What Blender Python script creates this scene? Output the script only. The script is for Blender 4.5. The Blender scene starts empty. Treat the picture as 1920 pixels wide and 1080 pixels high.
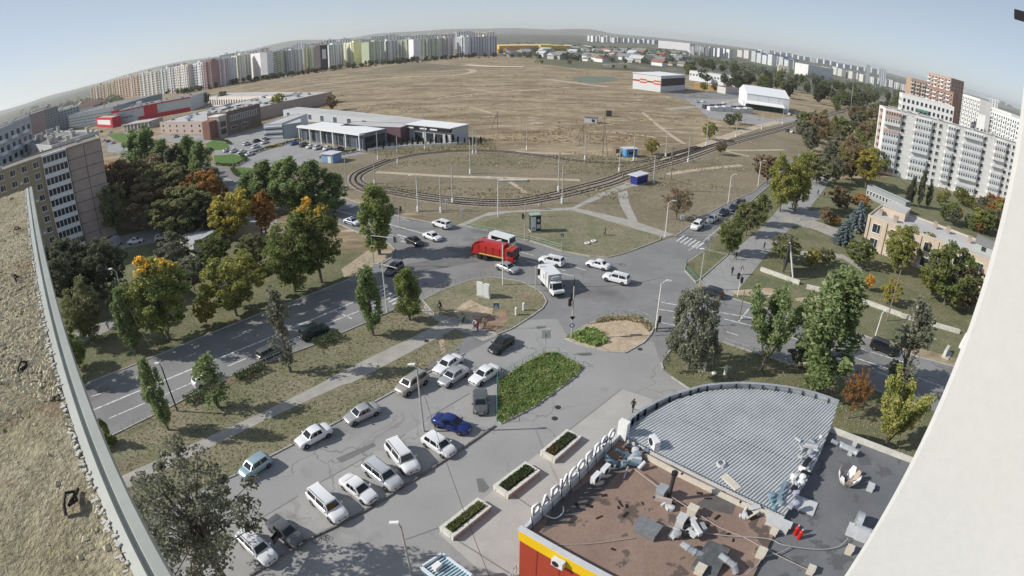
import bpy, bmesh, math, random
from math import *
from mathutils import Vector, Matrix, Euler, noise as mnoise
from mathutils.geometry import tessellate_polygon
R0 = random.Random(7)
C = bpy.context.scene.collection
sc = bpy.context.scene
# ------------------------------------------------------------------ camera (wide fisheye lens on a roof 40 m up)
F, TILT, K3, CAMZ = 1063.6, .45644, .0325, 40.0
cd = bpy.data.cameras.new('camera'); cam = bpy.data.objects.new('camera', cd); C.objects.link(cam); sc.camera = cam
cam.location = (0, 0, CAMZ); cam.rotation_euler = (pi/2-TILT, 0, 0)
cd.type = 'PANO'; cd.panorama_type = 'FISHEYE_LENS_POLYNOMIAL'
cd.sensor_width = 36; cd.sensor_height = 20.25; cd.clip_start = .05; cd.clip_end = 40000
_m = 1920/36/F
cd.fisheye_polynomial_k0 = 0; cd.fisheye_polynomial_k1 = -_m; cd.fisheye_polynomial_k2 = 0
cd.fisheye_polynomial_k3 = -K3*_m**3; cd.fisheye_polynomial_k4 = 0; cd.fisheye_fov = pi
# ------------------------------------------------------------------ sky and sun
SUN_EL = radians(33.5); SUN_DIR = Vector((-cos(radians(3)), -sin(radians(3)), 0))
SV = SUN_DIR*cos(SUN_EL)+Vector((0, 0, sin(SUN_EL)))
w = bpy.data.worlds.new('World'); sc.world = w; w.use_nodes = True
nt = w.node_tree; bg = nt.nodes['Background']; sky = nt.nodes.new('ShaderNodeTexSky')
sky.sky_type = 'NISHITA'; sky.sun_disc = False; sky.sun_elevation = SUN_EL; sky.sun_rotation = atan2(SV.x, SV.y)
sky.air_density = .6; sky.dust_density = .3; sky.ozone_density = 3.0; sky.altitude = 60
hsv = nt.nodes.new('ShaderNodeHueSaturation'); hsv.inputs['Saturation'].default_value = .86; nt.links.new(sky.outputs[0], hsv.inputs['Color'])
gm = nt.nodes.new('ShaderNodeGamma'); gm.inputs[1].default_value = .5; nt.links.new(hsv.outputs[0], gm.inputs[0])   # hazy autumn sky: flatter than the clear model
nt.links.new(gm.outputs[0], bg.inputs[0]); bg.inputs[1].default_value = .15
sl = bpy.data.lights.new('sun', 'SUN'); sl.energy = 2.6; sl.angle = radians(.53); sl.color = (1, .955, .88)
so = bpy.data.objects.new('sun', sl); C.objects.link(so); so.rotation_euler = SV.to_track_quat('Z', 'Y').to_euler(); so.location = (-100, 0, 120)
sc.view_settings.view_transform = 'Standard'; sc.view_settings.look = 'None'; sc.view_settings.gamma = 1
sc.view_settings.use_curve_mapping = False; sc.view_settings.exposure = .86
sc.cycles.max_bounces = 6; sc.cycles.volume_bounces = 2; sc.cycles.diffuse_bounces = 3; sc.cycles.transparent_max_bounces = 4

# ------------------------------------------------------------------ photo pixel -> world
def ray(px, py):
    x = px-960; y = 540-py
    r = hypot(x, y) or 1e-9; t = r/F; th = t+K3*t**3
    dx, dy, dz = sin(th)*x/r, cos(th), sin(th)*y/r
    ca, sa = cos(TILT), sin(TILT)
    return dx, dy*ca+dz*sa, -dy*sa+dz*ca
def P(px, py, z=0.):
    d = ray(px, py); t = (z-CAMZ)/d[2]
    return (d[0]*t, d[1]*t)
def PP(l, z=0.): return [P(a, b, z) for a, b in l]
def P3(px, py, z=0.): return P(px, py, z)+(z,)
def T(px, py, d):
    r = ray(px, py); t = d/hypot(r[0], r[1]); return (r[0]*t, r[1]*t, CAMZ+r[2]*t)
def hgt(base, top):
    x, y = P(*base); return T(top[0], top[1], hypot(x, y))[2]
def mpp(base):
    x, y = P(*base); return sqrt(x*x+y*y+CAMZ*CAMZ)/1090.
def ext(a, b, d):
    L = hypot(b[0]-a[0], b[1]-a[1]); return (b[0]+(b[0]-a[0])/L*d, b[1]+(b[1]-a[1])/L*d)
def lerp(a, b, t): return tuple(p+(q-p)*t for p, q in zip(a, b))

# ------------------------------------------------------------------ materials
MATS = {}
def M(name, c, c2=None, s=1., rough=.85, metal=0., spec=.3, bump=0., bs=8., coord='Object', lo=.38, hi=.62, c3=None, s3=.2, lo3=.5, hi3=.65, fine=.12, fs=9., stretch=None, cracks=0.):
    m = bpy.data.materials.new(name); m.use_nodes = True; n = m.node_tree; b = n.nodes['Principled BSDF']
    b.inputs['Roughness'].default_value = rough; b.inputs['Metallic'].default_value = metal; b.inputs['Specular IOR Level'].default_value = spec
    b.inputs['Base Color'].default_value = (*c, 1); MATS[name] = m
    if c2 is None and not bump and not fine: return m
    if coord == 'World': src = n.nodes.new('ShaderNodeNewGeometry').outputs['Position']
    else: src = n.nodes.new('ShaderNodeTexCoord').outputs['Object']
    if stretch:
        mp = n.nodes.new('ShaderNodeMapping'); mp.inputs['Scale'].default_value = stretch; n.links.new(src, mp.inputs[0]); src = mp.outputs[0]
    def noise(scale, detail=5, rg=.6):
        t = n.nodes.new('ShaderNodeTexNoise'); t.inputs['Scale'].default_value = scale; t.inputs['Detail'].default_value = detail; t.inputs['Roughness'].default_value = rg
        n.links.new(src, t.inputs['Vector']); return t.outputs['Fac']
    def mix(f, a, bcol, lo, hi):
        mr = n.nodes.new('ShaderNodeMapRange'); mr.inputs[1].default_value = lo; mr.inputs[2].default_value = hi; n.links.new(f, mr.inputs[0])
        x = n.nodes.new('ShaderNodeMix'); x.data_type = 'RGBA'; n.links.new(mr.outputs[0], x.inputs[0])
        if isinstance(a, tuple): x.inputs[6].default_value = (*a, 1)
        else: n.links.new(a, x.inputs[6])
        x.inputs[7].default_value = (*bcol, 1); return x.outputs[2]
    col = c
    if c2: col = mix(noise(s), col, c2, lo, hi)
    if c3: col = mix(noise(s3), col, c3, lo3, hi3)
    if fine:
        f = noise(fs, 4, .7); mr = n.nodes.new('ShaderNodeMapRange'); mr.inputs[1].default_value = .3; mr.inputs[2].default_value = .7
        mr.inputs[3].default_value = 1-fine; mr.inputs[4].default_value = 1+fine; n.links.new(f, mr.inputs[0])
        x = n.nodes.new('ShaderNodeMix'); x.data_type = 'RGBA'; x.blend_type = 'MULTIPLY'; x.inputs[0].default_value = 1
        if isinstance(col, tuple): x.inputs[6].default_value = (*col, 1)
        else: n.links.new(col, x.inputs[6])
        n.links.new(mr.outputs[0], x.inputs[7]); col = x.outputs[2]
    if cracks:   # wandering hairline cracks, broken up by a coarse noise
        ad = n.nodes.new('ShaderNodeVectorMath'); ad.operation = 'MULTIPLY_ADD'; tn = n.nodes.new('ShaderNodeTexNoise'); tn.inputs['Scale'].default_value = .35; tn.inputs['Detail'].default_value = 4; n.links.new(src, tn.inputs['Vector'])
        n.links.new(tn.outputs['Color'], ad.inputs[0]); ad.inputs[1].default_value = (5, 5, 0); n.links.new(src, ad.inputs[2])
        vo = n.nodes.new('ShaderNodeTexVoronoi'); vo.feature = 'DISTANCE_TO_EDGE'; vo.inputs['Scale'].default_value = cracks; n.links.new(ad.outputs[0], vo.inputs['Vector'])
        m1 = n.nodes.new('ShaderNodeMapRange'); m1.inputs[1].default_value = .004; m1.inputs[2].default_value = .016; m1.inputs[3].default_value = 1; m1.inputs[4].default_value = 0; n.links.new(vo.outputs['Distance'], m1.inputs[0])
        m2 = n.nodes.new('ShaderNodeMapRange'); m2.inputs[1].default_value = .47; m2.inputs[2].default_value = .6; m2.inputs[3].default_value = 0; m2.inputs[4].default_value = .42; n.links.new(noise(.06, 2), m2.inputs[0])
        mm = n.nodes.new('ShaderNodeMath'); mm.operation = 'MULTIPLY'; n.links.new(m1.outputs[0], mm.inputs[0]); n.links.new(m2.outputs[0], mm.inputs[1])
        x = n.nodes.new('ShaderNodeMix'); x.data_type = 'RGBA'; n.links.new(mm.outputs[0], x.inputs[0]); n.links.new(col, x.inputs[6]); x.inputs[7].default_value = (.05, .048, .045, 1); col = x.outputs[2]
    if not isinstance(col, tuple): n.links.new(col, b.inputs['Base Color'])
    if bump:
        bp = n.nodes.new('ShaderNodeBump'); bp.inputs['Strength'].default_value = bump; bp.inputs['Distance'].default_value = .05
        n.links.new(noise(bs, 4, .65), bp.inputs['Height']); n.links.new(bp.outputs[0], b.inputs['Normal'])
    return m
def plain(name, c, rough=.6, metal=0., spec=.4): return M(name, c, None, rough=rough, metal=metal, spec=spec, fine=0)
def glass(name, c=(.02, .025, .03), rough=.08, spec=.6): return M(name, c, None, rough=rough, spec=spec, fine=0)
def leafmat(name, c1, c2, c3=None, top=None, k3=.25):
    """leaf colours vary per leaf clump and along the crown; top = colour of the turned leaves at the crown's tip"""
    m = bpy.data.materials.new(name); m.use_nodes = True; n = m.node_tree; L = n.links
    for x in list(n.nodes): n.nodes.remove(x)
    out = n.nodes.new('ShaderNodeOutputMaterial')
    geo = n.nodes.new('ShaderNodeNewGeometry'); tc = n.nodes.new('ShaderNodeTexCoord'); oi = n.nodes.new('ShaderNodeObjectInfo')
    ns = n.nodes.new('ShaderNodeTexNoise'); ns.inputs['Scale'].default_value = .55; ns.inputs['Detail'].default_value = 3; L.new(tc.outputs['Object'], ns.inputs['Vector'])
    a = n.nodes.new('ShaderNodeMath'); a.operation = 'MULTIPLY_ADD'; a.inputs[1].default_value = .55; L.new(geo.outputs['Random Per Island'], a.inputs[0]); L.new(ns.outputs['Fac'], a.inputs[2])
    mr = n.nodes.new('ShaderNodeMapRange'); mr.inputs[1].default_value = .4; mr.inputs[2].default_value = 1.1; L.new(a.outputs[0], mr.inputs[0])
    rp = n.nodes.new('ShaderNodeValToRGB'); e = rp.color_ramp.elements; e[0].color = (*c1, 1); e[1].color = (*c2, 1); e[1].position = 1-k3 if c3 else 1
    if c3: z = e.new(1.); z.color = (*c3, 1)
    L.new(mr.outputs[0], rp.inputs[0]); col = rp.outputs[0]
    if top:
        sx = n.nodes.new('ShaderNodeSeparateXYZ'); L.new(tc.outputs['Generated'], sx.inputs[0])
        q = n.nodes.new('ShaderNodeMath'); q.operation = 'MULTIPLY_ADD'; q.inputs[1].default_value = .35; L.new(a.outputs[0], q.inputs[0]); L.new(sx.outputs['Z'], q.inputs[2])
        m2 = n.nodes.new('ShaderNodeMapRange'); m2.inputs[1].default_value = 1.12; m2.inputs[2].default_value = 1.26; L.new(q.outputs[0], m2.inputs[0])
        mx = n.nodes.new('ShaderNodeMix'); mx.data_type = 'RGBA'; L.new(m2.outputs[0], mx.inputs[0]); L.new(col, mx.inputs[6]); mx.inputs[7].default_value = (*top, 1); col = mx.outputs[2]
    hs = n.nodes.new('ShaderNodeHueSaturation'); L.new(col, hs.inputs['Color'])
    v = n.nodes.new('ShaderNodeMapRange'); v.inputs[3].default_value = 1.6; v.inputs[4].default_value = 2.2; L.new(oi.outputs['Random'], v.inputs[0]); L.new(v.outputs[0], hs.inputs['Value'])
    d = n.nodes.new('ShaderNodeBsdfDiffuse'); t = n.nodes.new('ShaderNodeBsdfTranslucent'); ms = n.nodes.new('ShaderNodeMixShader'); ms.inputs[0].default_value = .48
    L.new(hs.outputs[0], d.inputs[0]); L.new(hs.outputs[0], t.inputs[0]); L.new(d.outputs[0], ms.inputs[1]); L.new(t.outputs[0], ms.inputs[2]); L.new(ms.outputs[0], out.inputs[0])
    MATS[name] = m; return m

# ------------------------------------------------------------------ mesh builder
class MB:
    def __init__(s): s.v = []; s.f = []; s.m = []
    def add(s, vs, fs, m=0):
        o = len(s.v); s.v += [tuple(x) for x in vs]; s.f += [tuple(i+o for i in f) for f in fs]; s.m += [m]*len(fs)
    def quad(s, *p, m=0): s.add(p, [tuple(range(len(p)))], m)
    def box(s, c, d, rz=0., m=0, bottom=True):
        """c = centre of the bottom face, d = full sizes"""
        x, y, z = c; a, b, h = d[0]/2, d[1]/2, d[2]; cs, sn = cos(rz), sin(rz)
        vs = [(x+u*cs-v*sn, y+u*sn+v*cs, z+k) for k in (0, h) for u, v in ((-a, -b), (a, -b), (a, b), (-a, b))]
        s.add(vs, ([(3, 2, 1, 0)] if bottom else [])+[(4, 5, 6, 7), (0, 1, 5, 4), (1, 2, 6, 5), (2, 3, 7, 6), (3, 0, 4, 7)], m)
    def hexa(s, lo, hi, m=0):
        s.add(list(lo)+list(hi), [(3, 2, 1, 0), (4, 5, 6, 7), (0, 1, 5, 4), (1, 2, 6, 5), (2, 3, 7, 6), (3, 0, 4, 7)], m)
    def poly(s, pts, z, m=0):
        p = [Vector((x, y, 0)) for x, y in pts]; t = tessellate_polygon([p]); fs = []
        for f in t:
            a, b, c = (p[i] for i in f); fs.append(tuple(f) if (b-a).cross(c-a).z > 0 else tuple(reversed(f)))
        s.add([(x, y, z) for x, y in pts], fs, m)
    def prism(s, pts, z0, z1, m=0, mt=None, bottom=False):
        ar = sum(pts[i-1][0]*pts[i][1]-pts[i][0]*pts[i-1][1] for i in range(len(pts)))
        if ar < 0: pts = pts[::-1]
        n = len(pts); s.add([(x, y, z0) for x, y in pts]+[(x, y, z1) for x, y in pts], [(i, (i+1) % n, (i+1) % n+n, i+n) for i in range(n)], m)
        s.poly(pts, z1, m if mt is None else mt)
        if bottom:
            k = len(s.f); s.poly(pts, z0, m); s.f[k:] = [tuple(reversed(f)) for f in s.f[k:]]
    def tube(s, pts, r, n=6, m=0, r2=None, cap=True):
        pts = [Vector(p) for p in pts]; N = len(pts); rings = []; up = None
        for i, p in enumerate(pts):
            d = (pts[min(i+1, N-1)]-pts[max(i-1, 0)]).normalized()
            if up is None: up = Vector((0, 0, 1)) if abs(d.z) < .9 else Vector((1, 0, 0))
            a = d.cross(up).normalized(); b = a.cross(d).normalized(); up = b
            rr = r if r2 is None else r+(r2-r)*i/max(1, N-1)
            rings.append([p+(a*cos(2*pi*k/n)+b*sin(2*pi*k/n))*rr for k in range(n)])
        vs = [v for q in rings for v in q]; fs = [(i*n+k, i*n+(k+1) % n, (i+1)*n+(k+1) % n, (i+1)*n+k) for i in range(N-1) for k in range(n)]
        if cap: fs += [tuple(range(n-1, -1, -1)), tuple((N-1)*n+k for k in range(n))]
        fs = [tuple(reversed(f)) for f in fs]
        s.add(vs, fs, m)
    def lathe(s, prof, n=12, c=(0, 0, 0), m=0, axis='z', cap=True):
        vs = []
        for r, h in prof:
            for k in range(n):
                a, b = r*cos(2*pi*k/n), r*sin(2*pi*k/n)
                vs.append((c[0]+a, c[1]+b, c[2]+h) if axis == 'z' else (c[0]+a, c[1]-h, c[2]+b) if axis == 'y' else (c[0]+h, c[1]+a, c[2]+b))
        N = len(prof); fs = [(i*n+k, i*n+(k+1) % n, (i+1)*n+(k+1) % n, (i+1)*n+k) for i in range(N-1) for k in range(n)]
        if cap: fs += [tuple(range(n-1, -1, -1)), tuple((N-1)*n+k for k in range(n))]
        s.add(vs, fs, m)
    def strip(s, pts, wd, z, m=0):
        """flat band of width wd along a 2-D polyline"""
        L, Rr = offs(pts, wd/2), offs(pts, -wd/2); n = len(pts)
        s.add([(x, y, z) for x, y in L]+[(x, y, z) for x, y in Rr], [(n+i, n+i+1, i+1, i) for i in range(n-1)], m)
    def ring(s, x0, y0, x1, y1, t, z0, z1, m=0):
        o = [(x0, y0), (x1, y0), (x1, y1), (x0, y1)]; i = [(x0+t, y0+t), (x1-t, y0+t), (x1-t, y1-t), (x0+t, y1-t)]
        v = [(x, y, z) for q in (o, i) for z in (z0, z1) for x, y in q]; f = []
        for k in range(4): j = (k+1) % 4; f += [(k, j, 4+j, 4+k), (4+k, 4+j, 12+j, 12+k), (12+k, 12+j, 8+j, 8+k), (8+k, 8+j, j, k)]
        s.add(v, f, m)
    def wall(s, pts, wd, z0, z1, m=0, closed=False):
        """upright band (kerb, low wall) along a 2-D polyline"""
        q = list(pts)+([pts[0]] if closed else [])
        for a, b in zip(q[:-1], q[1:]):
            L = hypot(b[0]-a[0], b[1]-a[1])
            if L < 1e-3: continue
            s.box(((a[0]+b[0])/2, (a[1]+b[1])/2, z0), (L+wd*.6, wd, z1-z0), atan2(b[1]-a[1], b[0]-a[0]), m, False)
    def mesh(s, name, mats, smooth=False):
        me = bpy.data.meshes.new(name); me.from_pydata(s.v, [], s.f)
        for x in (mats if isinstance(mats, (list, tuple)) else [mats]): me.materials.append(x)
        if len(me.materials) > 1: me.polygons.foreach_set('material_index', s.m)
        if smooth: me.polygons.foreach_set('use_smooth', [True]*len(s.f))
        me.update(); return me
    def build(s, name, mats, parent=None, loc=None, smooth=False): return place(name, s.mesh(name, mats, smooth), parent, loc)
def place(name, me, parent=None, loc=None, rz=0.):
    o = bpy.data.objects.new(name, me); C.objects.link(o)
    if parent: o.parent = parent
    if loc: o.location = loc
    if rz: o.rotation_euler = (0, 0, rz)
    return o
def offs(pts, d):
    out = []; n = len(pts)
    for i in range(n):
        a = pts[max(i-1, 0)]; b = pts[min(i+1, n-1)]; dx, dy = b[0]-a[0], b[1]-a[1]; L = hypot(dx, dy) or 1
        out.append((pts[i][0]-dy/L*d, pts[i][1]+dx/L*d))
    return out
def smooth_line(pts, k=6):
    out = []; n = len(pts)
    for i in range(n-1):
        p0, p1, p2, p3 = pts[max(i-1, 0)], pts[i], pts[i+1], pts[min(i+2, n-1)]
        for j in range(k):
            t = j/k; out.append(tuple(.5*((2*b)+(-a+c)*t+(2*a-5*b+4*c-d)*t*t+(-a+3*b-3*c+d)*t**3) for a, b, c, d in zip(p0, p1, p2, p3)))
    return out+[pts[-1]]
def tag(o, label=None, cat=None, group=None, kind=None):
    if label: o['label'] = label
    if cat: o['category'] = cat
    if group: o['group'] = group
    if kind: o['kind'] = kind
    return o
def thing(name, label, cat, loc=(0, 0, 0), rz=0., group=None):
    o = bpy.data.objects.new(name, None); C.objects.link(o); o.empty_display_size = .3
    o.location = loc; o.rotation_euler = (0, 0, rz); return tag(o, label, cat, group)
def struct(name, mb, mat, z=None):
    return tag(mb.build(name, mat), kind='structure')
KIDS = {}
def dup(root, loc, rz=0., label=None, group=None, scale=None):
    kids = KIDS.get(root.name)
    if kids is None:
        kids = []
        for c in root.children: kids.append((c, list(c.children)))
        KIDS[root.name] = kids
    r = root.copy(); C.objects.link(r); r.location = loc; r.rotation_euler = (0, 0, rz)
    if scale: r.scale = scale
    if label: r['label'] = label
    if group: r['group'] = group
    made = {}
    for c, gs in kids:
        d = c.copy(); C.objects.link(d); d.parent = r; made.setdefault(c.name.split('.')[0], []).append(d)
        for g in gs:
            e = g.copy(); C.objects.link(e); e.parent = d
    return r, made
def paint(o, mat, slot=0):
    o.material_slots[slot].link = 'OBJECT'; o.material_slots[slot].material = mat
# ================================================================== GROUND, ROADS, LAWNS
steppe = M('steppe', (.215, .168, .105), (.34, .272, .178), .05, .95, coord='World', c3=(.46, .39, .30), s3=.12, lo3=.585, hi3=.67, fine=.4, fs=.35, bump=.8, bs=.5, lo=.42, hi=.58, stretch=(.55, 1.5, 1))
steppe2 = M('dry_grass', (.19, .165, .11), (.245, .205, .145), .05, .95, coord='World', c3=(.26, .20, .14), s3=.13, lo3=.58, hi3=.7, fine=.3, fs=.9, bump=.5, bs=1.2)
lawn = M('lawn', (.165, .17, .095), (.24, .215, .145), .16, .95, coord='World', c3=(.22, .17, .115), s3=.1, lo3=.56, hi3=.7, fine=.35, fs=2.2, bump=.6, bs=6)
lawng = M('green_lawn', (.125, .14, .07), (.19, .18, .105), .22, .95, coord='World', c3=(.22, .18, .12), s3=.12, lo3=.58, hi3=.74, fine=.35, fs=2.5, bump=.6, bs=6)
lush = M('bright_lawn', (.07, .15, .025), (.10, .18, .04), .3, .95, coord='World', fine=.2, fs=2)
asph = M('asphalt', (.205, .204, .203), (.255, .253, .25), .12, .9, coord='World', c3=(.135, .134, .134), s3=.07, lo3=.55, hi3=.68, fine=.1, fs=14, bump=.15, bs=40, cracks=0.11)
asph2 = M('worn_asphalt', (.29, .288, .284), (.33, .327, .32), .10, .9, coord='World', c3=(.225, .223, .22), s3=.08, lo3=.58, hi3=.66, fine=.09, fs=12, bump=.15, bs=40, cracks=0.13)
asph3 = M('lot_asphalt', (.32, .318, .312), (.365, .36, .35), .16, .9, coord='World', c3=(.26, .255, .25), s3=.2, lo3=.56, hi3=.66, fine=.08, fs=9, bump=.15, bs=40, cracks=0.17)
pave = M('pavement', (.33, .315, .285), (.40, .38, .345), .5, .9, coord='World', fine=.12, fs=6)
tilep = M('plaza_slabs', (.385, .375, .355), (.43, .42, .40), .4, .9, coord='World', fine=.08, fs=7)
sand = M('sand', (.40, .315, .215), (.50, .41, .30), .6, .95, coord='World', c3=(.27, .20, .13), s3=.8, lo3=.55, hi3=.75, fine=.25, fs=3, bump=.6, bs=3)
dirt = M('dirt', (.36, .295, .215), (.44, .37, .285), .4, .95, coord='World', fine=.2, fs=3)
clay = M('clay', (.27, .175, .12), (.34, .23, .165), .6, .95, coord='World', fine=.2, fs=3)
kerbm = M('kerb_stone', (.36, .35, .33), (.46, .45, .42), 1.2, .9, coord='World', fine=.15, fs=5)
white = M('road_paint', (.70, .70, .68), (.36, .355, .35), 1.6, .8, coord='World', lo=.47, hi=.62, fine=.1, fs=8)
ballast = M('ballast', (.29, .25, .20), (.38, .33, .27), .4, .95, coord='World', fine=.3, fs=2)
railm = M('rail_steel', (.055, .05, .046), (.10, .085, .075), 1, .6, .5, coord='World', fine=0)
conc = M('concrete', (.42, .41, .38), (.52, .50, .47), .8, .9, fine=.12, fs=5)

# terrain: rings of quads growing outwards, flat
def rings():
    g = MB(); radii = [0, 40, 80, 130, 200, 300, 450, 700, 1000, 1500, 2300, 3500, 5500, 8500, 12500]; n = 48
    vs = [(0, 0, 0)]+[(r*sin(2*pi*k/n), r*cos(2*pi*k/n), 0) for r in radii[1:] for k in range(n)]
    fs = [(0, 1+(k+1) % n, 1+k) for k in range(n)]
    for i in range(len(radii)-2):
        for k in range(n): a, b = 1+i*n+k, 1+i*n+(k+1) % n; fs.append((a, b, b+n, a+n))
    g.add(vs, fs); return g
struct('ground', rings(), steppe)
# town land beyond the field: greener and greyer
def annulus(a0, a1, r0, r1, z):
    g = MB(); n = 60; rs = [r0, r0*1.4, r0*2, r0*3, r0*5, r1]
    vs = [(r*sin(radians(a0+(a1-a0)*k/n)), r*cos(radians(a0+(a1-a0)*k/n)), z) for r in rs for k in range(n+1)]
    g.add(vs, [(j*(n+1)+k, j*(n+1)+k+1, (j+1)*(n+1)+k+1, (j+1)*(n+1)+k) for j in range(5) for k in range(n)]); g.f = [tuple(reversed(f)) for f in g.f]; return g
townm = M('town_land', (.105, .11, .075), (.17, .165, .125), .008, .95, coord='World', fine=.3, fs=.04, c3=(.26, .25, .22), s3=.03, lo3=.56, hi3=.62)
struct('far_land', annulus(-64, 62, 1180, 11800, .5), townm); struct('far_land', annulus(9, 62, 640, 1182, .45), townm); struct('far_land', annulus(-64, -39, 560, 1182, .45), townm)
# low bare hill in the field and long ridges on the horizon
def hill_strip(az0, az1, dist, h, seed, name, mat, depth=500):
    g = MB(); n = 60; rows = []
    for j, (dd, hh) in enumerate(((0, 0), (.3, .7), (.6, 1), (1, .5), (1.6, -.05))):
        for i in range(n+1):
            a = radians(az0+(az1-az0)*i/n); e = min(1, min(i, n-i)/8)
            z = hh*h*e*(.55+.9*max(0, mnoise.noise((i*.13+seed, seed, 0))+.35)); d = dist+dd*depth
            rows.append((d*sin(a), d*cos(a), z-1 if j in (0, 4) else z))
    g.add(rows, [(j*(n+1)+i+1, j*(n+1)+i, (j+1)*(n+1)+i, (j+1)*(n+1)+i+1) for j in range(4) for i in range(n)])
    tag(g.build(name, mat, smooth=True), kind='structure')
hillm = M('far_hills', (.20, .20, .155), (.25, .235, .18), .002, .95, coord='World', fine=.15, fs=.01)
hill_strip(-30, 14, 7200, 78, 3.1, 'hills', hillm, 1500)
hill_strip(-62, -18, 6200, 40, 9.4, 'hills', hillm, 1500)
hill_strip(0, 62, 6800, 34, 5.7, 'hills', hillm, 1500)
def mound():
    g = MB(); cx, cy = P(765, 130); n, rr = 16, 5; vs = []
    for j in range(rr+1):
        for k in range(n):
            a = 2*pi*k/n; r = j/rr; vs.append((cx+r*75*cos(a), cy+r*60*sin(a), 7*cos(r*pi/2)**2-.3+mnoise.noise((k, j, 0))*.5*(r > 0)))
    g.add(vs, [(j*n+(k+1) % n, j*n+k, (j+1)*n+k, (j+1)*n+(k+1) % n) for j in range(rr) for k in range(n)]); return g
tag(mound().build('hill', steppe2, smooth=True), kind='structure')

def sheet(name, px, z, mat, world=False):
    g = MB(); g.poly(px if world else PP(px), z); return struct(name, g, mat)
def island(name, px, mat, kerb=True, z=.12, sm=0):
    p = PP(px); p = p if not sm else smooth_line(p+[p[0]], sm)[:-1]
    g = MB(); g.prism(p, -.02, z); o = struct(name, g, mat)
    if kerb:
        k = MB(); k.wall(p, .18, -.02, z+.03, closed=True); struct('kerb', k, kerbm)
    return p
# --- broad grass zones laid over the steppe
sheet('lawn', [(0, 560), (60, 470), (160, 420), (640, 470), (740, 480), (683, 513), (510, 580), (140, 728), (60, 765), (-40, 700)], .012, lawng)
sheet('lawn', [(-60, 900), (185, 832), (590, 649), (790, 565), (870, 600), (930, 632), (640, 788), (390, 915), (250, 1010), (60, 1080)], .012, lawn)
sheet('lawn', [(1285, 500), (1440, 345), (1700, 330), (1930, 430), (2000, 650), (1900, 700), (1613, 625), (1347, 555)], .012, lawng)
sheet('lawn', [(1243, 690), (1260, 650), (1357, 643), (1600, 712), (1900, 800), (1900, 1000), (1560, 900), (1300, 760)], .012, lawng)
sheet('dry_lawn', [(425, 310), (640, 290), (700, 270), (960, 283), (1190, 300), (1560, 205), (1640, 195), (1440, 345), (1270, 442), (1110, 480), (860, 422), (640, 366)], .012, steppe2)
# --- one traced sheet for the avenues and their junction
A1 = P(185, 830); A0 = ext(P(430, 707), A1, 70)
U1 = P(167, 718); U0 = ext(P(510, 580), U1, 80)
E1 = P(390, 913); E0 = ext(P(640, 787), E1, 60)
D1 = P(1740, 767); D0 = ext(P(1600, 718), D1, 60); V1 = P(1790, 688); V0 = ext(P(1613, 627), V1, 60)
road = [A0, A1]+PP([(287, 780), (430, 707), (590, 647), (683, 607), (743, 580), (790, 563), (860, 560), (870, 640), (700, 755), (640, 787), (503, 857)])+[E1, E0]
road += PP([(420, 1180), (700, 1180), (1000, 1080), (1330, 760), (1243, 692), (1240, 680), (1257, 657), (1290, 645), (1357, 643), (1430, 667), (1500, 690), (1600, 718)])+[D1, D0, V0, V1]
road += PP([(1723, 670), (1613, 627), (1430, 577), (1373, 560), (1347, 556), (1305, 534), (1282, 508), (1283, 493), (1323, 467), (1350, 427), (1393, 393), (1420, 367), (1450, 342), (1490, 312), (1530, 285), (1500, 285), (1462, 315), (1413, 360), (1367, 380), (1323, 403), (1280, 432), (1262, 445), (1240, 452), (1173, 477), (1140, 485), (1107, 483), (1053, 473), (990, 453), (870, 423), (840, 423), (750, 407), (640, 370), (560, 342), (463, 327), (413, 312), (330, 290), (243, 279), (195, 258), (197, 282), (240, 295), (300, 312), (415, 357), (520, 385), (640, 422), (690, 445), (730, 458), (740, 468), (733, 483), (707, 503), (683, 513), (640, 530), (547, 567), (510, 580), (367, 637), (257, 683)])+[U1, U0]
sheet('road', road, .02, asph, True)
# lighter worn asphalt of the service road, car park and forecourt
sheet('service_road', [(1045, 598), (990, 600), (933, 632), (870, 665), (740, 735), (640, 789), (503, 859), (390, 915), (250, 990), (330, 1180), (700, 1180), (1000, 1090), (1340, 760), (1300, 735), (1243, 694), (1238, 678), (1225, 640), (1150, 650), (1080, 640), (1060, 625)], .026, asph2)
sheet('parking_lot', [(928, 716), (928, 799), (880, 832), (763, 909), (700, 949), (590, 1006), (470, 1079), (400, 1120), (330, 1080), (480, 975), (600, 905), (770, 808), (890, 733)], .032, asph3)
sheet('forecourt', [(1165, 730), (1226, 750), (1165, 812), (1000, 985), (980, 1010), (985, 1100), (905, 1075), (822, 1000), (935, 912), (1015, 845)], .036, tilep)
# --- kerb lines
for ln in ([(167, 718), (257, 683), (367, 637), (510, 580), (547, 567), (640, 530), (683, 513), (707, 503), (733, 483), (740, 468), (730, 458), (690, 445), (640, 422), (520, 385), (415, 357)],
           [(185, 830), (287, 780), (430, 707), (590, 647), (683, 607), (743, 580)],
           [(870, 664), (800, 701), (740, 734), (640, 788), (550, 834), (503, 858), (443, 891), (390, 914)],
           [(1450, 342), (1420, 367), (1393, 393), (1350, 427)], [(840, 423), (750, 407), (640, 370), (560, 342), (463, 327)],
           [(1347, 556), (1373, 560), (1430, 577), (1613, 627), (1723, 670), (1790, 688)],
           [(1243, 692), (1240, 680), (1257, 657), (1290, 645), (1357, 643), (1430, 667), (1500, 690), (1600, 718), (1740, 767)],
           [(1260, 708), (1300, 735)], [(1267, 443), (1323, 403), (1367, 380), (1413, 360), (1462, 315)]):
    k = MB(); k.wall(PP(ln), .18, -.02, .15); struct('kerb', k, kerbm)
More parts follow.
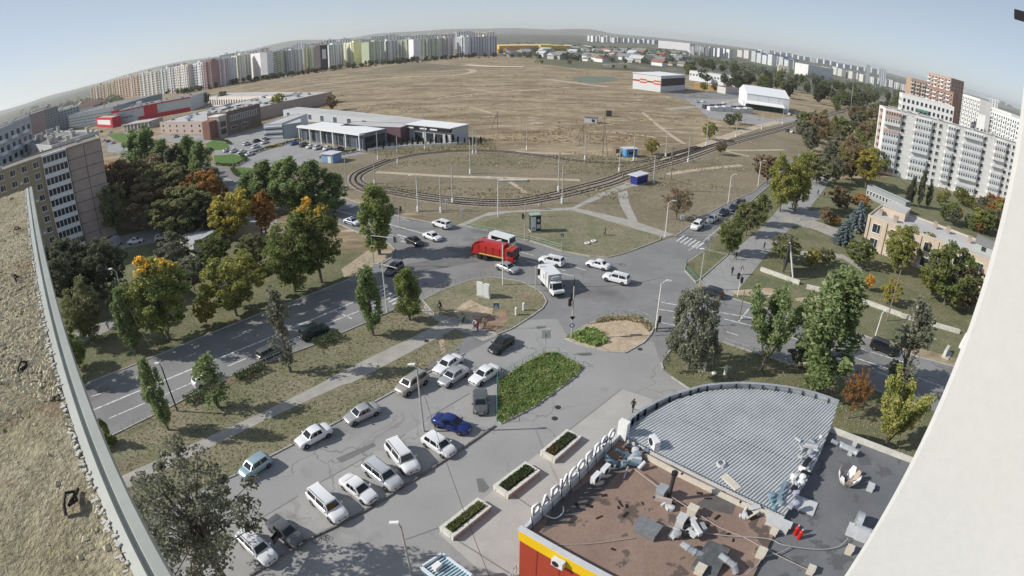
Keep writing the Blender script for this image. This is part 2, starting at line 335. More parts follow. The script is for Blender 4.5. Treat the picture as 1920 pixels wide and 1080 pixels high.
k = MB(); k.wall(PP([(470, 1080), (530, 1043), (590, 1007), (660, 973), (700, 950), (763, 910), (820, 873), (880, 833), (927, 800)]), .2, 0, .2); struct('kerb', k, M('dark_kerb', (.13, .125, .12), (.22, .21, .2), .8, .9, coord='World'))
# --- traffic islands
isl_main = [(792, 563), (827, 545), (880, 526), (923, 520), (977, 529), (1003, 541), (1018, 553), (1025, 566), (1017, 579), (990, 598), (960, 617), (933, 628), (905, 618), (880, 603), (845, 597), (815, 590)]
island('traffic_island', isl_main, lawn)
sheet('sand_patch', [(868, 571), (882, 563), (905, 575), (925, 580), (922, 590), (885, 603), (862, 598), (850, 585)], .13, sand)
sheet('clay_patch', [(885, 604), (922, 591), (945, 580), (955, 600), (925, 622), (905, 617)], .126, clay)
island('traffic_island', [(872, 424), (907, 407), (960, 399), (1073, 395), (1120, 408), (1170, 424), (1240, 443), (1238, 450), (1173, 475), (1140, 483), (1107, 481), (1053, 471), (990, 451)], lawn)
island('traffic_island', [(1305, 530), (1284, 508), (1285, 495), (1323, 469), (1365, 478)], lawng)
isl_sand = [(1060, 635), (1073, 626), (1103, 608), (1140, 594), (1173, 592), (1207, 597), (1228, 610), (1221, 627), (1207, 643), (1173, 662), (1140, 660), (1107, 653), (1075, 643)]
island('traffic_island', isl_sand, sand)
bed = [(932, 790), (933, 716), (980, 685), (1018, 665), (1045, 663), (1093, 689), (1078, 708), (1000, 765), (940, 795)]
island('flower_bed', bed, lawng)
# --- pavements and paths
def path(name, left, right, mat, z=.03, world=False):
    L, Rr = (left, right) if world else (PP(left), PP(right)); g = MB(); g.poly(L+Rr[::-1], z); return struct(name, g, mat)
La = P(217, 898); La0 = ext(P(493, 773), La, 40); Lb = P(230, 920); Lb0 = ext(P(500, 787), Lb, 40)
path('pavement', [La0, La]+PP([(493, 773), (600, 720), (640, 697), (827, 606), (790, 583), (800, 566), (850, 582), (886, 603), (915, 617), (932, 630)]), [Lb0, Lb]+PP([(333, 870), (500, 787), (640, 723), (660, 718), (853, 617), (880, 627), (905, 640)]), pave, .034, True)
path('pavement', [(855, 423), (917, 398), (1073, 389), (1130, 360), (1200, 335), (1178, 327), (1110, 352), (1040, 375), (960, 384), (900, 392), (840, 417)][:5], [(868, 424), (907, 406), (1073, 394), (1150, 362), (1215, 340)], pave, .03)
path('pavement', [(1073, 389), (1180, 412), (1265, 440)], [(1073, 395), (1175, 423), (1245, 446)], pave, .034)
path('pavement', [(1158, 362), (1163, 385), (1180, 415)], [(1176, 357), (1180, 382), (1198, 420)], pave, .032)
path('pavement', [(1310, 530), (1366, 478), (1430, 425), (1470, 380), (1500, 345), (1535, 315)], [(1372, 558), (1430, 487), (1470, 440), (1510, 400), (1540, 362), (1570, 320)], asph2, .03)
path('pavement', [(1470, 405), (1520, 410), (1585, 435)], [(1468, 420), (1520, 428), (1580, 452)], pave, .034)
path('pavement', [(1500, 395), (1560, 395)], [(1500, 415), (1560, 410)], asph2, .036)
path('pavement', [(1500, 470), (1580, 477), (1620, 500)], [(1500, 478), (1580, 486), (1615, 508)], pave, .034)
path('pavement', [(60, 660), (137, 625), (215, 597)], [(60, 690), (150, 645), (222, 612)], asph2, .03)
path('yard_road', [(233, 360), (243, 395), (285, 440), (320, 436), (415, 425), (500, 420), (520, 440)], [(262, 360), (268, 390), (300, 425), (335, 430), (440, 412), (480, 405), (520, 405)], asph2, .03)
path('yard_road', [(205, 470), (290, 455), (320, 440)], [(205, 448), (280, 430), (300, 425)], asph2, .034)
path('dirt_path', [(640, 505), (690, 470), (735, 470)], [(645, 520), (700, 500), (735, 480)], dirt, .03)
path('dirt_path', [(805, 618), (822, 635), (828, 665)], [(822, 614), (832, 635), (836, 662)], dirt, .03)
path('yard_road', [(200, 285), (255, 290), (240, 275)], [(205, 270), (240, 268), (243, 275)], asph2, .033)
# light tyre tracks over the waste ground
def track(px, wd, mat, z=.03, name='dirt_track'):
    g = MB(); g.strip(smooth_line(PP(px), 4), wd, z); struct(name, g, mat)
lt = M('dusty_track', (.42, .35, .26), (.50, .43, .33), .2, .95, coord='World', fine=.15, fs=1)
track([(705, 323), (780, 327), (850, 331), (957, 334), (1087, 338)], 2.2, lt)
track([(590, 159), (640, 154), (730, 146), (800, 143), (860, 140), (888, 134), (878, 130)], 7, lt)
track([(873, 122), (920, 125), (982, 126)], 14, M('pale_sand', (.62, .52, .43), (.7, .6, .5), .1, .95, coord='World', fine=.1, fs=1), .4)
track([(1205, 211), (1222, 225), (1250, 248), (1283, 270)], 2.0, lt); track([(1250, 327), (1310, 318), (1390, 310)], 2.4, lt, .034)
track([(1020, 148), (1075, 155), (1110, 160), (1140, 163)], 7, lt); track([(885, 168), (935, 172), (1010, 168)], 3, lt); track([(820, 185), (900, 175), (945, 172)], 2.5, lt)
track([(945, 335), (970, 350), (985, 362)], 1.2, lt); track([(1360, 283), (1385, 289), (1405, 293)], 2, lt); track([(1345, 281), (1400, 282), (1470, 281)], 2, lt)
track([(968, 284), (1010, 287), (1050, 289), (1100, 288), (1140, 292), (1190, 303)], 1.8, lt); track([(1240, 300), (1300, 280), (1370, 254), (1420, 238), (1460, 228)], 5, lt)
track([(1250, 205), (1330, 197), (1400, 183), (1440, 178)], 5, pave, .036); track([(1110, 247), (1160, 249), (1230, 258)], 2, lt); track([(800, 205), (870, 200), (920, 212)], 2, lt)
sheet('pitch', [(1072, 147), (1100, 143), (1152, 144), (1160, 150), (1120, 156), (1085, 154)], .04, M('sports_pitch', (.15, .18, .14), (.17, .20, .15), .1, .95, coord='World', fine=.1, fs=1))
gz = [(1010, 105), (1070, 100), (1200, 104), (1330, 128), (1300, 140), (1200, 135), (1080, 128), (1000, 118)]
sheet('grass_field', gz, .03, M('green_field', (.12, .13, .075), (.16, .15, .095), .02, .95, coord='World', fine=.2, fs=.2))
# --- tram line: sandy bed, rails as steel bars
near = [(1640, 190), (1517, 223), (1450, 243), (1347, 270), (1267, 297), (1178, 322), (1137, 337), (1087, 350), (1037, 363), (987, 373.5), (957, 377), (900, 376), (840, 371), (787, 364), (735, 354), (700, 351), (680, 345), (671, 337), (677, 327), (703, 314), (733, 302), (773, 292), (823, 286), (857, 283.5), (920, 283.5), (957, 286), (1037, 296), (1103, 304), (1160, 306), (1205, 303), (1250, 291), (1310, 275)]
loop = smooth_line(PP(near), 5); nmain = 5*13
second = [(1655, 190), (1530, 224), (1463, 245), (1362, 273), (1282, 301), (1192, 328), (1150, 344), (1100, 358), (1050, 370), (990, 381), (950, 385), (900, 384), (840, 379), (787, 372), (730, 362), (690, 358), (674, 352), (661, 340), (667, 325), (695, 312), (728, 299)]
loop2 = smooth_line(PP(second), 5)
g = MB(); g.strip(loop, 3.2, .03); struct('tram_bed', g, ballast)
g = MB(); g.strip(loop2, 3.4, .034); struct('tram_bed', g, ballast)
def rails(line):
    for sd in (-.76, .76):
        g = MB(); q = offs(line, sd); a, b = offs(q, .15), offs(q, -.15); n = len(q)
        g.add([(*p, .03) for p in a]+[(*p, .2) for p in a]+[(*p, .2) for p in b]+[(*p, .03) for p in b], [f for k in range(n-1) for f in ((k, k+1, n+k+1, n+k), (n+k, n+k+1, 2*n+k+1, 2*n+k), (2*n+k, 2*n+k+1, 3*n+k+1, 3*n+k))])
        tag(g.build('rail', railm), kind='structure')
rails(loop); rails(loop2)
# sleepers under the near track, one mesh each track
for ln in (loop, loop2):
    g = MB(); acc = 0
    for a, b in zip(ln[:-1], ln[1:]):
        L = hypot(b[0]-a[0], b[1]-a[1]); an = atan2(b[1]-a[1], b[0]-a[0]); acc += L
        while acc > 0:
            t = 1-acc/L if L else 0; acc -= .9
            if t < 0: continue
            g.box((a[0]+(b[0]-a[0])*t, a[1]+(b[1]-a[1])*t, .02), (.26, 2.5, .05), an, 0, False)
    tag(g.build('sleepers', M('sleeper_wood', (.16, .13, .10), (.22, .19, .15), 1, .9, coord='World', fine=0) if 'sleeper_wood' not in MATS else MATS['sleeper_wood']), kind='stuff')
# --- painted markings
mk = MB(); Z = .03
def line(a, b, wd=.18, dash=None, far=None):
    a, b = P(*a), P(*b)
    L = hypot(b[0]-a[0], b[1]-a[1]); an = atan2(b[1]-a[1], b[0]-a[0]); s = 0
    d, gp = dash or (L, 1)
    while s < L-.2:
        e = min(L, s+d); t = (s+e)/2/L; c = (a[0]+(b[0]-a[0])*t, a[1]+(b[1]-a[1])*t); hx, hy = cos(an)*(e-s)/2, sin(an)*(e-s)/2; nx, ny = -sin(an)*wd/2, cos(an)*wd/2
        mk.quad((c[0]-hx-nx, c[1]-hy-ny, Z), (c[0]+hx-nx, c[1]+hy-ny, Z), (c[0]+hx+nx, c[1]+hy+ny, Z), (c[0]-hx+nx, c[1]-hy+ny, Z)); s += d+gp
line((130, 788), (490, 640), .32); line((490, 640), (672, 563), .32)
line((170, 744), (190, 738), .2); line((347, 671), (368, 662), .2); line((432, 636), (454, 628), .2); line((598, 568), (619, 561), .2); line((255, 708), (272, 702), .2); line((520, 602), (540, 594), .2)
line((204, 785), (272, 756), .2); line((140, 812), (180, 794), .2); line((305, 742), (360, 718), .2); line((427, 687), (462, 672), .2); line((608, 609), (672, 584), .22); line((626, 582), (660, 598), .2); line((540, 640), (575, 624), .2)
line((672, 583), (705, 572), .2)
for i in range(7): # crossing over the near avenue
    a = lerp((708, 540), (745, 566), i/6); line((a[0]-9, a[1]+5), (a[0]+9, a[1]-4), .36)
line((416, 333), (477, 352), .3); line((477, 352), (640, 397), .3); line((640, 397), (797, 439), .3); line((640, 380), (790, 421), .16, (2.5, 5)); line((430, 350), (470, 360), .2); line((690, 428), (770, 452), .18, (3, 2)); line((640, 411), (700, 430), .16, (3, 5))
line((745, 440), (765, 446), .4); line((752, 452), (772, 457), .4)
line((975, 472), (1000, 479), .16); line((988, 489), (1060, 508), .16, (5, 2)); line((1000, 500), (1075, 518), .16); line((1068, 498), (1098, 507), .18); line((1040, 478), (1070, 486), .14, (2.5, 5))
line((1240, 567), (1420, 598), .22); line((1233, 580), (1345, 596), .2); line((1357, 598), (1410, 611), .22); line((1362, 622), (1384, 629), .18); line((1385, 603), (1405, 578), .22); line((1410, 611), (1600, 668), .22); line((1600, 650), (1760, 700), .22); line((1600, 670), (1700, 703), .22); line((1720, 687), (1758, 699), .2); line((1720, 708), (1770, 726), .2); line((1440, 598), (1600, 645), .2, (4, 6)); line((1235, 604), (1300, 617), .16); line((1640, 695), (1680, 710), .18)
for i in range(6): # crossing on the right-hand street
    a = lerp((1275, 449), (1312, 462), i/5); line((a[0]-7, a[1]+4), (a[0]+8, a[1]-7), .34)
line((1316, 455), (1352, 425), .16); line((1350, 428), (1420, 372), .16); line((1290, 470), (1315, 456), .2)
struct('road_markings', mk, white)
# parking-bay lines and joints in the forecourt
mk = MB(); Z = .042
for a, b in (((600, 905), (700, 850)), ((720, 838), (760, 815)), ((480, 978), (560, 930)), ((800, 785), (880, 738))): line(a, b, .12)
struct('parking_lines', mk, M('worn_line', (.22, .21, .2), (.17, .165, .16), 3, .9, coord='World'))
mk = MB()
for a, b in (((822, 990), (900, 1040)), ((900, 1040), (960, 1078)), ((760, 1012), (822, 990)), ((965, 930), (1012, 962)), ((1165, 730), (1010, 850))): line(a, b, .14)
struct('slab_joints', mk, M('joint', (.22, .21, .2), None, fine=0))
# asphalt patches and manholes
for q in ([(893, 898), (905, 897), (918, 915), (908, 924), (898, 923)], [(1005, 612), (1025, 611), (1022, 616), (1008, 617)], [(1080, 662), (1108, 661), (1110, 667), (1090, 668)], [(630, 860), (700, 830), (705, 836), (640, 868)], [(880, 430), (930, 436), (920, 440), (885, 436)], [(740, 500), (860, 478), (900, 490), (760, 515)]):
    sheet('asphalt_patch', q, .0395, M('patch', (.19, .188, .183), (.16, .158, .155), .8, .9, coord='World') if 'patch' not in MATS else MATS['patch'])
for p in ((1046, 764), (1040, 785), (985, 758), (1200, 655), (800, 640)):
    g = MB(); x, y = P(*p); g.lathe([(.36, .03), (.36, .046), (.05, .05)], 12, (x, y, 0)); tag(g.build('manhole_cover', MATS['rail_steel']), kind='structure')
# ================================================================== THE ROOF THE CAMERA STANDS ON
N1 = radians(139.5); e1 = Vector((cos(N1), sin(N1), 0)); n1 = Vector((sin(N1), -cos(N1), 0))*1.  # along the eave, outward
ZR = CAMZ-1.05
def rl(u, v, z=0.): q = e1*u+n1*v; return (q.x, q.y, ZR+z)
VO = -.055     # eave edge just behind the camera's foot
slabm = M('roof_screed', (.36, .315, .20), (.46, .41, .285), 3.2, .95, coord='World', c3=(.33, .25, .16), s3=1.1, lo3=.58, hi3=.66, fine=.4, fs=38, bump=.9, bs=55)
mossm = M('roof_moss', (.31, .30, .20), (.44, .42, .32), 5, .95, coord='World', c3=(.40, .28, .16), s3=1.7, lo3=.6, hi3=.7, fine=.35, fs=45, bump=.8, bs=60)
tinm = M('edge_tin', (.36, .375, .34), (.41, .425, .39), 2, .55, .2, coord='World', fine=.05, fs=12)
roof = thing('home_roof', 'rough concrete roof slab with wire loops and a folded tin edge below the camera', 'roof slab', (0, 0, 0))
g = MB(); nu, nv = 230, 120; U1_, V1_ = 7.6, 5.2
def rz(u, v):
    p = Vector((u, v, 0)); z = .022*mnoise.noise(p*1.3)+.016*mnoise.noise(p*5)+.011*mnoise.noise(p*17+Vector((5, 0, 0)))
    for c, wob in ((2.05, .3), (3.55, .6), (5.2, .2)):                      # joints between the screed bays
        d = abs(u-c-.10*sin(v*1.7+wob)-.03*mnoise.noise(Vector((v*4, c, 0)))); z -= .035*max(0, 1-d/.03)
    return z
vs = []
for i in range(nu+1):
    u = -1.2+(U1_+1.2)*(i/nu)
    for j in range(nv+1):
        v = -V1_*((j/nv)**1.5); vs.append(rl(u, VO-.092+v+.012*mnoise.noise(Vector((u*9, 3, 0)))*(j == 0), rz(u, v)))
g.add(vs, [(i*(nv+1)+j, i*(nv+1)+j+1, (i+1)*(nv+1)+j+1, (i+1)*(nv+1)+j) for i in range(nu) for j in range(nv)]); g.f = [tuple(reversed(f)) for f in g.f]
g.build('screed', slabm, roof, smooth=True)
g = MB(); u0, u1 = -1.2, U1_+.05                                             # folded tin: inner lip, dark fold, outer lip, drip
prof = [(-.094, -.05), (-.089, .008), (-.056, .013), (-.051, -.004), (-.036, -.003), (-.032, .013), (0, .011), (.003, -.1)]
vs = [rl(u, VO+a, b) for u in (u0, u1) for a, b in prof]; n = len(prof)
g.add(vs, [(i, i+n, i+n+1, i+1) for i in range(n-1)]); g.f = [tuple(reversed(f)) for f in g.f]; g.build('tin_edge', tinm, roof)
g = MB()                                                                     # slab body
q = [rl(u0, VO-.02, 0), rl(u1, VO-.02, 0), rl(u1, -V1_, 0), rl(u0, -V1_, 0)]
g.prism([(a[0], a[1]) for a in q], ZR-.35, ZR-.09, bottom=True); g.build('slab', conc, roof)
g = MB()                                                                     # crust of broken mortar along the tin
rr = random.Random(3)
for i in range(900):
    u = rr.uniform(-1.1, U1_); v = VO-.10+rr.gauss(0, .006); s = rr.uniform(.003, .010)
    x, y, z = rl(u, v, .01); g.box((x, y, z-s*.4), (s*rr.uniform(1, 3), s*rr.uniform(.6, 1.4), s*.8), rr.random()*3)
tag(g.build('mortar_crust', M('mortar', (.5, .48, .42), (.62, .6, .54), 20, .95), roof), kind='stuff')
wirem = plain('rusty_wire', (.035, .028, .024), .7, .3)
LOOPS = []
for px_, py_ in ((24, 377), (33, 433), (32, 524), (48, 694), (140, 945)):
    q_ = Vector(P(px_, py_, ZR)); LOOPS.append((q_.dot(e1.xy), q_.dot(n1.xy)))
for u, v in LOOPS:                           # rebar lifting loops
    g = MB(); a = rr.uniform(0, 3)
    pts = [(-.12, 0, .0), (-.07, .02, .06), (0, .045, .09), (.06, .02, .06), (.02, -.03, .03), (-.06, -.02, .05), (.13, .06, .01)]; pts = [(x*.42, y*.42, z*.42) for x, y, z in pts]
    g.tube([(x*cos(a)-y*sin(a), x*sin(a)+y*cos(a), z) for x, y, z in pts], .006, 5); o = g.build('wire_loop', wirem, roof); o.location = rl(u, v, .0)
# pebbles lying loose on the screed
g = MB(); pm = M('pebbles', (.43, .38, .245), (.60, .54, .40), 30, .95, coord='World', c3=(.46, .30, .18), s3=1.5, lo3=.58, hi3=.68, fine=.3, fs=50)
for i in range(15000):
    u = 2.1+3.9*rr.random()*(.2+.8*rr.random()) if i % 4 else rr.uniform(-.4, 7.3); v = VO-.11-2.6*rr.random()**1.4; s = rr.uniform(.006, .019)*(1.1 if u < 4 else .85)
    if u < 2.05 and i % 3: continue
    x, y, z = rl(u, v, rz(u, v+.12-VO)); q = [(x+s*sx*rr.uniform(.5, 1.2), y+s*sy*rr.uniform(.5, 1.2), z+s*sz*rr.uniform(.3, .8)) for sx, sy, sz in ((1, 0, 0), (0, 1, 0), (-1, 0, 0), (0, -1, 0), (0, 0, 1))]
    g.add(q, [(0, 1, 4), (1, 2, 4), (2, 3, 4), (3, 0, 4)])
tag(g.build('gravel', pm), kind='stuff')
# the block under that roof
hb = thing('home_block', 'tower block that carries the camera roof above the car park', 'apartment block')
g = MB(); q = [rl(u0, VO-.35), rl(U1_, VO-.35), rl(U1_, -14), rl(u0, -14)]
g.prism([(a[0], a[1]) for a in q], -.3, ZR-.36); g.build('wall', conc, hb)
# white rendered wall corner close on the right
ww = M('white_render', (.57, .57, .55), (.60, .60, .58), .9, .75, coord='World', fine=.03, fs=45, bump=.03, bs=120)
wl = thing('white_wall_end', 'smooth white rendered wall end rising close beside the camera', 'wall')
a = radians(90-51.55); ax = Vector((cos(a), sin(a), 0)); bx = Vector((sin(a), -cos(a), 0))
c0 = ax*.95; pts = []
for t in range(7): # rounded corner
    an = pi/2*t/6; pts.append(c0+ax*(.05-.05*cos(an))*-1+bx*(.05-.05*sin(an)))
face = [c0, c0+bx*.008-ax*.004, c0+bx*1.6-ax*.02, c0+bx*1.6+ax*.35, c0+ax*.35+bx*.06]
g = MB(); g.prism([(p.x, p.y) for p in face], CAMZ-7, CAMZ+.135, bottom=True); g.build('wall', ww, wl)
br = thing('camera_bracket', 'dark metal bracket corner at the top of the white wall', 'bracket')
g = MB(); p = c0+bx*.075; g.box((p.x, p.y, CAMZ+.137), (.03, .2, .012), a, 0); p = c0+bx*.03; g.box((p.x, p.y, CAMZ+.10), (.012, .03, .034), a); g.build('plate', plain('bracket_black', (.012, .013, .016), .5, .3), br)

# ================================================================== CAFE AND SHOP ROOFS IN FRONT
ZC = 8.0
cafe = thing('cafe_building', 'flat roofed shop with red end wall, yellow cornice and brown bitumen roof', 'shop')
brownm = M('brown_bitumen', (.235, .163, .13), (.28, .20, .16), .25, .9, coord='World', c3=(.12, .092, .078), s3=.5, lo3=.6, hi3=.63, fine=.12, fs=4, bump=.2, bs=20)
greym = M('grey_bitumen', (.14, .145, .153), (.175, .18, .187), .2, .9, coord='World', c3=(.115, .118, .123), s3=.6, lo3=.56, hi3=.6, fine=.1, fs=6, bump=.15, bs=20)
redm = M('red_panel', (.33, .052, .03), (.36, .06, .035), .6, .6, fine=.06); yelm = plain('yellow_panel', (.75, .50, .01), .5)
galv = M('galvanised', (.38, .40, .42), (.47, .49, .51), 1.5, .5, .35, fine=.1, fs=6)
whitep = M('white_paint', (.76, .76, .75), (.80, .80, .79), 1.5, .55, fine=.04); lightg = M('pale_grey_paint', (.50, .51, .52), (.56, .57, .58), 1.2, .6, fine=.05)
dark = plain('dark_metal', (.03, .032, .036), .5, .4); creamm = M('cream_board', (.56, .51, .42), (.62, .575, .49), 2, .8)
CA = Vector(P(974, 992, ZC)); CS = Vector(P(1163, 806, ZC))
ud = (CS-CA).normalized(); vd = Vector((ud.y, -ud.x))                     # along the sign wall / along the red wall
def cl(u, v): q = CA+ud*u+vd*v; return (q.x, q.y)
LS = (CS-CA).length
MC = Vector(P(1470, 962, ZC)); mu, mv = (MC-CA).dot(ud), (MC-CA).dot(vd)       # near corner of the ribbed roof
GR = Vector(P(1725, 868, 7.4))
ROOFZ = 7.35
g = MB(); g.poly([cl(.3, .3), cl(LS-.2, .3), cl(LS-.2, mv), cl(.3, mv)], ROOFZ); g.build('roof', brownm, cafe)
g = MB(); W2 = 26.; g.prism([cl(0, 0), cl(0, W2), cl(.32, W2), cl(.32, 0)], 6.9, ZC, 0); g.build('parapet', lightg, cafe)
g = MB(); g.prism([cl(.32, 0), cl(LS, 0), cl(LS, .28), cl(.32, .28)], 6.9, ZC-.05); g.build('parapet', lightg, cafe)
g = MB(); g.prism([cl(.02, .02), cl(.02, W2), cl(LS, W2), cl(LS, .02)], 0, 6.88); g.build('wall', redm, cafe)
g = MB(); g.prism([cl(-.06, -.04), cl(-.06, W2), cl(-.003, W2), cl(-.003, -.04)], 6.75, 7.76, bottom=True); g.build('cornice', yelm, cafe)
g = MB(); g.prism([cl(-.1, 1.2), cl(-.1, W2), cl(.0, W2), cl(.0, 1.2)], .0, 2.2); g.build('plinth', yelm, cafe)
g = MB(); g.prism([cl(-.14, -.12), cl(-.14, W2), cl(.36, W2), cl(.36, -.12)], ZC+.002, ZC+.05, bottom=True); g.build('coping', lightg, cafe)
for i in range(12):                                                             # sheet seams of the red cladding
    v = 1.6+i*2; g = MB(); g.prism([cl(-.005, v), cl(-.005, v+.06), cl(.02, v+.06), cl(.02, v)], 2.3, 6.5, bottom=True); g.build('cladding_seam', plain('red_dark', (.24, .035, .02)) if 'red_dark' not in MATS else MATS['red_dark'], cafe)
# sign: panel line with big outlined letters seen from behind
sg = thing('roof_sign', 'row of tall white outlined letters on the roof edge seen from behind', 'sign')
g = MB()
for i in range(9):
    a, b = 1.1+(LS-3.1)*i/9, 1.1+(LS-3.1)*(i+1)/9-.08
    p = MB(); p.prism([cl(a, .1), cl(b, .1), cl(b, .2), cl(a, .2)], ZC-.35, ZC+.38, bottom=True); p.build('backing_panel', whitep, sg)
for i in range(10):
    g = MB(); a = 1.05+(LS-3.1)*i/9; x, y = cl(a, .45); g.tube([(x, y, ROOFZ), (*cl(a, .22), ZC+.7)], .03, 5); g.build('strut', dark, sg)
fn = bpy.data.fonts.load('<builtin>') if False else None
def text_mesh(txt, size, ext_, offset=0., bevel=0.):
    cu = bpy.data.curves.new('t', 'FONT'); cu.body = txt; cu.size = size; cu.extrude = ext_; cu.offset = offset; cu.align_x = 'CENTER'; cu.resolution_u = 3
    o = bpy.data.objects.new('t', cu); C.objects.link(o); dg = bpy.context.evaluated_depsgraph_get(); me = bpy.data.meshes.new_from_object(o.evaluated_get(dg)); bpy.data.objects.remove(o); return me
purp = plain('letter_inner', (.13, .11, .20), .5)
rot = atan2(ud.y, ud.x)
for i, ch in enumerate('DADИCOПДЭO'):
    u = 1.75+(LS-3.6)*i/9
    for nm, off, ex, mt in (('letter', .06, .07, whitep), ('letter_face', -.045, .085, purp)):
        me = text_mesh(ch, 1.45, ex, off); me.materials.clear(); me.materials.append(mt)
        o = bpy.data.objects.new(nm, me); C.objects.link(o); o.parent = sg; x, y = cl(u, .12); o.location = (x, y, ZC+.33)
        o.rotation_euler = (pi/2, 0, rot)
# ribbed steel roof with a curved front
mb = thing('arched_hall', 'ribbed grey steel roof with a curved parapet beside the brown roof', 'hall')
arcpx = [(1163, 806), (1183, 783), (1207, 766), (1253, 743), (1293, 731), (1325, 723), (1380, 719), (1430, 721), (1480, 727), (1530, 738), (1573, 753)]
arc = smooth_line(PP(arcpx, ZC+.3), 4); br_ = [P(1558, 800, ZC), P(1533, 860, ZC), P(1473, 964, ZC)]
outl = arc+br_
g = MB(); g.prism(outl, 0, ZC-.4); g.build('wall', lightg, mb)
inner = offs(arc, -.45)
def par(name, z0, z1, mat, d0, d1):
    g = MB(); L, R_ = offs(arc, d0), offs(arc, d1); n = len(arc)
    for i in range(n-1): g.hexa([(*L[i], z0), (*L[i+1], z0), (*R_[i+1], z0), (*R_[i], z0)], [(*L[i], z1), (*L[i+1], z1), (*R_[i+1], z1), (*R_[i], z1)])
    return g.build(name, mat, mb)
par('parapet', ZC-.39, ZC+.42, galv, 0, -.16); par('coping', ZC+.423, ZC+.47, galv, .06, -.24)
for i in range(0, len(arc)-1, 2):
    g = MB(); x, y = offs(arc, -.26)[i]; g.box((x, y, ZC-.39), (.10, .16, .78), atan2(arc[i+1][1]-arc[i][1], arc[i+1][0]-arc[i][0])); g.build('parapet_rib', dark, mb)
# ribs run down towards the brown roof
P0 = Vector(P(1215, 848, ZC)); P1 = MC; rl_ = (P1-P0).normalized(); rib = Vector((-rl_.y, rl_.x)); rib = rib if rib.y > 0 else -rib
ribdir = (Vector(P(1390, 730, ZC))-Vector(P(1222, 835, ZC))); ribdir.normalize()
shm = M('ribbed_steel', (.54, .57, .58), (.62, .64, .65), .4, .5, .25, coord='World', fine=.08, fs=3)
poly = [Vector(p) for p in inner+[br_[0], br_[1], br_[2]]]
nrm = Vector((-ribdir.y, ribdir.x))
vals = [p.dot(nrm) for p in poly]; lo_, hi_ = min(vals), max(vals)
def clip(c):
    ts = []
    for i in range(len(poly)):
        a, b = poly[i-1], poly[i]; da, db = a.dot(nrm)-c, b.dot(nrm)-c
        if (da < 0) != (db < 0): q = a+(b-a)*(da/(da-db)); ts.append(q.dot(ribdir))
    return (min(ts), max(ts)) if len(ts) > 1 else None
g = MB(); step = .12; k = 0; c = lo_+.02; prev = None; hs = (0, .2, .2, 0)
while c < hi_-.02:
    t = clip(c)
    if t:
        a = nrm*c+ribdir*t[0]; b = nrm*c+ribdir*t[1]; z = ZC-.33+hs[k % 4]
        cur = ((a.x, a.y, z), (b.x, b.y, z+.12))
        if prev: g.quad(prev[0], prev[1], cur[1], cur[0])
        prev = cur
    c += step*((.25, 1.15, .25, .75)[k % 4]); k += 1
o = g.build('ribbed_roof', shm, mb)
if o.data.polygons[0].normal.z < 0: o.data.flip_normals()
g = MB()
for q in (((1225, 752), (1560, 905)), ((1345, 722), (1560, 800)), ((1195, 775), (1500, 925))):
    a, b = P(*q[0], ZC-.2), P(*q[1], ZC-.2)
# lap joints between the sheets
for t in (.30, .62):
    a = Vector(P(1192+t*200, 822-t*148, ZC-.2)); b = Vector(P(1500+t*85, 925-t*165, ZC-.2)); d = (b-a); an = atan2(d.y, d.x); m_ = (a+b)/2
    g.box((m_.x, m_.y, ZC-.262), (d.length, .07, .07), an)
g.build('lap_joint', dark, mb)
g = MB(); pe = [P(1212, 848, ZC), P(1280, 884, ZC), P(1390, 937, ZC), P(1470, 966, ZC)]; g.wall(pe, .28, ROOFZ, ZC-.27); g.build('edge_board', creamm, mb)
g = MB(); x, y = P(1168, 812, ZC); g.box((x, y, ROOFZ), (.55, .9, 2.0), rot); g.build('pier', whitep, mb)
# grey roof on the right
gb = thing('grey_shop', 'dark grey flat roofed extension crowded with ducts right of the ribbed roof', 'shop')
gp = [P(1560, 804, 7.4), P(1727, 868, 7.4)]; gp.append(ext(gp[0], gp[1], 12)); far_ = gp[2]
e2 = Vector(gp[1])-Vector(gp[0]); e2.normalize(); d2 = Vector((e2.y, -e2.x)); d2 = d2 if d2.y < 0 else -d2
L0 = Vector(br_[2])-ud*0
q = [gp[0], gp[2], tuple(Vector(gp[2])+d2*34), tuple(Vector(gp[0])+d2*34)]
gq = [gp[0], gp[2], cl(-8, mv+20), cl(.32, mv+20)][:2]+[tuple(Vector(gp[2])-ud*32), tuple(Vector(cl(.35, mv)))]+[cl(mu-.1, mv-.02)]
g = MB(); g.prism(gq, 0, 7.1, 0, 1); g.build('roof', [redm, greym], gb)
g = MB(); g.wall([gp[0], gp[2]], .4, 7.1, 7.55); g.build('parapet', M('weathered_white', (.52, .50, .44), (.64, .62, .56), 1, .85, coord='World'), gb)

# ------------------------------------------------------------------ things on those roofs
def at(px, py, z): x, y = P(px, py, z); return (x, y, z)
ACm = M('ac_white', (.66, .67, .68), (.72, .73, .74), 2, .5, fine=.05)
def ac_unit(px, py, z, rz, label, s=1., on_wall=False):
    t = thing('air_conditioner', label, 'air conditioner', at(px, py, z), rz, 'air conditioner boxes on the shop roofs'); b = MB(); b.box((0, 0, .08), (.95*s, .42*s, .72*s)); b.build('casing', ACm, t)
    f = MB(); f.lathe([(.29*s, 0), (.29*s, .02), (.05, .025)], 14, (-.12*s, -.212*s, .44*s), 0, 'y'); f.build('fan_grille', dark, t)
    for x in (-.35, .35): l = MB(); l.box((x*s, 0, 0), (.08, .5*s, .08)); l.build('foot', dark, t)
    return t
ac_unit(1116, 903, ROOFZ+.5, rot+pi/2*0, 'white air conditioner nearer the street end behind the sign letters'); ac_unit(1134, 888, ROOFZ+.5, rot, 'white air conditioner further along behind the sign letters')
ac_unit(1225, 838, ZC-.2, rot-2.2, 'big white air conditioner standing on the ribbed steel roof', 1.25)
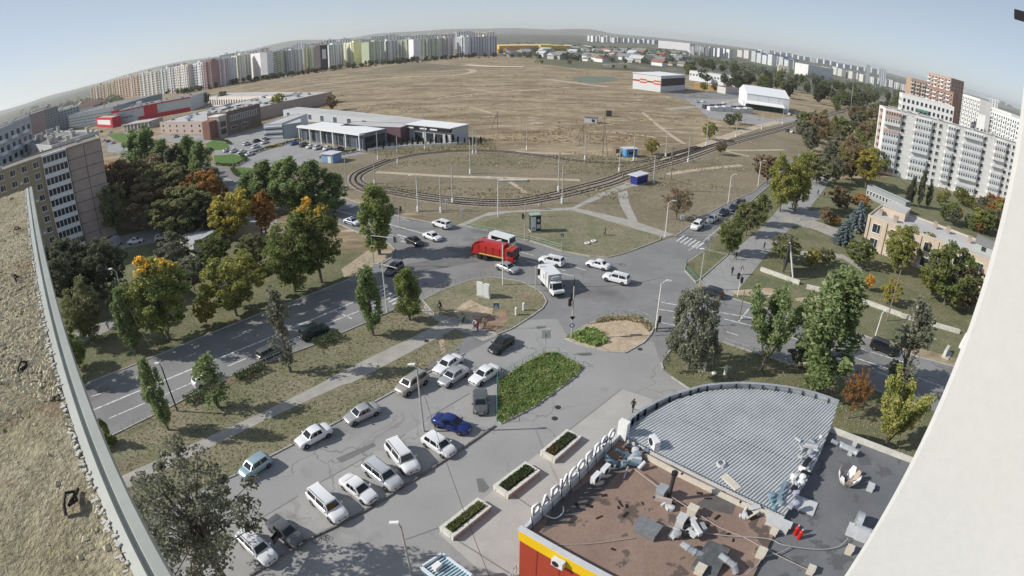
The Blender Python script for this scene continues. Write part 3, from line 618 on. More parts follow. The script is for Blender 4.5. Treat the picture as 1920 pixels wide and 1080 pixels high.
t = ac_unit(1054, 1052, 6.9, rot-pi/2, 'white air conditioner hung on the yellow cornice'); v_ = (t.location.xy-CA).dot(vd); t.location = (*cl(-.33, v_), 6.75)
def duct(name, pts, r, label, mat=None, n=8, rings_=True, cat='duct'):
    t = thing(name, label, cat, pts[0]); o = Vector(pts[0]); q = [Vector(p)-o for p in pts]; b = MB(); b.tube(q, r, n); b.build('pipe', mat or galv, t)
    if rings_:
        for i in range(1, len(q)-1): k = MB(); d = (q[i+1]-q[i-1]).normalized()*.05; k.tube([q[i]-d, q[i]+d], r*1.15, n); k.build('collar', mat or galv, t)
    return t
def vbox(px, py, z, dims, rz, label, mat=None, name='vent_box', lid=True, cat='vent'):
    t = thing(name, label, cat, at(px, py, z), rz); b = MB(); b.box((0, 0, 0), dims); b.build('casing', mat or galv, t)
    if lid: k = MB(); k.box((0, 0, dims[2]+.002), (dims[0]*1.12, dims[1]*1.12, .08)); k.build('lid', mat or galv, t)
    return t
bx_ = rot
duct('exhaust_chimney', [at(1252, 938, ROOFZ), at(1252, 938, ROOFZ)[:2]+(ROOFZ+2.9,)], .17, 'tall dark stovepipe chimney on the brown roof', plain('soot', (.045, .042, .042), .6), 10, False, 'chimney')
g = MB(); g.lathe([(.05, 0), (.26, .05), (.26, .3), (.05, .38)], 10); x, y, z = at(1252, 938, ROOFZ); o = g.build('chimney_cap', dark); o.parent = bpy.data.objects['exhaust_chimney']; o.location = (0, 0, 2.85)
vbox(1238, 933, ROOFZ, (.8, .7, 1.1), bx_, 'grey metal vent box beside the dark chimney')
vbox(1212, 1000, ROOFZ, (1.0, 1.7, .9), bx_, 'grey sheet metal vent hood with an open end', M('hood', (.2, .21, .22), (.26, .27, .28), 2, .6, .3))
for px, py, dm, lb in ((1275, 985, (.8, .8, 1.2), 'grey fan box nearest the brown roof centre'), (1296, 965, (.7, .9, 1.0), 'olive fan housing behind the grey fan box'), (1262, 1004, (1.1, .6, .35), 'flat silver duct piece in front of the fan box'), (1455, 990, (.8, 2.4, 1.0), 'long pale cabinet at the corner of the ribbed roof'), (1448, 1003, (.6, .7, .6), 'small beige box by the pale cabinet'), (1425, 1042, (.8, .8, .7), 'cream box standing at the grey roof edge'), (1311, 1073, (.8, .8, .7), 'cream box low on the brown roof'), (1595, 1000, (1.0, 1.1, .8), 'white fan casing left of the round blower'), (1612, 1012, (.5, 1.3, 1.1), 'upright white fan casing by the wall'), (1590, 1036, (.7, .7, .7), 'beige cube vent under the white fan casings'), (1518, 1073, (.7, .7, .6), 'beige cube vent at the bottom of the grey roof'), (1600, 838, (.5, .5, .5), 'small box at the end of the silver silencer'), (1593, 852, (.55, .55, .5), 'second small box at the end of the silver silencer'), (1630, 918, (.75, .75, .6), 'lone square vent right of the white basket')):
    vbox(px, py, ROOFZ if px < 1440 else 7.1, tuple(k_*.82 for k_ in dm), bx_, lb, creamm if 'cream' in lb or 'beige' in lb or 'olive' in lb else lightg)
vbox(1505, 947, 7.1, (1.6, 2.4, .12), bx_, 'flat grey hatch cover at the foot of the ribbed roof', lightg, 'roof_hatch', False, 'hatch')
vbox(1370, 905, ZC-.2, (1.9, .7, .14), bx_+1.1, 'pale board lying across the ribbed roof', creamm, 'board', False, 'board')
duct('air_duct', [at(1278, 1018, ROOFZ+.9), at(1290, 1027, ROOFZ+.8), at(1302, 1035, ROOFZ+.6), at(1322, 1042, ROOFZ+.3)], .27, 'fat silver elbow duct bending over the brown roof')
duct('air_duct', [at(1350, 1040, ROOFZ+.9), at(1363, 1050, ROOFZ+.8), at(1376, 1060, ROOFZ+.6), at(1380, 1074, ROOFZ+.1)], .25, 'silver elbow duct by the dark sloping hood')
duct('air_duct', [at(1612, 990, 7.8), at(1630, 998, 7.8), at(1652, 1006, 7.7)], .3, 'horizontal silver duct running from the blower into the white wall')
duct('air_duct', [at(1618, 1050, 7.6), at(1628, 1056, 7.6), at(1640, 1064, 7.5)], .28, 'short silver duct at the foot of the white wall')
duct('silencer', [at(1574, 832, 7.6), at(1580, 836, 7.6), at(1600, 845, 7.6), at(1608, 850, 7.6)], .32, 'silver silencer drum lying by the grey parapet')
duct('air_duct', [at(1560, 826, 8), at(1570, 832, 7.8)], .2, 'short silver elbow beside the silencer drum')
t = thing('blower', 'round grey snail blower on the grey roof', 'fan', at(1604, 988, 7.1), bx_); b = MB(); b.lathe([(.1, -.3), (.75, -.3), (.75, .3), (.1, .3)], 18, (0, 0, .8), 0, 'y'); b.build('drum', galv, t); b = MB(); b.box((.45, 0, .25), (.8, .5, .5)); b.build('outlet', galv, t)
# dark sloping hood
t = thing('dark_hood', 'dark sloping sheet hood between the two elbow ducts', 'hood', at(1330, 1056, ROOFZ), bx_); b = MB(); b.hexa([(-1.2, -1.0, 0), (1.2, -1.0, 0), (1.2, 1.0, 0), (-1.2, 1.0, 0)], [(-1.0, -1.0, .25), (1.2, -.9, 1.0), (1.2, .9, 1.0), (-1.0, 1.0, .25)]); b.build('shell', M('hood_dark', (.085, .09, .095), (.12, .125, .13), 2, .6, .3), t)
# satellite basket of white petals
t = thing('dish_basket', 'open ring of white curved dish petals on the grey roof', 'antenna', at(1586, 906, 7.1), 0)
for i in range(9):
    a = 2*pi*i/9; b = MB(); rr2 = 1.0; rows = []
    for j, (r_, h_) in enumerate(((.35, .1), (.72, .28), (.98, .72), (1.12, 1.25))):
        wd = (.12, .3, .34, .2)[j]; rows += [(r_*cos(a)-wd*-sin(a)*s_, r_*sin(a)-wd*cos(a)*s_, h_) for s_ in (-1, 1)]
    b.add(rows+[(x*.96, y*.96, z+.03) for x, y, z in rows], [(2*j, 2*j+1, 2*j+3, 2*j+2) for j in range(3)]+[(8+2*j+2, 8+2*j+3, 8+2*j+1, 8+2*j) for j in range(3)]+[(2*j+2, 8+2*j+2, 8+2*j, 2*j) for j in range(3)]+[(2*j+1, 8+2*j+1, 8+2*j+3, 2*j+3) for j in range(3)]+[(6, 7, 15, 14), (1, 0, 8, 9)])
    if i not in (2,): b.build('petal', whitep if i % 3 else M('tan_petal', (.42, .33, .28), None, fine=0) if 'tan_petal' not in MATS else MATS['tan_petal'], t)
b = MB()
for i in range(9): a = 2*pi*i/9; b.tube([(0, 0, .1), (.9*cos(a+.3), .9*sin(a+.3), .6)], .03, 4)
b.build('frame', dark, t)
for px, py, lb in ((1497, 1010, 'red gas cylinder nearer the camera on the grey roof'), (1490, 1002, 'red gas cylinder behind its twin on the grey roof')):
    t = thing('gas_cylinder', lb, 'gas cylinder', at(px, py, 7.1), 0, 'red gas cylinders on the grey roof'); b = MB(); b.lathe([(.16, 0), (.19, .05), (.19, .8), (.1, .95), (.1, 1.02)], 10); b.build('bottle', plain('gas_red', (.5, .02, .015), .45) if 'gas_red' not in MATS else MATS['gas_red'], t); b = MB(); b.lathe([(.06, 1.02), (.08, 1.08), (.03, 1.14)], 8); b.build('valve', lightg, t)
# coiled cable, pipes snaking over the roofs
def cable(pts, r, label, mat, name='roof_pipe', cat='pipe', z=None):
    b = MB(); b.tube(smooth_line([at(*p) for p in pts], 4), r, 5); return tag(b.build(name, mat), label, cat)
cpal = plain('pale_cable', (.42, .36, .32), .7)
cable([(1190, 880, 8.0), (1250, 925, 7.9), (1300, 958, 7.6), (1352, 990, 7.5), (1400, 1010, 7.5), (1440, 1032, 7.6), (1515, 1068, 7.5)], .035, 'long pale pipe crossing from the sign to the grey roof', cpal)
cable([(1205, 975, 7.9), (1290, 995, 7.5), (1370, 1005, 7.5), (1440, 1010, 7.5), (1470, 1022, 7.5), (1530, 1030, 7.3), (1570, 1026, 7.3), (1590, 1010, 7.6)], .05, 'wavy grey hose across both roofs to the fan casings', M('hose_grey', (.34, .33, .32), None))
cable([(1395, 1080, 7.3), (1418, 1062, 7.4), (1432, 1045, 7.5), (1460, 1037, 7.4), (1482, 1026, 7.4)], .05, 'short grey hose hanging by the cream box', MATS['hose_grey'])
cable([(1015, 1020, 7.42), (1100, 1020, 7.42), (1190, 1008, 7.45)], .03, 'thin wire trailing over the front of the brown roof', cpal, 'wire', 'wire')
cable([(1020, 965, 7.42), (1040, 972, 7.45), (1055, 962, 7.45), (1056, 950, 7.5)], .05, 'pale bent hose lying behind the first sign letter', whitep, 'hose', 'hose')
b = MB(); x, y, z = at(1352, 871, ZC-.1)
for k in range(5): b.tube([(.42*cos(a*.7)*(1-.05*k), .42*sin(a*.7)*(1-.05*k), .05*k+.03*sin(a)) for a in range(10)], .025, 4)
o = tag(b.build('cable_coil', lightg), 'pale coil of cable lying on the ribbed roof', 'cable coil'); o.location = (x, y, z)
# bundles of scrap sheet metal
def scrap(px, py, z, n, spread, label, seed, pal):
    t = thing('scrap_heap', label, 'scrap metal', at(px, py, z)); q = random.Random(seed)
    for i in range(n):
        b = MB(); kind = q.random(); an = q.random()*3.1; p = (q.gauss(0, spread[0]), q.gauss(0, spread[1]), q.uniform(0, .4)); p = (p[0]*cos(rot)-p[1]*sin(rot), p[0]*sin(rot)+p[1]*cos(rot), p[2])
        if kind < .45: b.box(p, (q.uniform(.3, 1.5), q.uniform(.2, .5), q.uniform(.05, .4)), an); nm = 'sheet_piece'
        elif kind < .75: L = q.uniform(.4, 1.4); b.tube([p, (p[0]+cos(an)*L, p[1]+sin(an)*L, p[2]+q.uniform(0, .5))], q.uniform(.08, .2), 8); nm = 'duct_piece'
        else: b.lathe([(.1, 0), (.3, .05), (.3, .35), (.1, .4)], 9, p); nm = 'elbow_piece'
        b.build(nm, pal[q.randrange(len(pal))], t)
bluem = M('blue_grey_sheet', (.22, .30, .36), (.30, .38, .44), 2, .5, .3); blued = plain('blue_duct', (.10, .16, .20), .5, .3)
scrap(1180, 868, ROOFZ, 20, (.9, .75), 'heap of blue grey duct scrap at the far end of the sign', 1, [bluem, blued, galv, lightg])
scrap(1500, 905, ZC-.2, 20, (1.5, .4), 'lilac and white scrap ducting along the ribbed roof edge', 2, [whitep, galv, dark, M('lilac_sheet', (.36, .36, .46), None)])
scrap(1515, 842, ZC-.2, 14, (.9, .5), 'pale blue scrap pieces at the far corner of the ribbed roof', 3, [bluem, galv, lightg])
scrap(1455, 935, ZC-.2, 10, (.7, .35), 'turquoise sheet scraps at the near corner of the ribbed roof', 4, [M('teal_sheet', (.12, .24, .30), None), bluem])
scrap(1245, 950, ROOFZ, 9, (.5, .3), 'tangle of thin pipes around the foot of the dark chimney', 5, [dark, lightg, cpal])
scrap(1400, 965, ROOFZ, 9, (.45, .35), 'clutter of dark parts by the cream edge board', 6, [dark, creamm, lightg])
scrap(1298, 990, ROOFZ+.3, 10, (.6, .4), 'silver fan brackets in the middle of the brown roof', 7, [galv, lightg, dark])
b = MB(); qr = random.Random(5)
for px, py in ((1082, 948), (1105, 949), (1133, 929), (1164, 945), (1175, 949), (1160, 952), (1173, 965), (1124, 970), (1205, 944), (1150, 1030), (1328, 935), (1312, 925), (1345, 970), (1322, 985), (1375, 1013), (1365, 1002)):
    x, y, z = at(px, py, ROOFZ); an = qr.random()*3
    b.box((x, y, z-.01), (qr.uniform(.3, .7), qr.uniform(.15, .3), .03), an)
tag(b.build('tar_spots', plain('tar', (.02, .015, .012), .7)), kind='stuff')
for q_, z_ in (([(1345, 920), (1385, 935), (1372, 965), (1300, 948)], ROOFZ+.012), ([(1040, 945), (1150, 870), (1165, 880), (1090, 960), (1015, 1000)], ROOFZ+.008)):
    g = MB(); g.poly(PP(q_, z_), z_); g.build('felt_patch', M('felt_patch', (.105, .098, .095), (.13, .12, .115), 1, .9, coord='World', fine=.1, fs=5) if 'felt_patch' not in MATS else MATS['felt_patch'], cafe)
# kiosk with a pale blue roof at the bottom edge, fence by the red wall
kt = thing('kiosk', 'small kiosk with pale blue ribbed roof at the bottom edge', 'kiosk')
ka, kb_, kc = Vector(P(790, 1062, 3.2)), Vector(P(829, 1037, 3.2)), Vector(P(886, 1079, 3.2)); kd = ka+(kc-kb_)
g = MB(); g.prism([tuple(ka.lerp(kc, .03)), tuple(kb_.lerp(kd, .03)), tuple(kc.lerp(ka, .03)), tuple(kd.lerp(kb_, .03))], 0, 2.9); g.build('wall', M('kiosk_teal', (.07, .20, .26), None), kt)
kp = [tuple(ka), tuple(kb_), tuple(kc), tuple(kd)]
for a, b in zip(kp, kp[1:]+kp[:1]): g = MB(); g.wall([a, b], .16, 2.75, 3.25); g.build('fascia', M('kiosk_white', (.62, .68, .74), None) if 'kiosk_white' not in MATS else MATS['kiosk_white'], kt)
g = MB(); du = (kc-kb_); dw = (ka-kb_); nn = 12
for i in range(nn):
    a = kb_+du*((i+.15)/nn)+dw*.03; b = kb_+du*((i+.6)/nn)+dw*.03; z0 = 3.02
    g.hexa([(*a, z0), (*b, z0), (*(b+dw*.94), z0), (*(a+dw*.94), z0)], [(*a, z0+.05), (*b, z0+.05), (*(b+dw*.94), z0+.05), (*(a+dw*.94), z0+.05)])
g.build('roof_ribs', M('kiosk_blue', (.52, .64, .70), (.6, .7, .76), 2, .45, .3), kt)
g = MB(); c_ = kb_+dw*.6+du*.25; g.box((c_.x, c_.y, 3.05), (.7, .5, .45), rot); g.build('roof_box', whitep, kt)
ft = thing('yard_fence', 'low frame fence panels at the foot of the red wall', 'fence')
for i, (a, b) in enumerate((((952, 1085), (968, 1058)), ((968, 1058), (980, 1068)))):
    A_, B_ = P(*a, 1.2), P(*b, 1.2); g = MB(); g.tube([(*A_, 1.2), (*B_, 1.2)], .04, 5); g.build('rail', lightg, ft); g = MB(); g.tube([(*A_, .3), (*B_, .3)], .04, 5); g.build('rail', lightg, ft); g = MB(); g.tube([(*A_, 0), (*A_, 1.25)], .05, 5); g.build('post', lightg, ft)
# ================================================================== BUILDINGS
winm = glass('window_dark', (.035, .042, .055), .15); winl = glass('window_sky', (.10, .12, .15), .12)
beige = M('beige_render', (.52, .43, .34), (.58, .49, .39), .3, .85, fine=.06, fs=3); brownp = M('brown_panel', (.40, .325, .295), (.45, .365, .33), .4, .9, fine=.08, fs=4)
olive = M('olive_render', (.32, .27, .18), (.37, .315, .215), .3, .9, fine=.08, fs=2); whitepan = M('white_panel', (.72, .72, .70), (.78, .78, .76), .25, .85, fine=.06, fs=2)
roofg = M('flat_roof', (.20, .195, .19), (.27, .26, .25), .12, .9, fine=.12, fs=1.5); roofl = M('pale_roof', (.45, .44, .43), (.52, .51, .5), .1, .8, fine=.05)
def wallmat(c, k=.1):
    nm = 'wall_%d_%d_%d' % tuple(int(x*100) for x in c)
    return MATS.get(nm) or M(nm, c, tuple(x*(1+k) for x in c), .15, .88, fine=.06, fs=1)
def frame_of(A, B): return atan2(B[1]-A[1], B[0]-A[0]), hypot(B[0]-A[0], B[1]-A[1])
def bld(name, label, cat, A, B, D, h, wall, roofm=None, group=None, par=.5, z0=0., parts=True):
    """box building: A, B = left and right ground corners of the face turned to the camera; local x along it, local y into the block"""
    an, L = frame_of(A, B); t = thing(name, label, cat, (A[0], A[1], z0), an, group)
    g = MB(); g.box((L/2, D/2, -.3), (L, D, h+.3)); g.build('wall', wall, t)
    g = MB(); g.box((L/2, D/2, h+.002), (L-.5, D-.5, .12)); g.build('roof', roofm or roofg, t)
    if par: g = MB(); g.ring(-.04, -.04, L+.04, D+.04, .3, h+.003, h+par); g.build('parapet', wall, t)
    t['L'] = L; t['D'] = D; t['H'] = h
    return t
FACE = {'front': lambda t, u: (u, 0., 0.), 'left': lambda t, u: (0., t['D']-u, -pi/2), 'right': lambda t, u: (t['L'], u, pi/2), 'back': lambda t, u: (t['L']-u, t['D'], pi)}
def wins(t, face, us, zs, w, h, frame=None, pane=None, stuff=True, name='windows'):
    """windows as real panes with frames standing out 6 cm; far ones joined into one part"""
    frame = frame or MATS['white_paint']; pane = pane or winm
    if stuff:
        g = MB()
        for u in us:
            x, y, a = FACE[face](t, u); nx, ny = sin(a), -cos(a)
            for z in zs:
                if frame is not False: g.box((x+nx*.02, y+ny*.02, z-.12), (w+.24, .08, h+.24), a, 0)
                g.box((x+nx*.06, y+ny*.06, z), (w, .06, h), a, 1)
        o = g.build(name, [frame or pane, pane], t); o['kind'] = 'stuff'; return o
    key = (round(w, 2), round(h, 2), frame.name, pane.name)
    if key not in WM:
        f = MB()
        for a in ((0, -.09, w+.2, .10), (0, h, w+.2, .09)): f.box((a[0], -.03, a[1]), (a[2], .12, a[3]))
        for x in (-w/2-.05, w/2+.05): f.box((x, -.03, 0.002), (.1, .12, h-.004))
        f.box((w*.12, -.03, .002), (.06, .11, h-.004)); f.box((0, -.1, -.14), (w+.3, .16, .05))
        p = MB(); p.box((0, 0, 0), (w, .05, h))
        WM[key] = (f.mesh('window', frame), p.mesh('pane', pane))
    for u in us:
        x, y, a = FACE[face](t, u)
        for z in zs:
            o = place('window', WM[key][0], t, (x, y, z), a); place('pane', WM[key][1], o)
WM = {}
def balcony(t, face, u, z, w, mat, glazed=True, d=1.1):
    x, y, a = FACE[face](t, u); nx, ny = sin(a), -cos(a)
    g = MB(); g.box((x+nx*d/2, y+ny*d/2, z-.15), (w, d, .15), a); g.box((x+nx*d, y+ny*d, z), (w, .08, 1.05), a)
    for s in (-1, 1): g.box((x+nx*d/2+cos(a)*s*(w/2-.04), y+ny*d/2+sin(a)*s*(w/2-.04), z), (.08, d-.1, 1.05), a)
    if glazed:
        g.box((x+nx*(d-.03), y+ny*(d-.03), z+1.06), (w-.06, .06, 1.35), a); k_ = max(2, int(w/1.05))
        for j in range(k_): uu = -w/2+w*(j+.5)/k_; g.box((x+nx*(d+.012)+cos(a)*uu, y+ny*(d+.012)+sin(a)*uu, z+1.2), (w/k_*.56, .05, 1.08), a, 1)
        g.box((x+nx*d/2, y+ny*d/2, z+2.42), (w, d, .1), a)
    o = g.build('balcony', [mat, winl], t); return o
def roof_bits(t, n, seed, mat=None, h=1.2, s=1.2):
    q = random.Random(seed)
    for i in range(n):
        g = MB(); z = t['H']+.12; x, y = q.uniform(1.5, t['L']-1.5), q.uniform(1.5, t['D']-1.5); a, b, c = q.uniform(.5, 1)*s, q.uniform(.5, 1)*s, q.uniform(.5, 1)*h
        g.box((x, y, z), (a, b, c)); o = g.build('roof_vent', mat or MATS['concrete'], t); g = MB(); g.box((x, y, z+c+.002), (a*1.3, b*1.3, .12)); g.build('vent_cap', mat or MATS['concrete'], o)

# ---- nine-storey slab at the left: olive wall, white loggia stack, blank brown panels at its end
EB = P(222, 440); dl = (cos(radians(46.7)), sin(radians(46.7)))
LA = (EB[0]-dl[0]*62, EB[1]-dl[1]*62)
t = bld('apartment_block', 'nine storey block with brown blank end panels and a white loggia stack at the left', 'apartment block', LA, EB, 12.5, 25.4, olive, roofg, None, .5)
L = t['L']; pw = 9.6/2
for r in range(9):
    for c in range(2):
        g = MB(); g.box((L-9.6+pw*(c+.5), -.06, .35+r*2.79), (pw-.14, .14, 2.66)); g.build('panel', brownp, t)
g = MB(); g.box((L-4.8, -.01, 0), (9.7, .06, 25.3)); g.build('panel_joint', dark, t)
wb = M('loggia_white', (.68, .70, .71), (.74, .76, .77), .5, .8, fine=.05)
lx0, lx1 = L-9.75-6.9, L-9.8
for r in range(9):
    z = .5+r*2.78
    g = MB(); g.box(((lx0+lx1)/2, -.5, z), (lx1-lx0, 1.0, 1.15)); g.build('loggia_parapet', wb, t)
    for k in range(6):
        u = lx0+.62+k*(6.95-.35)/6; o = MB(); o.box((0, 0, 0), (.92, .1, 1.42)); o = place('window', WM.setdefault('log', o.mesh('window', winm)), t, (u+.0, -.93, z+1.2))
    if r == 0: o = MB(); o.box((0, 0, 0), (.16, .12, 1.5)); lgm = o.mesh('loggia_post', MATS['white_paint'])
    for k in range(7): place('loggia_post', lgm, t, (lx0+.1+k*(6.9-.2)/6, -.95, z+1.16))
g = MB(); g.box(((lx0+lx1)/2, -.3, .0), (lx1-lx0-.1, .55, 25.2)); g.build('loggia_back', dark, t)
g = MB(); g.box(((lx0+lx1)/2, -.5, 25.5), (lx1-lx0+.3, 1.2, .5)); g.build('loggia_roof', wb, t)
for k in range(4): g = MB(); g.box((lx0+1+k*1.6, -1.06, 25.05), (.3, .08, .25)); g.build('vent_slot', dark, t)
us = [L-9.75-6.9-2.0-3.4*i for i in range(7)]
wins(t, 'front', us, [1.2+2.78*r for r in range(9)], 1.5, 1.45, stuff=False)
for k in range(14): g = MB(); g.box((L-18.6-3.0*k*.85, -.02, 24.6), (.32, .06, .26)); g.build('vent_slot', dark, t)
qr = random.Random(8)
for k in range(9): # conditioners under windows
    g = MB(); u = us[qr.randrange(6)]-1.5; z = 1.3+2.78*qr.randrange(2, 9); g.box((u, -.25, z), (.8, .35, .55)); g.build('conditioner_box', MATS['ac_white'], t)
roof_bits(t, 9, 4); o = MB(); o.tube([(L-11, 5, 25.5), (L-11, 5, 29)], .05, 5); o.build('aerial', dark, t)

# ---- long white nine-storey panel block at the right
RA, RB = P(1661, 203, 25.9), P(1909, 271, 25.9); RB = ext(RA, RB, 28)
t = bld('apartment_block', 'long white nine storey panel block with stacks of loggias on the right', 'apartment block', RA, RB, 12.5, 25.6, whitepan, roofg, None, .35)
L = t['L']; pinkp = M('pink_balcony', (.58, .42, .36), None, fine=.04); fls = [1.3+2.78*r for r in range(9)]
sec = [('b', 0, 6.6), ('w', 7.2, 12.6), ('b', 13.2, 20.4), ('w', 21, 27.5), ('b', 28.2, 31.4), ('w', 32, 35.4), ('b', 36, 45), ('w', 45.6, 51), ('b', 51.6, 57), ('w', 57.6, 66), ('b', 66.6, 75), ('w', 76, 88)]
qr = random.Random(21)
for kind, a, b in sec:
    if a > L-3: break
    if kind == 'w': wins(t, 'front', [a+1.2+k*2.7 for k in range(int((b-a)/2.7))], fls, 1.45, 1.45, stuff=False)
    else:
        for z in fls:
            m_ = pinkp if (a == 0 and qr.random() < .35) else (wb if qr.random() < .85 else whitepan); balcony(t, 'front', (a+b)/2, z-.85, b-a, m_, qr.random() < .85)
for u in (6.9, 12.9, 20.7, 27.8, 35.7, 45.3, 57.3, 66.3):
    g = MB(); g.box((u, -.02, 0), (.09, .05, 25.4)); g.build('panel_joint', lightg, t)
for r in range(1, 9): g = MB(); g.box((L/2, -.015, r*2.78), (L, .035, .06)); g.build('panel_joint', lightg, t)
for z in fls: balcony(t, 'left', 6, z-.85, 3.4, pinkp, True, .6)
for k in range(40): g = MB(); g.box((1+k*2.2, -.03, 25.05), (.28, .06, .22)); g.build('vent_slot', dark, t)
roof_bits(t, 14, 9, None, 1.3, 2)
# ---- two-storey cream school
SA, SB = P(1628, 404, 7.6), P(1858, 490, 7.6); SB = ext(SA, SB, 6)
t = bld('school', 'two storey cream building with a grey flat roof in the park', 'school', SA, SB, 14, 7.4, beige, roofl, None, .45)
L = t['L']
wins(t, 'front', [2.6, 7.0, 11.4, 15.8, 20.2, 24.6, 29.0, 32.4], [.9, 4.3], 1.9, 2.0, stuff=False)
for u in (.4, 4.8, 9.2, 13.6, 18, 22.4, 26.8, 31): g = MB(); g.box((u, -.14, 0), (.55, .3, 7.35)); g.build('pilaster', beige, t)
wins(t, 'left', [3, 7, 11], [.9, 4.3], 1.7, 1.9, stuff=False)
for x, y, w_, d_, h_ in ((3.5, 12, 1, 1, 1.4), (6.3, 3, 1, 1, 1.2), (2, 4.6, .9, .9, 1.2), (15.5, 10, 1, 1, 1.5), (19, 10, 1, 1, 1.5), (25, 9, 1, 1, 1.4), (33, 4, 1, 1, 1.4)):
    g = MB(); g.box((x, y, 7.5), (w_, d_, h_)); g.box((x, y, 7.5+h_+.002), (w_*1.2, d_*1.2, .12)); g.build('chimney', M('school_chimney', (.36, .29, .24), None) if 'school_chimney' not in MATS else MATS['school_chimney'], t)
g = MB(); g.box((5, 9, 7.52), (6, 6.5, 2.0)); g.build('stair_house', beige, t); g = MB(); g.box((5, 9, 9.53), (6.3, 6.8, .15)); g.build('stair_house_roof', roofl, t)
g = MB(); g.box((31, 8, 7.52), (8.5, 7, 1.7)); g.build('attic', M('attic_pale', (.40, .43, .40), None), t); g = MB(); g.box((31, 8, 9.23), (9, 7.5, .2)); g.build('attic_roof', roofg, t); g = MB(); g.box((29, 4.47, 7.9), (1.2, .06, 1.0)); g.build('attic_window', winm, t)
# ---- blocks behind the white block
def top_block(name, label, a, b, da, db, D, wall, floors, cols, cat='apartment block', group=None, bal=False, side=None, roofm=None, dz=0.):
    """a, b = pixels of the roof corners; da, db = their distances; the ground is at 0"""
    A, B = T(*a, da), T(*b, db); h = (A[2]+B[2])/2+dz; t = bld(name, label, cat, A[:2], B[:2], D, h, wall, roofm, group, .4); L = t['L']
    fh = (h-1.2)/floors; n = cols
    zs = [1.2+fh*r for r in range(floors)]
    wins(t, 'front', [L*(i+.5)/n for i in range(n)], zs, L/n*.5, fh*.52)
    if side: wins(t, side, [D*(i+.5)/4 for i in range(4)], zs, 1.3, fh*.5, name='side_windows')
    if bal:
        g = MB()
        for i in range(0, n, 2):
            for z in zs: g.box((L*(i+.5)/n, -.5, z-.7), (L/n*1.0, 1.0, 1.0))
        o = g.build('balconies', wb, t); o['kind'] = 'stuff'
    return t
t = top_block('apartment_block', 'white block with green balconies rising behind the long white block', (1692, 182), (1790, 197), 285, 290, 13, whitepan, 9, 12, side='left')
g = MB()
for z in range(9): g.box((11, -.55, 1.2+z*3), (6, 1.1, 1.1))
o = g.build('balconies', M('green_balcony', (.12, .26, .22), None), t); o['kind'] = 'stuff'
brickm = M('orange_brick', (.42, .30, .21), (.48, .34, .24), .3, .9, fine=.1, fs=4); pinkb = M('pink_brick', (.40, .28, .22), (.46, .33, .26), .3, .9, fine=.1, fs=4)
top_block('apartment_tower', 'orange brick tower with arched loggias above the white block', (1709, 148), (1740, 153), 500, 505, 15, brickm, 12, 6, bal=True, side='right')
top_block('apartment_tower', 'pinkish brick stepped tower, tallest on the right skyline', (1741, 138), (1784, 145), 520, 500, 18, pinkb, 14, 7, bal=True, side='right')
top_block('apartment_tower', 'lower reddish wing in front of the pinkish tower', (1738, 160), (1788, 174), 470, 460, 12, M('red_brown_brick', (.30, .18, .13), None, fine=.1), 11, 8, bal=True)
top_block('apartment_block', 'low pale block with rows of balconies right of the towers', (1788, 172), (1838, 186), 620, 560, 14, whitepan, 9, 16, bal=True)
top_block('apartment_block', 'far white long block near the right edge', (1838, 192), (1896, 216), 640, 560, 14, whitepan, 9, 18, bal=True)
top_block('apartment_block', 'grey white block at the far right beside the wall', (1862, 205), (1912, 228), 480, 440, 14, wb, 9, 12, bal=True)
top_block('pump_house', 'small pale windowless house among the dark trees right of the white block', (1833, 216), (1848, 218), 330, 330, 8, whitepan, 2, 2, 'house')
top_block('low_shop', 'long low pale shop roof below the white block behind poplars', (1625, 356), (1700, 374), 182, 173, 3, wallmat((.28, .30, .30)), 1, 12, 'shop', None, False, None, M('green_grey_roof', (.25, .31, .32), None), 0)
# ---- blocks at the far left
top_block('apartment_block', 'grey nine storey block with bare panel end at the left edge', (-60, 262), (57, 226), 175, 215, 13, wallmat((.40, .42, .44)), 9, 10, bal=True)
for lab, q, z, wm in (('long flat roofed block dotted with vents behind the left block', ((97, 276), (185, 247), (127, 219), (76, 233)), 26, wallmat((.52, .54, .54))), ('dark faced block with pale roof edge far at the left', ((55, 216), (108, 199), (100, 193), (50, 208)), 27, wallmat((.20, .23, .24))), ('low block with pale roof left of the red shop', ((107, 211), (148, 199), (140, 195), (104, 205)), 20, wallmat((.34, .38, .40))), ('shaded long block behind the red shop', ((128, 217), (212, 201), (205, 195), (125, 209)), 14, wallmat((.24, .28, .30))), ('reddish block cut by the left edge', ((-30, 246), (16, 232), (8, 222), (-30, 236)), 26, wallmat((.34, .25, .24)))):
    w_ = [P(x, y, z) for x, y in q]; D_ = min(60, hypot(w_[3][0]-w_[0][0], w_[3][1]-w_[0][1])); t = bld('apartment_block', lab, 'apartment block', w_[0], w_[1], max(12, D_), z, wm, roofg, None, .4)
    n = max(4, int(t['L']/3.2)); wins(t, 'front', [t['L']*(i+.5)/n for i in range(n)], [1.2+2.8*r for r in range(int(z/2.85))], 1.5, 1.4)
    wins(t, 'left', [t['D']*(i+.5)/6 for i in range(6)], [1.2+2.8*r for r in range(int(z/2.85))], 1.5, 1.4, name='side_windows')
    roof_bits(t, 22 if 'vents' in lab else 6, 31, None, 2.2, 1.6)
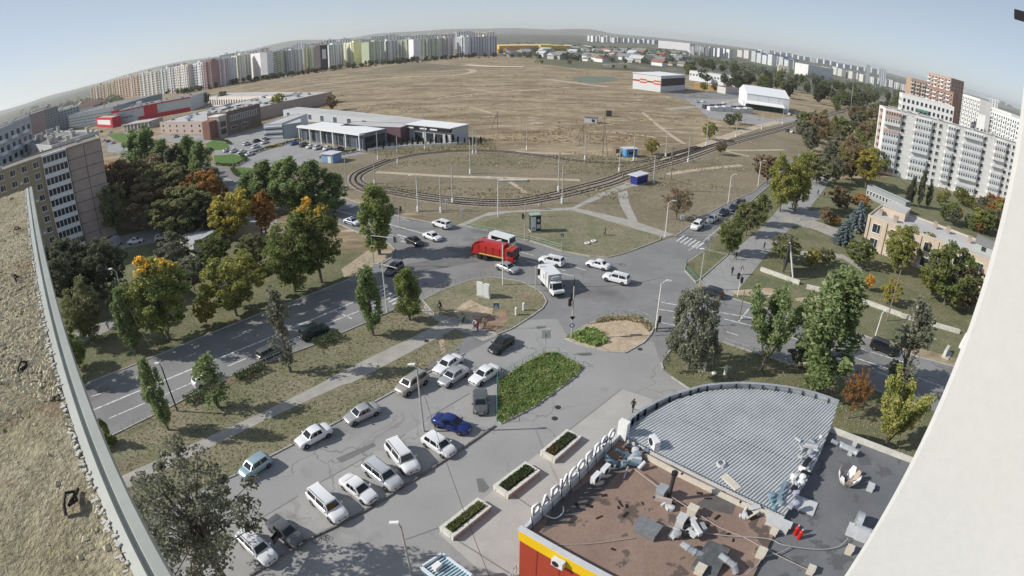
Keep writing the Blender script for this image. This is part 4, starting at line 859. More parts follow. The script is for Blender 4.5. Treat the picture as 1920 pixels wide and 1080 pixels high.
# ---- shops and showrooms beyond the left avenue
redw = M('shop_red', (.46, .03, .045), (.5, .04, .055), .2, .6, fine=.05); greyc = M('grey_cladding', (.48, .53, .54), (.52, .57, .58), .2, .6, fine=.05)
A, B = P(215, 236), P(359, 208); H_ = hgt((215, 236), (219, 209))
t = bld('shopping_centre', 'grey and red clad shopping centre with red parapet and dark lettering', 'shopping centre', A, B, 42, 11, greyc, roofg, None, .1); L = t['L']
g = MB(); g.box((L/2, -.12, 10.6), (L+.4, .5, .9)); g.build('red_cornice', redw, t); g = MB(); g.box((L*.5, -.25, 3.4), (L*.17, .5, 7.15)); g.build('red_panel', redw, t)
g = MB(); g.box((L*.66, -.2, 0), (L*.66, .4, 3.3)); g.build('red_base', redw, t); g = MB(); g.box((L*.02, -.3, 0), (2.2, .7, 9)); g.build('white_pylon', whitep, t); g = MB(); g.box((L*.01, 3, 10.8), (6, 5, 1.8)); g.build('red_block', redw, t)
for i, ch in enumerate('Торговый парк'):
    if ch != ' ': me = text_mesh(ch, 1.75, .05); me.materials.clear(); me.materials.append(dark); o = bpy.data.objects.new('letter', me); C.objects.link(o); o.parent = t; o.location = (L*.10+i*1.0, -.12, 4.6); o.rotation_euler = (pi/2, 0, 0)
g = MB(); g.box((L*.28, 12, 11.1), (4, 4, 4)); g.build('roof_house', whitep, t); roof_bits(t, 16, 12, galv, 1.5, 2)
t = bld('shop_annex', 'low red annex with a white panel at the left of the shopping centre', 'shop', P(182, 238), P(212, 240), 8, 8, redw, beige, None, .6)
g = MB(); g.box((t['L']*.5, -.1, 2.5), (t['L']*.8, .3, 4)); g.build('white_panel', whitep, t)
A, B = P(302, 250), P(384, 252)
t = bld('shop_row', 'pinkish row of low shops with a cluttered grey roof', 'shop', A, B, 95, 6.5, M('pink_render', (.44, .36, .32), None, fine=.06), roofl, None, .5); wins(t, 'front', [t['L']*(i+.5)/6 for i in range(6)], [1, 3.9], 1.8, 1.5, name='windows'); roof_bits(t, 40, 13, galv, 1.6, 3)
t = bld('shop_row', 'flat low shop behind white pillars next to the red annex', 'shop', P(232, 247), P(285, 240), 12, 4.6, M('pink_grey_render', (.40, .36, .35), None, fine=.05), roofl, None, .5)
for i in range(8): g = MB(); g.box((t['L']*(i+.5)/8, -1.0, 0), (.7, .7, 4.5)); g.build('pillar', whitep, t)
g = MB(); g.box((t['L']/2, -.75, 4.62), (t['L'], 2.2, .5)); g.build('canopy', M('pink_canopy', (.5, .42, .40), None), t)
A, B = P(428, 254), P(491, 235)
t = bld('office_building', 'brown brick office with narrow windows and a stepped glazed corner', 'office', A, B, 16, 11, M('brown_brick', (.155, .12, .105), (.19, .145, .125), .3, .9, fine=.1, fs=3), roofg, None, .7); L = t['L']
wins(t, 'front', [L*(.12+.052*i) for i in range(16)], [6.6], .9, 2.6, name='windows'); wins(t, 'front', [L*.2, L*.5], [2.6], 4.2, 1.3, name='low_windows')
g = MB(); g.box((-2.5, 4, -.2), (5, 8, 10.5)); g.build('corner_tower', M('tower_brick', (.40, .33, .29), (.45, .37, .32), .3, .9, fine=.08), t)
for z in (1.4, 5): g = MB(); g.box((-2.5, -.06, z), (3.6, .14, 2.7)); g.build('tower_window', winm, t)
g = MB(); g.box((-2.5, 4, 10.32), (5.6, 8.6, .5)); g.build('tower_cornice', whitep, t); g = MB(); g.box((-7.5, 5, 0), (4.6, 6, 9)); g.build('red_bay', M('red_brown', (.24, .12, .10), None, fine=.08), t); roof_bits(t, 14, 15, whitep, .8, 1.6)
A, B = P(394, 199), P(528, 203)
t = bld('warehouse', 'long white warehouse with dark bays standing at the field edge', 'warehouse', A, B, 16, 7.5, M('warehouse_white', (.66, .62, .57), None, fine=.05), roofl, None, .3); wins(t, 'front', [t['L']*(i+.5)/26 for i in range(26)], [1.0], t['L']/26*.42, 4.4, False, winm, name='bays')
A, B = P(532, 222), P(766, 253)
t = bld('warehouse', 'very long low warehouse with pale grey roof behind the showrooms', 'warehouse', A, B, 9, 4.6, M('grey_white_wall', (.50, .53, .55), None, fine=.05), roofl, None, .2); wins(t, 'front', [t['L']*(i+.5)/9 for i in range(9)], [1.0], 3.2, 2.6, MATS['white_paint'], winl, name='gates')
A, B = P(497, 262), P(531, 260)
t = bld('showroom', 'white ribbed corner hall left of the glass showroom', 'showroom', A, B, 24, 6.5, M('white_ribbed', (.62, .64, .66), None, fine=.04), roofl, None, .4)
for z in range(5): g = MB(); g.box((t['L']/2, -.12, .8+z*1.15), (t['L'], .3, .4)); g.build('rib', dark if z % 2 else whitep, t)
t = bld('workshop', 'grey box workshop with pale roof beside the white ribbed hall', 'workshop', P(533, 261), P(567, 256), 26, 6, M('blue_grey_cladding', (.34, .38, .41), None, fine=.05), roofl, None, .3)
A, B = P(566, 262), P(681, 281)
t = bld('showroom', 'glass fronted car showroom with a white roof edge and dark glazing', 'showroom', A, B, 11, 5.6, M('showroom_grey', (.20, .22, .25), None, fine=.05), M('bright_roof', (.74, .75, .75), None, fine=.04), None, .25); L = t['L']
g = MB(); g.box((L/2, -.55, 5.4), (L+1.2, 2.2, .75)); g.build('roof_edge', whitep, t)
for i in range(11): g = MB(); g.box((L*(i+.5)/11, -.06, .4), (L/11*.72, .12, 4.2)); g.build('pane', winm if i % 3 else winl, t)
for i in range(6): g = MB(); g.box((L*i/5.0*.98+.4, -1.1, 0), (.4, .4, 5.3)); g.build('column', whitep, t)
g = MB(); g.box((L+.08, 5.5, .4), (.12, 9, 4)); g.build('side_glazing', winm, t)
t = bld('showroom', 'dark clad low hall with maroon band behind the glass showroom', 'showroom', P(640, 262), P(752, 268), 9, 5.6, M('maroon_cladding', (.16, .10, .11), None, fine=.06), roofl, None, .2)
A, B = P(762, 262), P(845, 272)
t = bld('showroom', 'second showroom with black fascia and bright white roof', 'showroom', A, B, 10, 5.6, M('pale_showroom', (.50, .52, .53), None, fine=.05), MATS['bright_roof'], None, 0); L = t['L']
g = MB(); g.box((L/2, -.3, 4.6), (L+1, 1.2, 1.15)); g.build('fascia', dark, t); g = MB(); g.box((L/2, 5, 5.85), (L+.6, 10.4, .2)); g.build('roof_sheet', MATS['bright_roof'], t)
for u in (.3, .55, .75): g = MB(); g.box((L*u, -.08, .3), (3.4, .16, 3.2)); g.build('gate', winm, t)
for u in (.15, .45, .68): g = MB(); g.box((L*u, -.95, 4.85), (3.4, .1, .5)); g.build('white_sign', whitep, t)
wl2 = MB(); wl2.wall(PP([(690, 284), (720, 280), (770, 277), (847, 273), (878, 268)]), .3, 0, 1.0); tag(wl2.build('low_wall', whitep), 'low white wall behind the small dark cypresses', 'wall')
# ---- halls at the far right of the field
A, B = P(1186, 166), P(1238, 173)
t = bld('sports_hall', 'white hall with broken red stripes on its long front', 'hall', A, B, 42, 11.5, M('hall_white', (.64, .65, .66), None, fine=.04), M('hall_roof', (.72, .73, .73), None, fine=.03), None, 0); L = t['L']
for r in range(2):
    for i in range(4): g = MB(); g.box((L*(i+.5)/4, -.06, 6.1-.9*((i+r) % 2)+r*1.1), (L/4*.98, .12, 1.0)); g.build('red_stripe', M('stripe_red', (.62, .10, .05), None, fine=0) if 'stripe_red' not in MATS else MATS['stripe_red'], t)
g = MB(); g.box((L+.06, 21, 4.2), (.12, 40, 5.6)); g.build('dark_glazing', M('bronze_glass', (.10, .075, .075), None, .3, fine=.05), t); g = MB(); g.box((L/2, 21, 11.65), (L+.8, 42.8, .4)); g.build('roof_sheet', MATS['hall_roof'], t)
t = bld('office_building', 'long white and blue office with a row of dark windows before the tree belt', 'office', P(1292, 150), P(1378, 164), 14, 9.5, M('office_white', (.64, .67, .70), None, fine=.04), roofl, None, .2); wins(t, 'front', [t['L']*(i+.5)/15 for i in range(15)], [5.0], 1.6, 1.8, name='windows'); g = MB(); g.box((t['L']+.1, 7, 0), (.3, 14.2, 9.8)); g.build('blue_end', plain('deep_blue', (.03, .045, .17)), t)
t = bld('shed', 'ochre low shed row in front of the blue and white office', 'shed', P(1300, 165), P(1356, 173), 8, 4.5, M('ochre_wall', (.42, .27, .10), None, fine=.08), roofl, None, .1)
t = bld('shed', 'maroon roofed small shop right of the ochre shed row', 'shed', P(1360, 176), P(1383, 176), 8, 5, M('shed_white', (.6, .58, .55), None, fine=.05), M('maroon_roof', (.2, .05, .06), None), None, .1)
A, B = P(1399, 202), P(1478, 213)
t = thing('market_hall', 'big white gabled hall with a white canopy over green stalls', 'hall', (A[0], A[1], 0), frame_of(A, B)[0]); L = frame_of(A, B)[1]; D = 30
g = MB(); g.hexa([(0, 0, -.2), (L, 0, -.2), (L, D, -.2), (0, D, -.2)], [(0, 0, 9.5), (L, 0, 9.5), (L, D, 9.5), (0, D, 9.5)]); g.build('wall', M('hangar_white', (.68, .70, .72), None, fine=.03), t)
g = MB(); g.add([(-.3, -.3, 9.51), (L+.3, -.3, 9.51), (L+.3, D+.3, 9.51), (-.3, D+.3, 9.51), (-.3, D/2, 14), (L+.3, D/2, 14)], [(0, 1, 5, 4), (2, 3, 4, 5), (0, 4, 3), (1, 2, 5), (0, 3, 2, 1)]); g.build('roof', MATS['hangar_white'], t)
g = MB(); g.hexa([(-4, -7, 3.6), (L-4, -7, 3.6), (L-4, -.05, 4.9), (-4, -.05, 4.9)], [(-4, -7, 3.8), (L-4, -7, 3.8), (L-4, -.05, 5.1), (-4, -.05, 5.1)]); g.build('canopy', whitep, t)
for i in range(8): g = MB(); g.box((-3+i*(L-3)/7.3, -6.6, 0), (.25, .25, 3.6)); g.build('canopy_post', dark, t)
for i in range(6): g = MB(); g.box((1+i*(L-4)/5.6, -1.2, 0), (3.5, 2, 2.6)); g.build('stall', M('stall_green', (.10, .17, .13), None) if 'stall_green' not in MATS else MATS['stall_green'], t)
for z in (3, 6.2): g = MB(); g.box((L+.1, D/2, z), (.2, D, .3)); g.build('gable_band', galv, t)
for u in (.25, .5, .75): g = MB(); g.box((L*u, -.05, 5.2), (.25, .1, 4.2)); g.build('wall_seam', lightg, t)
t = thing('market_stalls', 'dark tent of cluttered market stalls beside the white gabled hall', 'tent', P(1352, 207)+(0,), .15)
for i in range(12): g = MB(); g.box(((i % 6)*5-8, (i//6)*6-3, 0), (4.6, 4, 2.3+.5*(i % 3))); g.build('stall', [plain('tent_purple', (.05, .04, .09)), M('stall_white', (.6, .6, .6), None)][0 if i // 6 else 1] if 'tent_purple' not in MATS else [MATS['tent_purple'], MATS['stall_white']][0 if i//6 else 1], t)
# ---- far hypermarket and pale blocks
ye = M('hyper_yellow', (.74, .44, .05), None, fine=.03); A, B = P(936, 98), P(1070, 97)
t = bld('hypermarket', 'long orange yellow hypermarket on the far side of the field', 'supermarket', A, B, 90, hgt((1000, 98), (1000, 86)), ye, M('hyper_roof', (.66, .55, .35), None, fine=.02), None, 0); g = MB(); g.box((t['L']/2, -.3, 0), (t['L'], .5, t['H']*.38)); g.build('dark_base', plain('hyper_base', (.10, .09, .17)), t); g = MB(); g.box((t['L']*.62, -3, 0), (26, 6, t['H']*1.1)); g.build('entrance_block', plain('hyper_lemon', (.72, .62, .10)), t)
# ---- apartment rows across the field
arcrow = [ # x0, x1, base y0, base y1, top y0, top y1, colour, words
 (172, 216, 193, 184, 163, 150, (.40, .33, .24), 'tan block with cream pillars'), (216, 262, 187, 180, 148, 138, (.36, .27, .20), 'brown block with pale corner strips'), (264, 298, 181, 176, 137, 130, (.42, .40, .36), 'grey beige block'),
 (300, 330, 176, 173, 130, 124, (.42, .43, .43), 'grey block with dark bands'), (331, 356, 174, 172, 124, 119, (.46, .42, .38), 'beige grey block'), (357, 384, 171, 168, 120, 115, (.56, .60, .62), 'white block with blue tint'), (384, 399, 168, 166, 115, 113, (.36, .23, .22), 'dark red narrow block'), (399, 416, 165, 162, 114, 110, (.58, .58, .56), 'pale narrow block'), (416, 432, 162, 158, 110, 108, (.44, .32, .33), 'rose grey block'), (432, 446, 158, 154, 108, 105, (.52, .52, .58), 'lilac white block'),
 (447, 472, 153, 148, 103, 99, (.66, .62, .44), 'cream yellow block with pillars'), (473, 491, 147, 147, 99, 98, (.52, .50, .50), 'block with blank grey white end wall'), (494, 503, 147, 146, 99, 98, (.70, .68, .66), 'narrow bright white end'), (505, 537, 144, 136, 97, 93, (.40, .40, .29), 'green beige balconied block'),
 (539, 569, 136, 131, 94, 91, (.42, .40, .39), 'grey block with pale frames'), (571, 600, 130, 127, 90, 86, (.44, .46, .30), 'green block with yellow corner'), (602, 616, 132, 130, 84, 83, (.10, .085, .10), 'dark tower framed around a white square'), (618, 645, 127, 123, 83, 81, (.66, .63, .56), 'cream white block'), (646, 664, 122, 122, 80, 79, (.60, .56, .33), 'lemon block'), (666, 692, 120, 120, 78, 78, (.16, .14, .18), 'dark violet block with white squares'),
 (693, 722, 121, 117, 77, 76, (.38, .42, .30), 'green grey balconied block'), (724, 746, 116, 114, 75, 75, (.42, .42, .40), 'grey stepped block'), (748, 774, 114, 113, 74, 73, (.38, .40, .32), 'khaki balconied block'), (776, 788, 114, 113, 73, 73, (.70, .66, .60), 'narrow block with blank cream end wall'), (789, 812, 110, 109, 72, 72, (.40, .42, .34), 'grey green block'), (814, 834, 108, 107, 71, 71, (.44, .43, .37), 'beige balconied block'), (836, 850, 107, 106, 70, 70, (.40, .36, .35), 'brown grey block'), (857, 871, 106, 106, 69, 69, (.68, .62, .57), 'white block with red stripe'), (872, 902, 105, 104, 69, 68, (.44, .43, .46), 'lilac grey wide block'), (903, 932, 104, 103, 68, 67, (.42, .41, .44), 'lilac grey end block')]
qr = random.Random(77)
for i, (x0, x1, b0, b1, t0, t1, c, wd) in enumerate(arcrow):
    c = tuple(min(.8, v*1.4) for v in c) if 'dark' not in wd else c
    A, B = P(x0, b0), P(x1, b1); h = min(hgt((x0, b0), (x0, t0)), hgt((x1, b1), (x1, t1)))*.97
    h0 = h
    lab = wd+' in the long row across the field'
    t = bld('apartment_block', lab, 'apartment block', A, B, 14, h, wallmat(c), None, None, .8)
    L = t['L']
    if 'blank' in wd or 'bright' in wd: continue
    fl = 10; fh = h/fl; n = max(3, int(L/4.2)); zs = [fh*.3+fh*r for r in range(fl)]
    if 'white square' in wd:
        k = 1 if L < 20 else 2
        for j in range(k): g = MB(); g.box((L*(j+.5)/k, -.1, h*.45), (L/k*.5, .3, h*.4)); g.build('white_square', whitep, t)
        continue
    wins(t, 'front', [L*(j+.5)/n for j in range(n)], zs, L/n*.45, fh*.55, False, winm)
    g = MB() # balcony stacks and pale pillars
    for j in range(0, n-1, 3):
        for z in zs: g.box((L*(j+1)/n, -.7, z-fh*.3), (L/n*.9, 1.4, fh*.42))
    o = g.build('balconies', wallmat(tuple(min(.75, v*1.35) for v in c)), t); o['kind'] = 'stuff'
    for j in range(1+(n > 6)): g = MB(); g.box((L*(j+.5)/(1+(n > 6))+qr.uniform(-2, 2), -.5, 0), (2.6, 1, h+1.5)); g.build('pale_strip', whitep if qr.random() < .6 else wallmat(tuple(min(.7, v*1.25) for v in c)), t)
    g = MB(); g.box((L*qr.uniform(.3, .7), 7, h+.15), (6, 6, 3)); g.build('roof_house', whitep if i % 2 else wallmat(c), t)
# second row behind: only upper floors show
for i in range(46):
    x = 300+i*13.6+qr.uniform(-4, 4); y = (lambda x: 128-.0)(x) ; hor = 60+((960-x)/960.)**2*142
    d = 880+qr.uniform(0, 260)+(x-300)*.25; a_ = ray(x, hor); az = atan2(a_[0], a_[1]); h = qr.uniform(34, 41)*(.92 if d < 950 else 1)
    A = (d*sin(az), d*cos(az)); w_ = qr.uniform(14, 34); B = (A[0]+w_*cos(az), A[1]-w_*sin(az)*.6)
    t = thing('apartment_block', 'white topped block behind the front row', 'apartment block', (A[0], A[1], 0), frame_of(A, B)[0], 'blocks of the second row across the field'); L = frame_of(A, B)[1]
    g = MB(); g.box((L/2, 7, -.3), (L, 14, h)); g.build('wall', wallmat(qr.choice([(.76, .77, .78), (.8, .8, .79), (.7, .72, .71), (.7, .66, .6)])), t); g = MB(); g.box((L*.4, 7, h-.29), (5, 5, 3)); g.build('roof_house', whitep, t)
    g = MB(); nn = max(2, int(L/5))
    for j in range(nn):
        for z in range(3): g.box((L*(j+.5)/nn, -.04, h-3-z*3.3), (1.8, .1, 1.6))
    o = g.build('windows', winm, t); o['kind'] = 'stuff'
ORD = ['first ', 'second ', 'third ', 'fourth ', 'fifth ', 'sixth ', 'seventh ', 'eighth ', 'ninth ', 'tenth ', 'eleventh ']
# rows of pale blocks on the right skyline
def row(x0, y0, x1, y1, n, hpx, c, lab, grp, dep=14, gap=.25, blue=False, fl=9, jitter=2.0):
    for i in range(n):
        u0, u1 = i/n, (i+1-gap)/n; jy = qr.uniform(-jitter, 0)
        a = (x0+(x1-x0)*u0, y0+(y1-y0)*u0+jy); b = (x0+(x1-x0)*u1, y0+(y1-y0)*u1+jy); A, B = P(*a), P(*b); h = hgt(a, (a[0], a[1]-hpx*qr.uniform(.85, 1.1)))
        kk = qr.uniform(.9, 1.15); cc = tuple(v*kk for v in c); t = thing('apartment_block', ORD[i]+lab+', counted from the left' if n > 2 else ['left ', 'right '][i]+lab, 'apartment block', (A[0], A[1], 0), frame_of(A, B)[0], grp); L = frame_of(A, B)[1]
        g = MB(); g.box((L/2, dep/2, -.3), (L, dep, h+.3)); g.build('wall', wallmat(tuple(round(v, 2) for v in cc)), t)
        g = MB(); g.box((L/2, dep/2, h+.002), (L+.6, dep+.6, 1.6 if blue else .6)); g.build('roof', plain('roof_blue', (.06, .10, .30)) if blue and 'roof_blue' not in MATS else MATS['roof_blue'] if blue else roofl, t)
        m_ = max(2, min(8, int(L/5))); g = MB(); fh = h/fl
        for j in range(m_):
            for z in range(fl): g.box((L*(j+.5)/m_, -.05, fh*(z+.3)), (L/m_*.45, .12, fh*.5))
        o = g.build('windows', winm, t); o['kind'] = 'stuff'
row(1105, 79, 1165, 81, 9, 11, (.62, .62, .63), 'white slab in the far row left of the white factory', 'white slabs far beyond the field')
row(1170, 80, 1236, 84, 7, 8, (.55, .57, .58), 'small pale block far beyond the suburb', 'pale blocks beyond the suburb')
row(1294, 103, 1376, 112, 9, 17, (.66, .67, .67), 'white stepped block above the long tree belt', 'white blocks above the tree belt', fl=8)
row(1408, 116, 1490, 133, 8, 20, (.62, .64, .64), 'white block with blue roof trim behind the tree belt', 'blue trimmed blocks behind the tree belt', blue=True)
row(1382, 108, 1406, 112, 2, 15, (.6, .58, .54), 'beige white block between the white and blue trimmed rows', 'beige blocks on the right skyline')
row(1560, 140, 1640, 160, 8, 15, (.62, .62, .58), 'cream block row right of the blank white hall', 'cream blocks above the park')
row(1640, 158, 1712, 176, 6, 13, (.60, .60, .58), 'pale block before the orange tower', 'pale blocks before the towers')
row(1420, 100, 1520, 115, 9, 7, (.66, .66, .64), 'tiny white block on the right skyline', 'tiny blocks on the right skyline'); row(1520, 117, 1660, 142, 11, 8, (.62, .63, .64), 'tiny pale block above the park trees', 'tiny blocks above the park')
row(1786, 170, 1900, 206, 9, 8, (.60, .62, .64), 'tiny grey white block at the far right', 'tiny blocks at the far right')
row(1240, 88, 1290, 92, 5, 7, (.6, .6, .6), 'small white block behind the white factory', 'small blocks behind the factory')
t = bld('factory', 'long low white factory with a dark gable far beyond the suburb', 'factory', P(1234, 90), P(1293, 96), 60, hgt((1260, 92), (1260, 78)), wallmat((.66, .64, .66)), roofl, None, .2)
t = bld('hall_block', 'blank white hall standing above the park trees', 'hall', P(1514, 146), P(1561, 152), 30, hgt((1514, 146), (1516, 122)), wallmat((.68, .68, .66)), roofl, None, .6)
t = bld('house', 'beige house with a recessed door at the tree belt edge', 'house', P(1459, 138), P(1478, 141), 12, hgt((1459, 138), (1460, 122)), wallmat((.52, .48, .4)), roofl, None, .3); wins(t, 'front', [t['L']*.35, t['L']*.7], [3, 8], 3, 2.5)
top_block('tower_block', 'twin dark topped towers on the right skyline', (1650, 127), (1662, 130), 1500, 1500, 16, wallmat((.42, .45, .5)), 14, 3); top_block('tower_block', 'single dark tower left of the twin towers', (1625, 121), (1632, 122), 1500, 1500, 16, wallmat((.36, .38, .42)), 14, 3); top_block('tower_block', 'squat twin white stack towers near the right edge', (1856, 184), (1872, 189), 900, 900, 16, wallmat((.58, .6, .62)), 14, 3)
# suburb of small houses
qr = random.Random(5)
gab = MB(); gab.box((0, 0, 0), (9, 8, 3.4)); gm = gab.mesh('wall', whitep)
rf = MB(); rf.add([(-5, -4.6, 3.3), (5, -4.6, 3.3), (5, 4.6, 3.3), (-5, 4.6, 3.3), (-5, 0, 6), (5, 0, 6)], [(0, 1, 5, 4), (2, 3, 4, 5), (0, 4, 3), (1, 2, 5), (0, 3, 2, 1)]); rm = rf.mesh('roof', roofg)
rn = ['slate grey', 'pale grey', 'rusty red', 'olive']; wn = ['white', 'grey', 'tan']
roofs = [plain('roof_slate', (.22, .23, .24)), plain('roof_pale', (.5, .51, .52)), plain('roof_rust', (.28, .15, .11)), plain('roof_olive', (.22, .23, .18))]; hw = [whitep, wallmat((.45, .44, .42)), wallmat((.5, .42, .34))]
for i in range(150):
    u = qr.random(); x = 945+u*360; base = 85+(x-945)*.048; y = base+qr.random()**1.3*(20+u*6)
    A = P(x, y); s = qr.uniform(.9, 1.9); i1, i2 = qr.randrange(3), qr.randrange(4); t = thing('house', 'small %s house with a %s gabled roof in the suburb beyond the field' % (wn[i1], rn[i2]), 'house', (A[0], A[1], 0), qr.choice([.7, -.8])+qr.uniform(-.1, .1), 'houses of the far suburb'); t.scale = (s*1.2, s, s)
    o = place('wall', gm, t); paint(o, hw[i1]); o = place('roof', rm, t); paint(o, roofs[i2])
for i in range(40):   # low buildings at the left edge of town
    u = qr.random(); x = 60+u*150; y = 196-u*14+qr.random()*18+(150-abs(x-135))*.02; A = P(x, y+4); s = qr.uniform(1.2, 2.6)
    i1, i2 = qr.randrange(3), qr.randrange(4); t = thing('house', 'low %s shed with a %s roof in the hazy quarter far left' % (wn[i1], rn[i2]), 'house', (A[0], A[1], 0), qr.choice([.8, -.75]), 'low houses at the far left'); t.scale = (s*1.6, s, s*.9); o = place('wall', gm, t); paint(o, hw[i1]); o = place('roof', rm, t); paint(o, roofs[i2])
# ================================================================== VEHICLES
tyre = plain('tyre', (.018, .018, .019), .85); rimm = plain('rim', (.42, .43, .45), .35, .6); cglass = glass('car_glass', (.012, .015, .02), .06, .6)
lampm = plain('headlamp', (.72, .74, .76), .15); redl = plain('tail_lamp', (.30, .01, .01), .25); platem = plain('plate', (.7, .7, .68), .5); trimb = plain('car_trim', (.025, .026, .028), .6)
def carpaint(n, c, metal=.0, rough=.3):
    m = plain('paint_'+n, c, rough, metal, .5); b = m.node_tree.nodes['Principled BSDF']; b.inputs['Coat Weight'].default_value = .6; b.inputs['Coat Roughness'].default_value = .08; return m
PAINT = {'white': carpaint('white', (.74, .75, .76)), 'silver': carpaint('silver', (.44, .45, .46), .35), 'beige': carpaint('beige', (.42, .40, .36), .35), 'grey': carpaint('grey', (.13, .135, .14), .3), 'black': carpaint('black', (.014, .015, .017)), 'blue': carpaint('blue', (.012, .03, .17), .2),
         'ice': carpaint('ice', (.33, .45, .50), .3), 'green': carpaint('green', (.02, .038, .038), .2), 'red': carpaint('red', (.40, .02, .015)), 'navy': carpaint('navy', (.016, .026, .055), .2), 'pale': carpaint('pale', (.56, .58, .60), .25), 'bright': carpaint('bright_blue', (.03, .11, .40), .1)}
def car_proto(kind):
    """local +x is forward, origin on the ground under the middle"""
    L, W, belt, roofz, hood, hx, wt, rt, rb, deck, whl, ride = {
        'sedan': (4.45, 1.76, .92, 1.46, .84, .95, .35, -.85, -1.45, .96, .32, .22), 'hatch': (4.0, 1.72, .95, 1.50, .88, 1.0, .45, -1.45, -1.85, .98, .31, .22),
        'suv': (4.65, 1.88, 1.10, 1.72, 1.06, 1.15, .65, -1.85, -2.2, 1.12, .37, .28), 'big': (4.85, 1.92, 1.18, 1.86, 1.12, 1.25, .85, -2.1, -2.32, 1.2, .40, .30), 'wagon': (4.3, 1.74, .95, 1.56, .88, 1.0, .5, -1.8, -2.05, .98, .32, .24)}[kind]
    hl, hw = L/2, W/2; t = thing(kind+'_car' if kind != 'big' else 'suv_car', 'x', 'car')
    st = [(-hl, .60, .72, .78), (-hl+.06, .85, .86, deck-.10), (-hl+.22, .95, .93, deck-.015), (rb, 1, 1, max(deck, belt)), (rt, 1, 1, belt+.01), (0, 1, 1, belt), (wt, 1, 1, belt), (hx, 1, .98, max(hood, belt-.05)), (hx+.45, .99, .95, hood), (hl-.35, .95, .9, hood-.08), (hl-.10, .86, .8, hood-.18), (hl, .66, .6, hood-.30)]
    b = MB(); rings = []
    for x, kb, kt, z in st:
        zl = ride+(.05 if abs(abs(x)-hl) < .12 else 0); h2 = hw*kb; h3 = hw*kt
        half = [(h2*.86, zl), (h2*.985, zl+.12), (h2, zl+.3), (h2*.995, (zl+z)/2+.1), (h3*.955, z-.06), (h3*.88, z), (h3*.4, z+.025)]
        rings.append([(x, -y, q) for y, q in half]+[(x, y, q) for y, q in reversed(half)])
    n = len(rings[0]); b.add([v for r in rings for v in r], [(i*n+k, (i+1)*n+k, (i+1)*n+(k+1) % n, i*n+(k+1) % n) for i in range(len(rings)-1) for k in range(n)]+[tuple(range(n)), tuple((len(rings)-1)*n+k for k in range(n-1, -1, -1))])
    b.f = [tuple(reversed(f)) for f in b.f]
    ty = hw*.90; ry = hw*.70; rz_ = roofz; be = belt-.02                                   # cabin shell
    xs = [(rb+.02, 0), (rt, 1), ((rt+wt)/2, 1.02), (wt, 1), (hx+.05, 0)]
    low = [(x0, ty*(.97 if i in (0, 4) else 1), be if i else max(belt, deck)-.02) for i, (x0, u) in enumerate([(rb+.02, 0), (rt-.05, 0), ((rt+wt)/2, 0), (wt+.15, 0), (hx+.05, 0)])]
    up = [(rt-.10, ry*.96, rz_-.09), (rt+.12, ry, rz_-.015), ((rt+wt)/2, ry*1.02, rz_), (wt-.15, ry, rz_-.02), (wt+.06, ry*.96, rz_-.10)]
    V = [(x, -y, z) for x, y, z in low]+[(x, -y, z) for x, y, z in up]+[(x, y, z) for x, y, z in up]+[(x, y, z) for x, y, z in low]
    fs = []
    for i in range(4): fs += [(i, i+1, 6+i, 5+i), (5+i, 6+i, 11+i, 10+i), (10+i, 11+i, 16+i, 15+i)]
    fs += [(0, 5, 10, 15), (4, 19, 14, 9)]
    b.add(V, fs)
    o = b.build('body', PAINT['white'], t, smooth=True); bmx = bmesh.new(); bmx.from_mesh(o.data); bmesh.ops.recalc_face_normals(bmx, faces=bmx.faces); bmx.to_mesh(o.data); bmx.free()
    o.data.set_sharp_from_angle(angle=radians(38))
    def pane(name, q, off):
        p = [Vector(v) for v in q]; nr = (p[1]-p[0]).cross(p[3]-p[0]).normalized(); c = sum(p, Vector())/4
        if nr.dot(c-Vector((-.3, 0, .9))) < 0: nr = -nr; p = p[::-1]
        g = MB(); a = [v+nr*.012 for v in p]; d = [v-nr*.02 for v in p]; g.hexa(d, a); return g.build(name, cglass, t)
    def sub(a, b_, c, d, u0, u1, v0, v1):
        a, b_, c, d = map(Vector, (a, b_, c, d)); f = lambda u, v: a.lerp(b_, u).lerp(d.lerp(c, u), v); return [f(u0, v0), f(u1, v0), f(u1, v1), f(u0, v1)]
    pane('windscreen', sub(V[4], V[19], V[14], V[9], .07, .93, .08, .95), 0); pane('rear_window', sub(V[0], V[15], V[10], V[5], .09, .91, .12 if kind in ('sedan',) else .2, .9), 0)
    for s0, s1 in ((0, 5), (15, 10)):
        A_ = lambda i: V[s0+i]; B_ = lambda i: V[s1+i]
        pane('side_window', sub(A_(0), A_(1), B_(1), B_(0), .45, .95, .2, .86), 0) if kind in ('suv', 'big', 'wagon') else None
        pane('side_window', sub(A_(1), A_(2), B_(2), B_(1), .05, .93, .1, .86), 0); pane('side_window', sub(A_(2), A_(3), B_(3), B_(2), .03, .93, .1, .86), 0)
        pane('quarter_window', sub(A_(3), A_(4), B_(4), B_(3), .04, .62, .1, .7), 0)
    wb = L*.30
    wm_, rm_ = MB(), MB(); wm_.lathe([(whl*.62, -.11), (whl*.93, -.11), (whl, -.07), (whl, .07), (whl*.93, .11), (whl*.62, .11)], 14, axis='y'); rm_.lathe([(.04, -.115), (whl*.64, -.10), (whl*.64, .10), (.04, .115)], 10, axis='y')
    wme, rme = wm_.mesh('tyre', tyre), rm_.mesh('rim', rimm); ar_ = MB(); ar_.lathe([(whl*1.18, -.012), (whl*1.18, .012)], 16, axis='y'); arm_ = ar_.mesh('wheel_arch', trimb)
    for x in (-wb-.03, wb+.05):
        for y in (-hw+.09, hw-.09): o = place('wheel', wme, t, (x, y, whl)); place('rim', rme, o)
        for y in (-1, 1): place('wheel_arch', arm_, t, (x, y*(hw-.028), whl+.02))
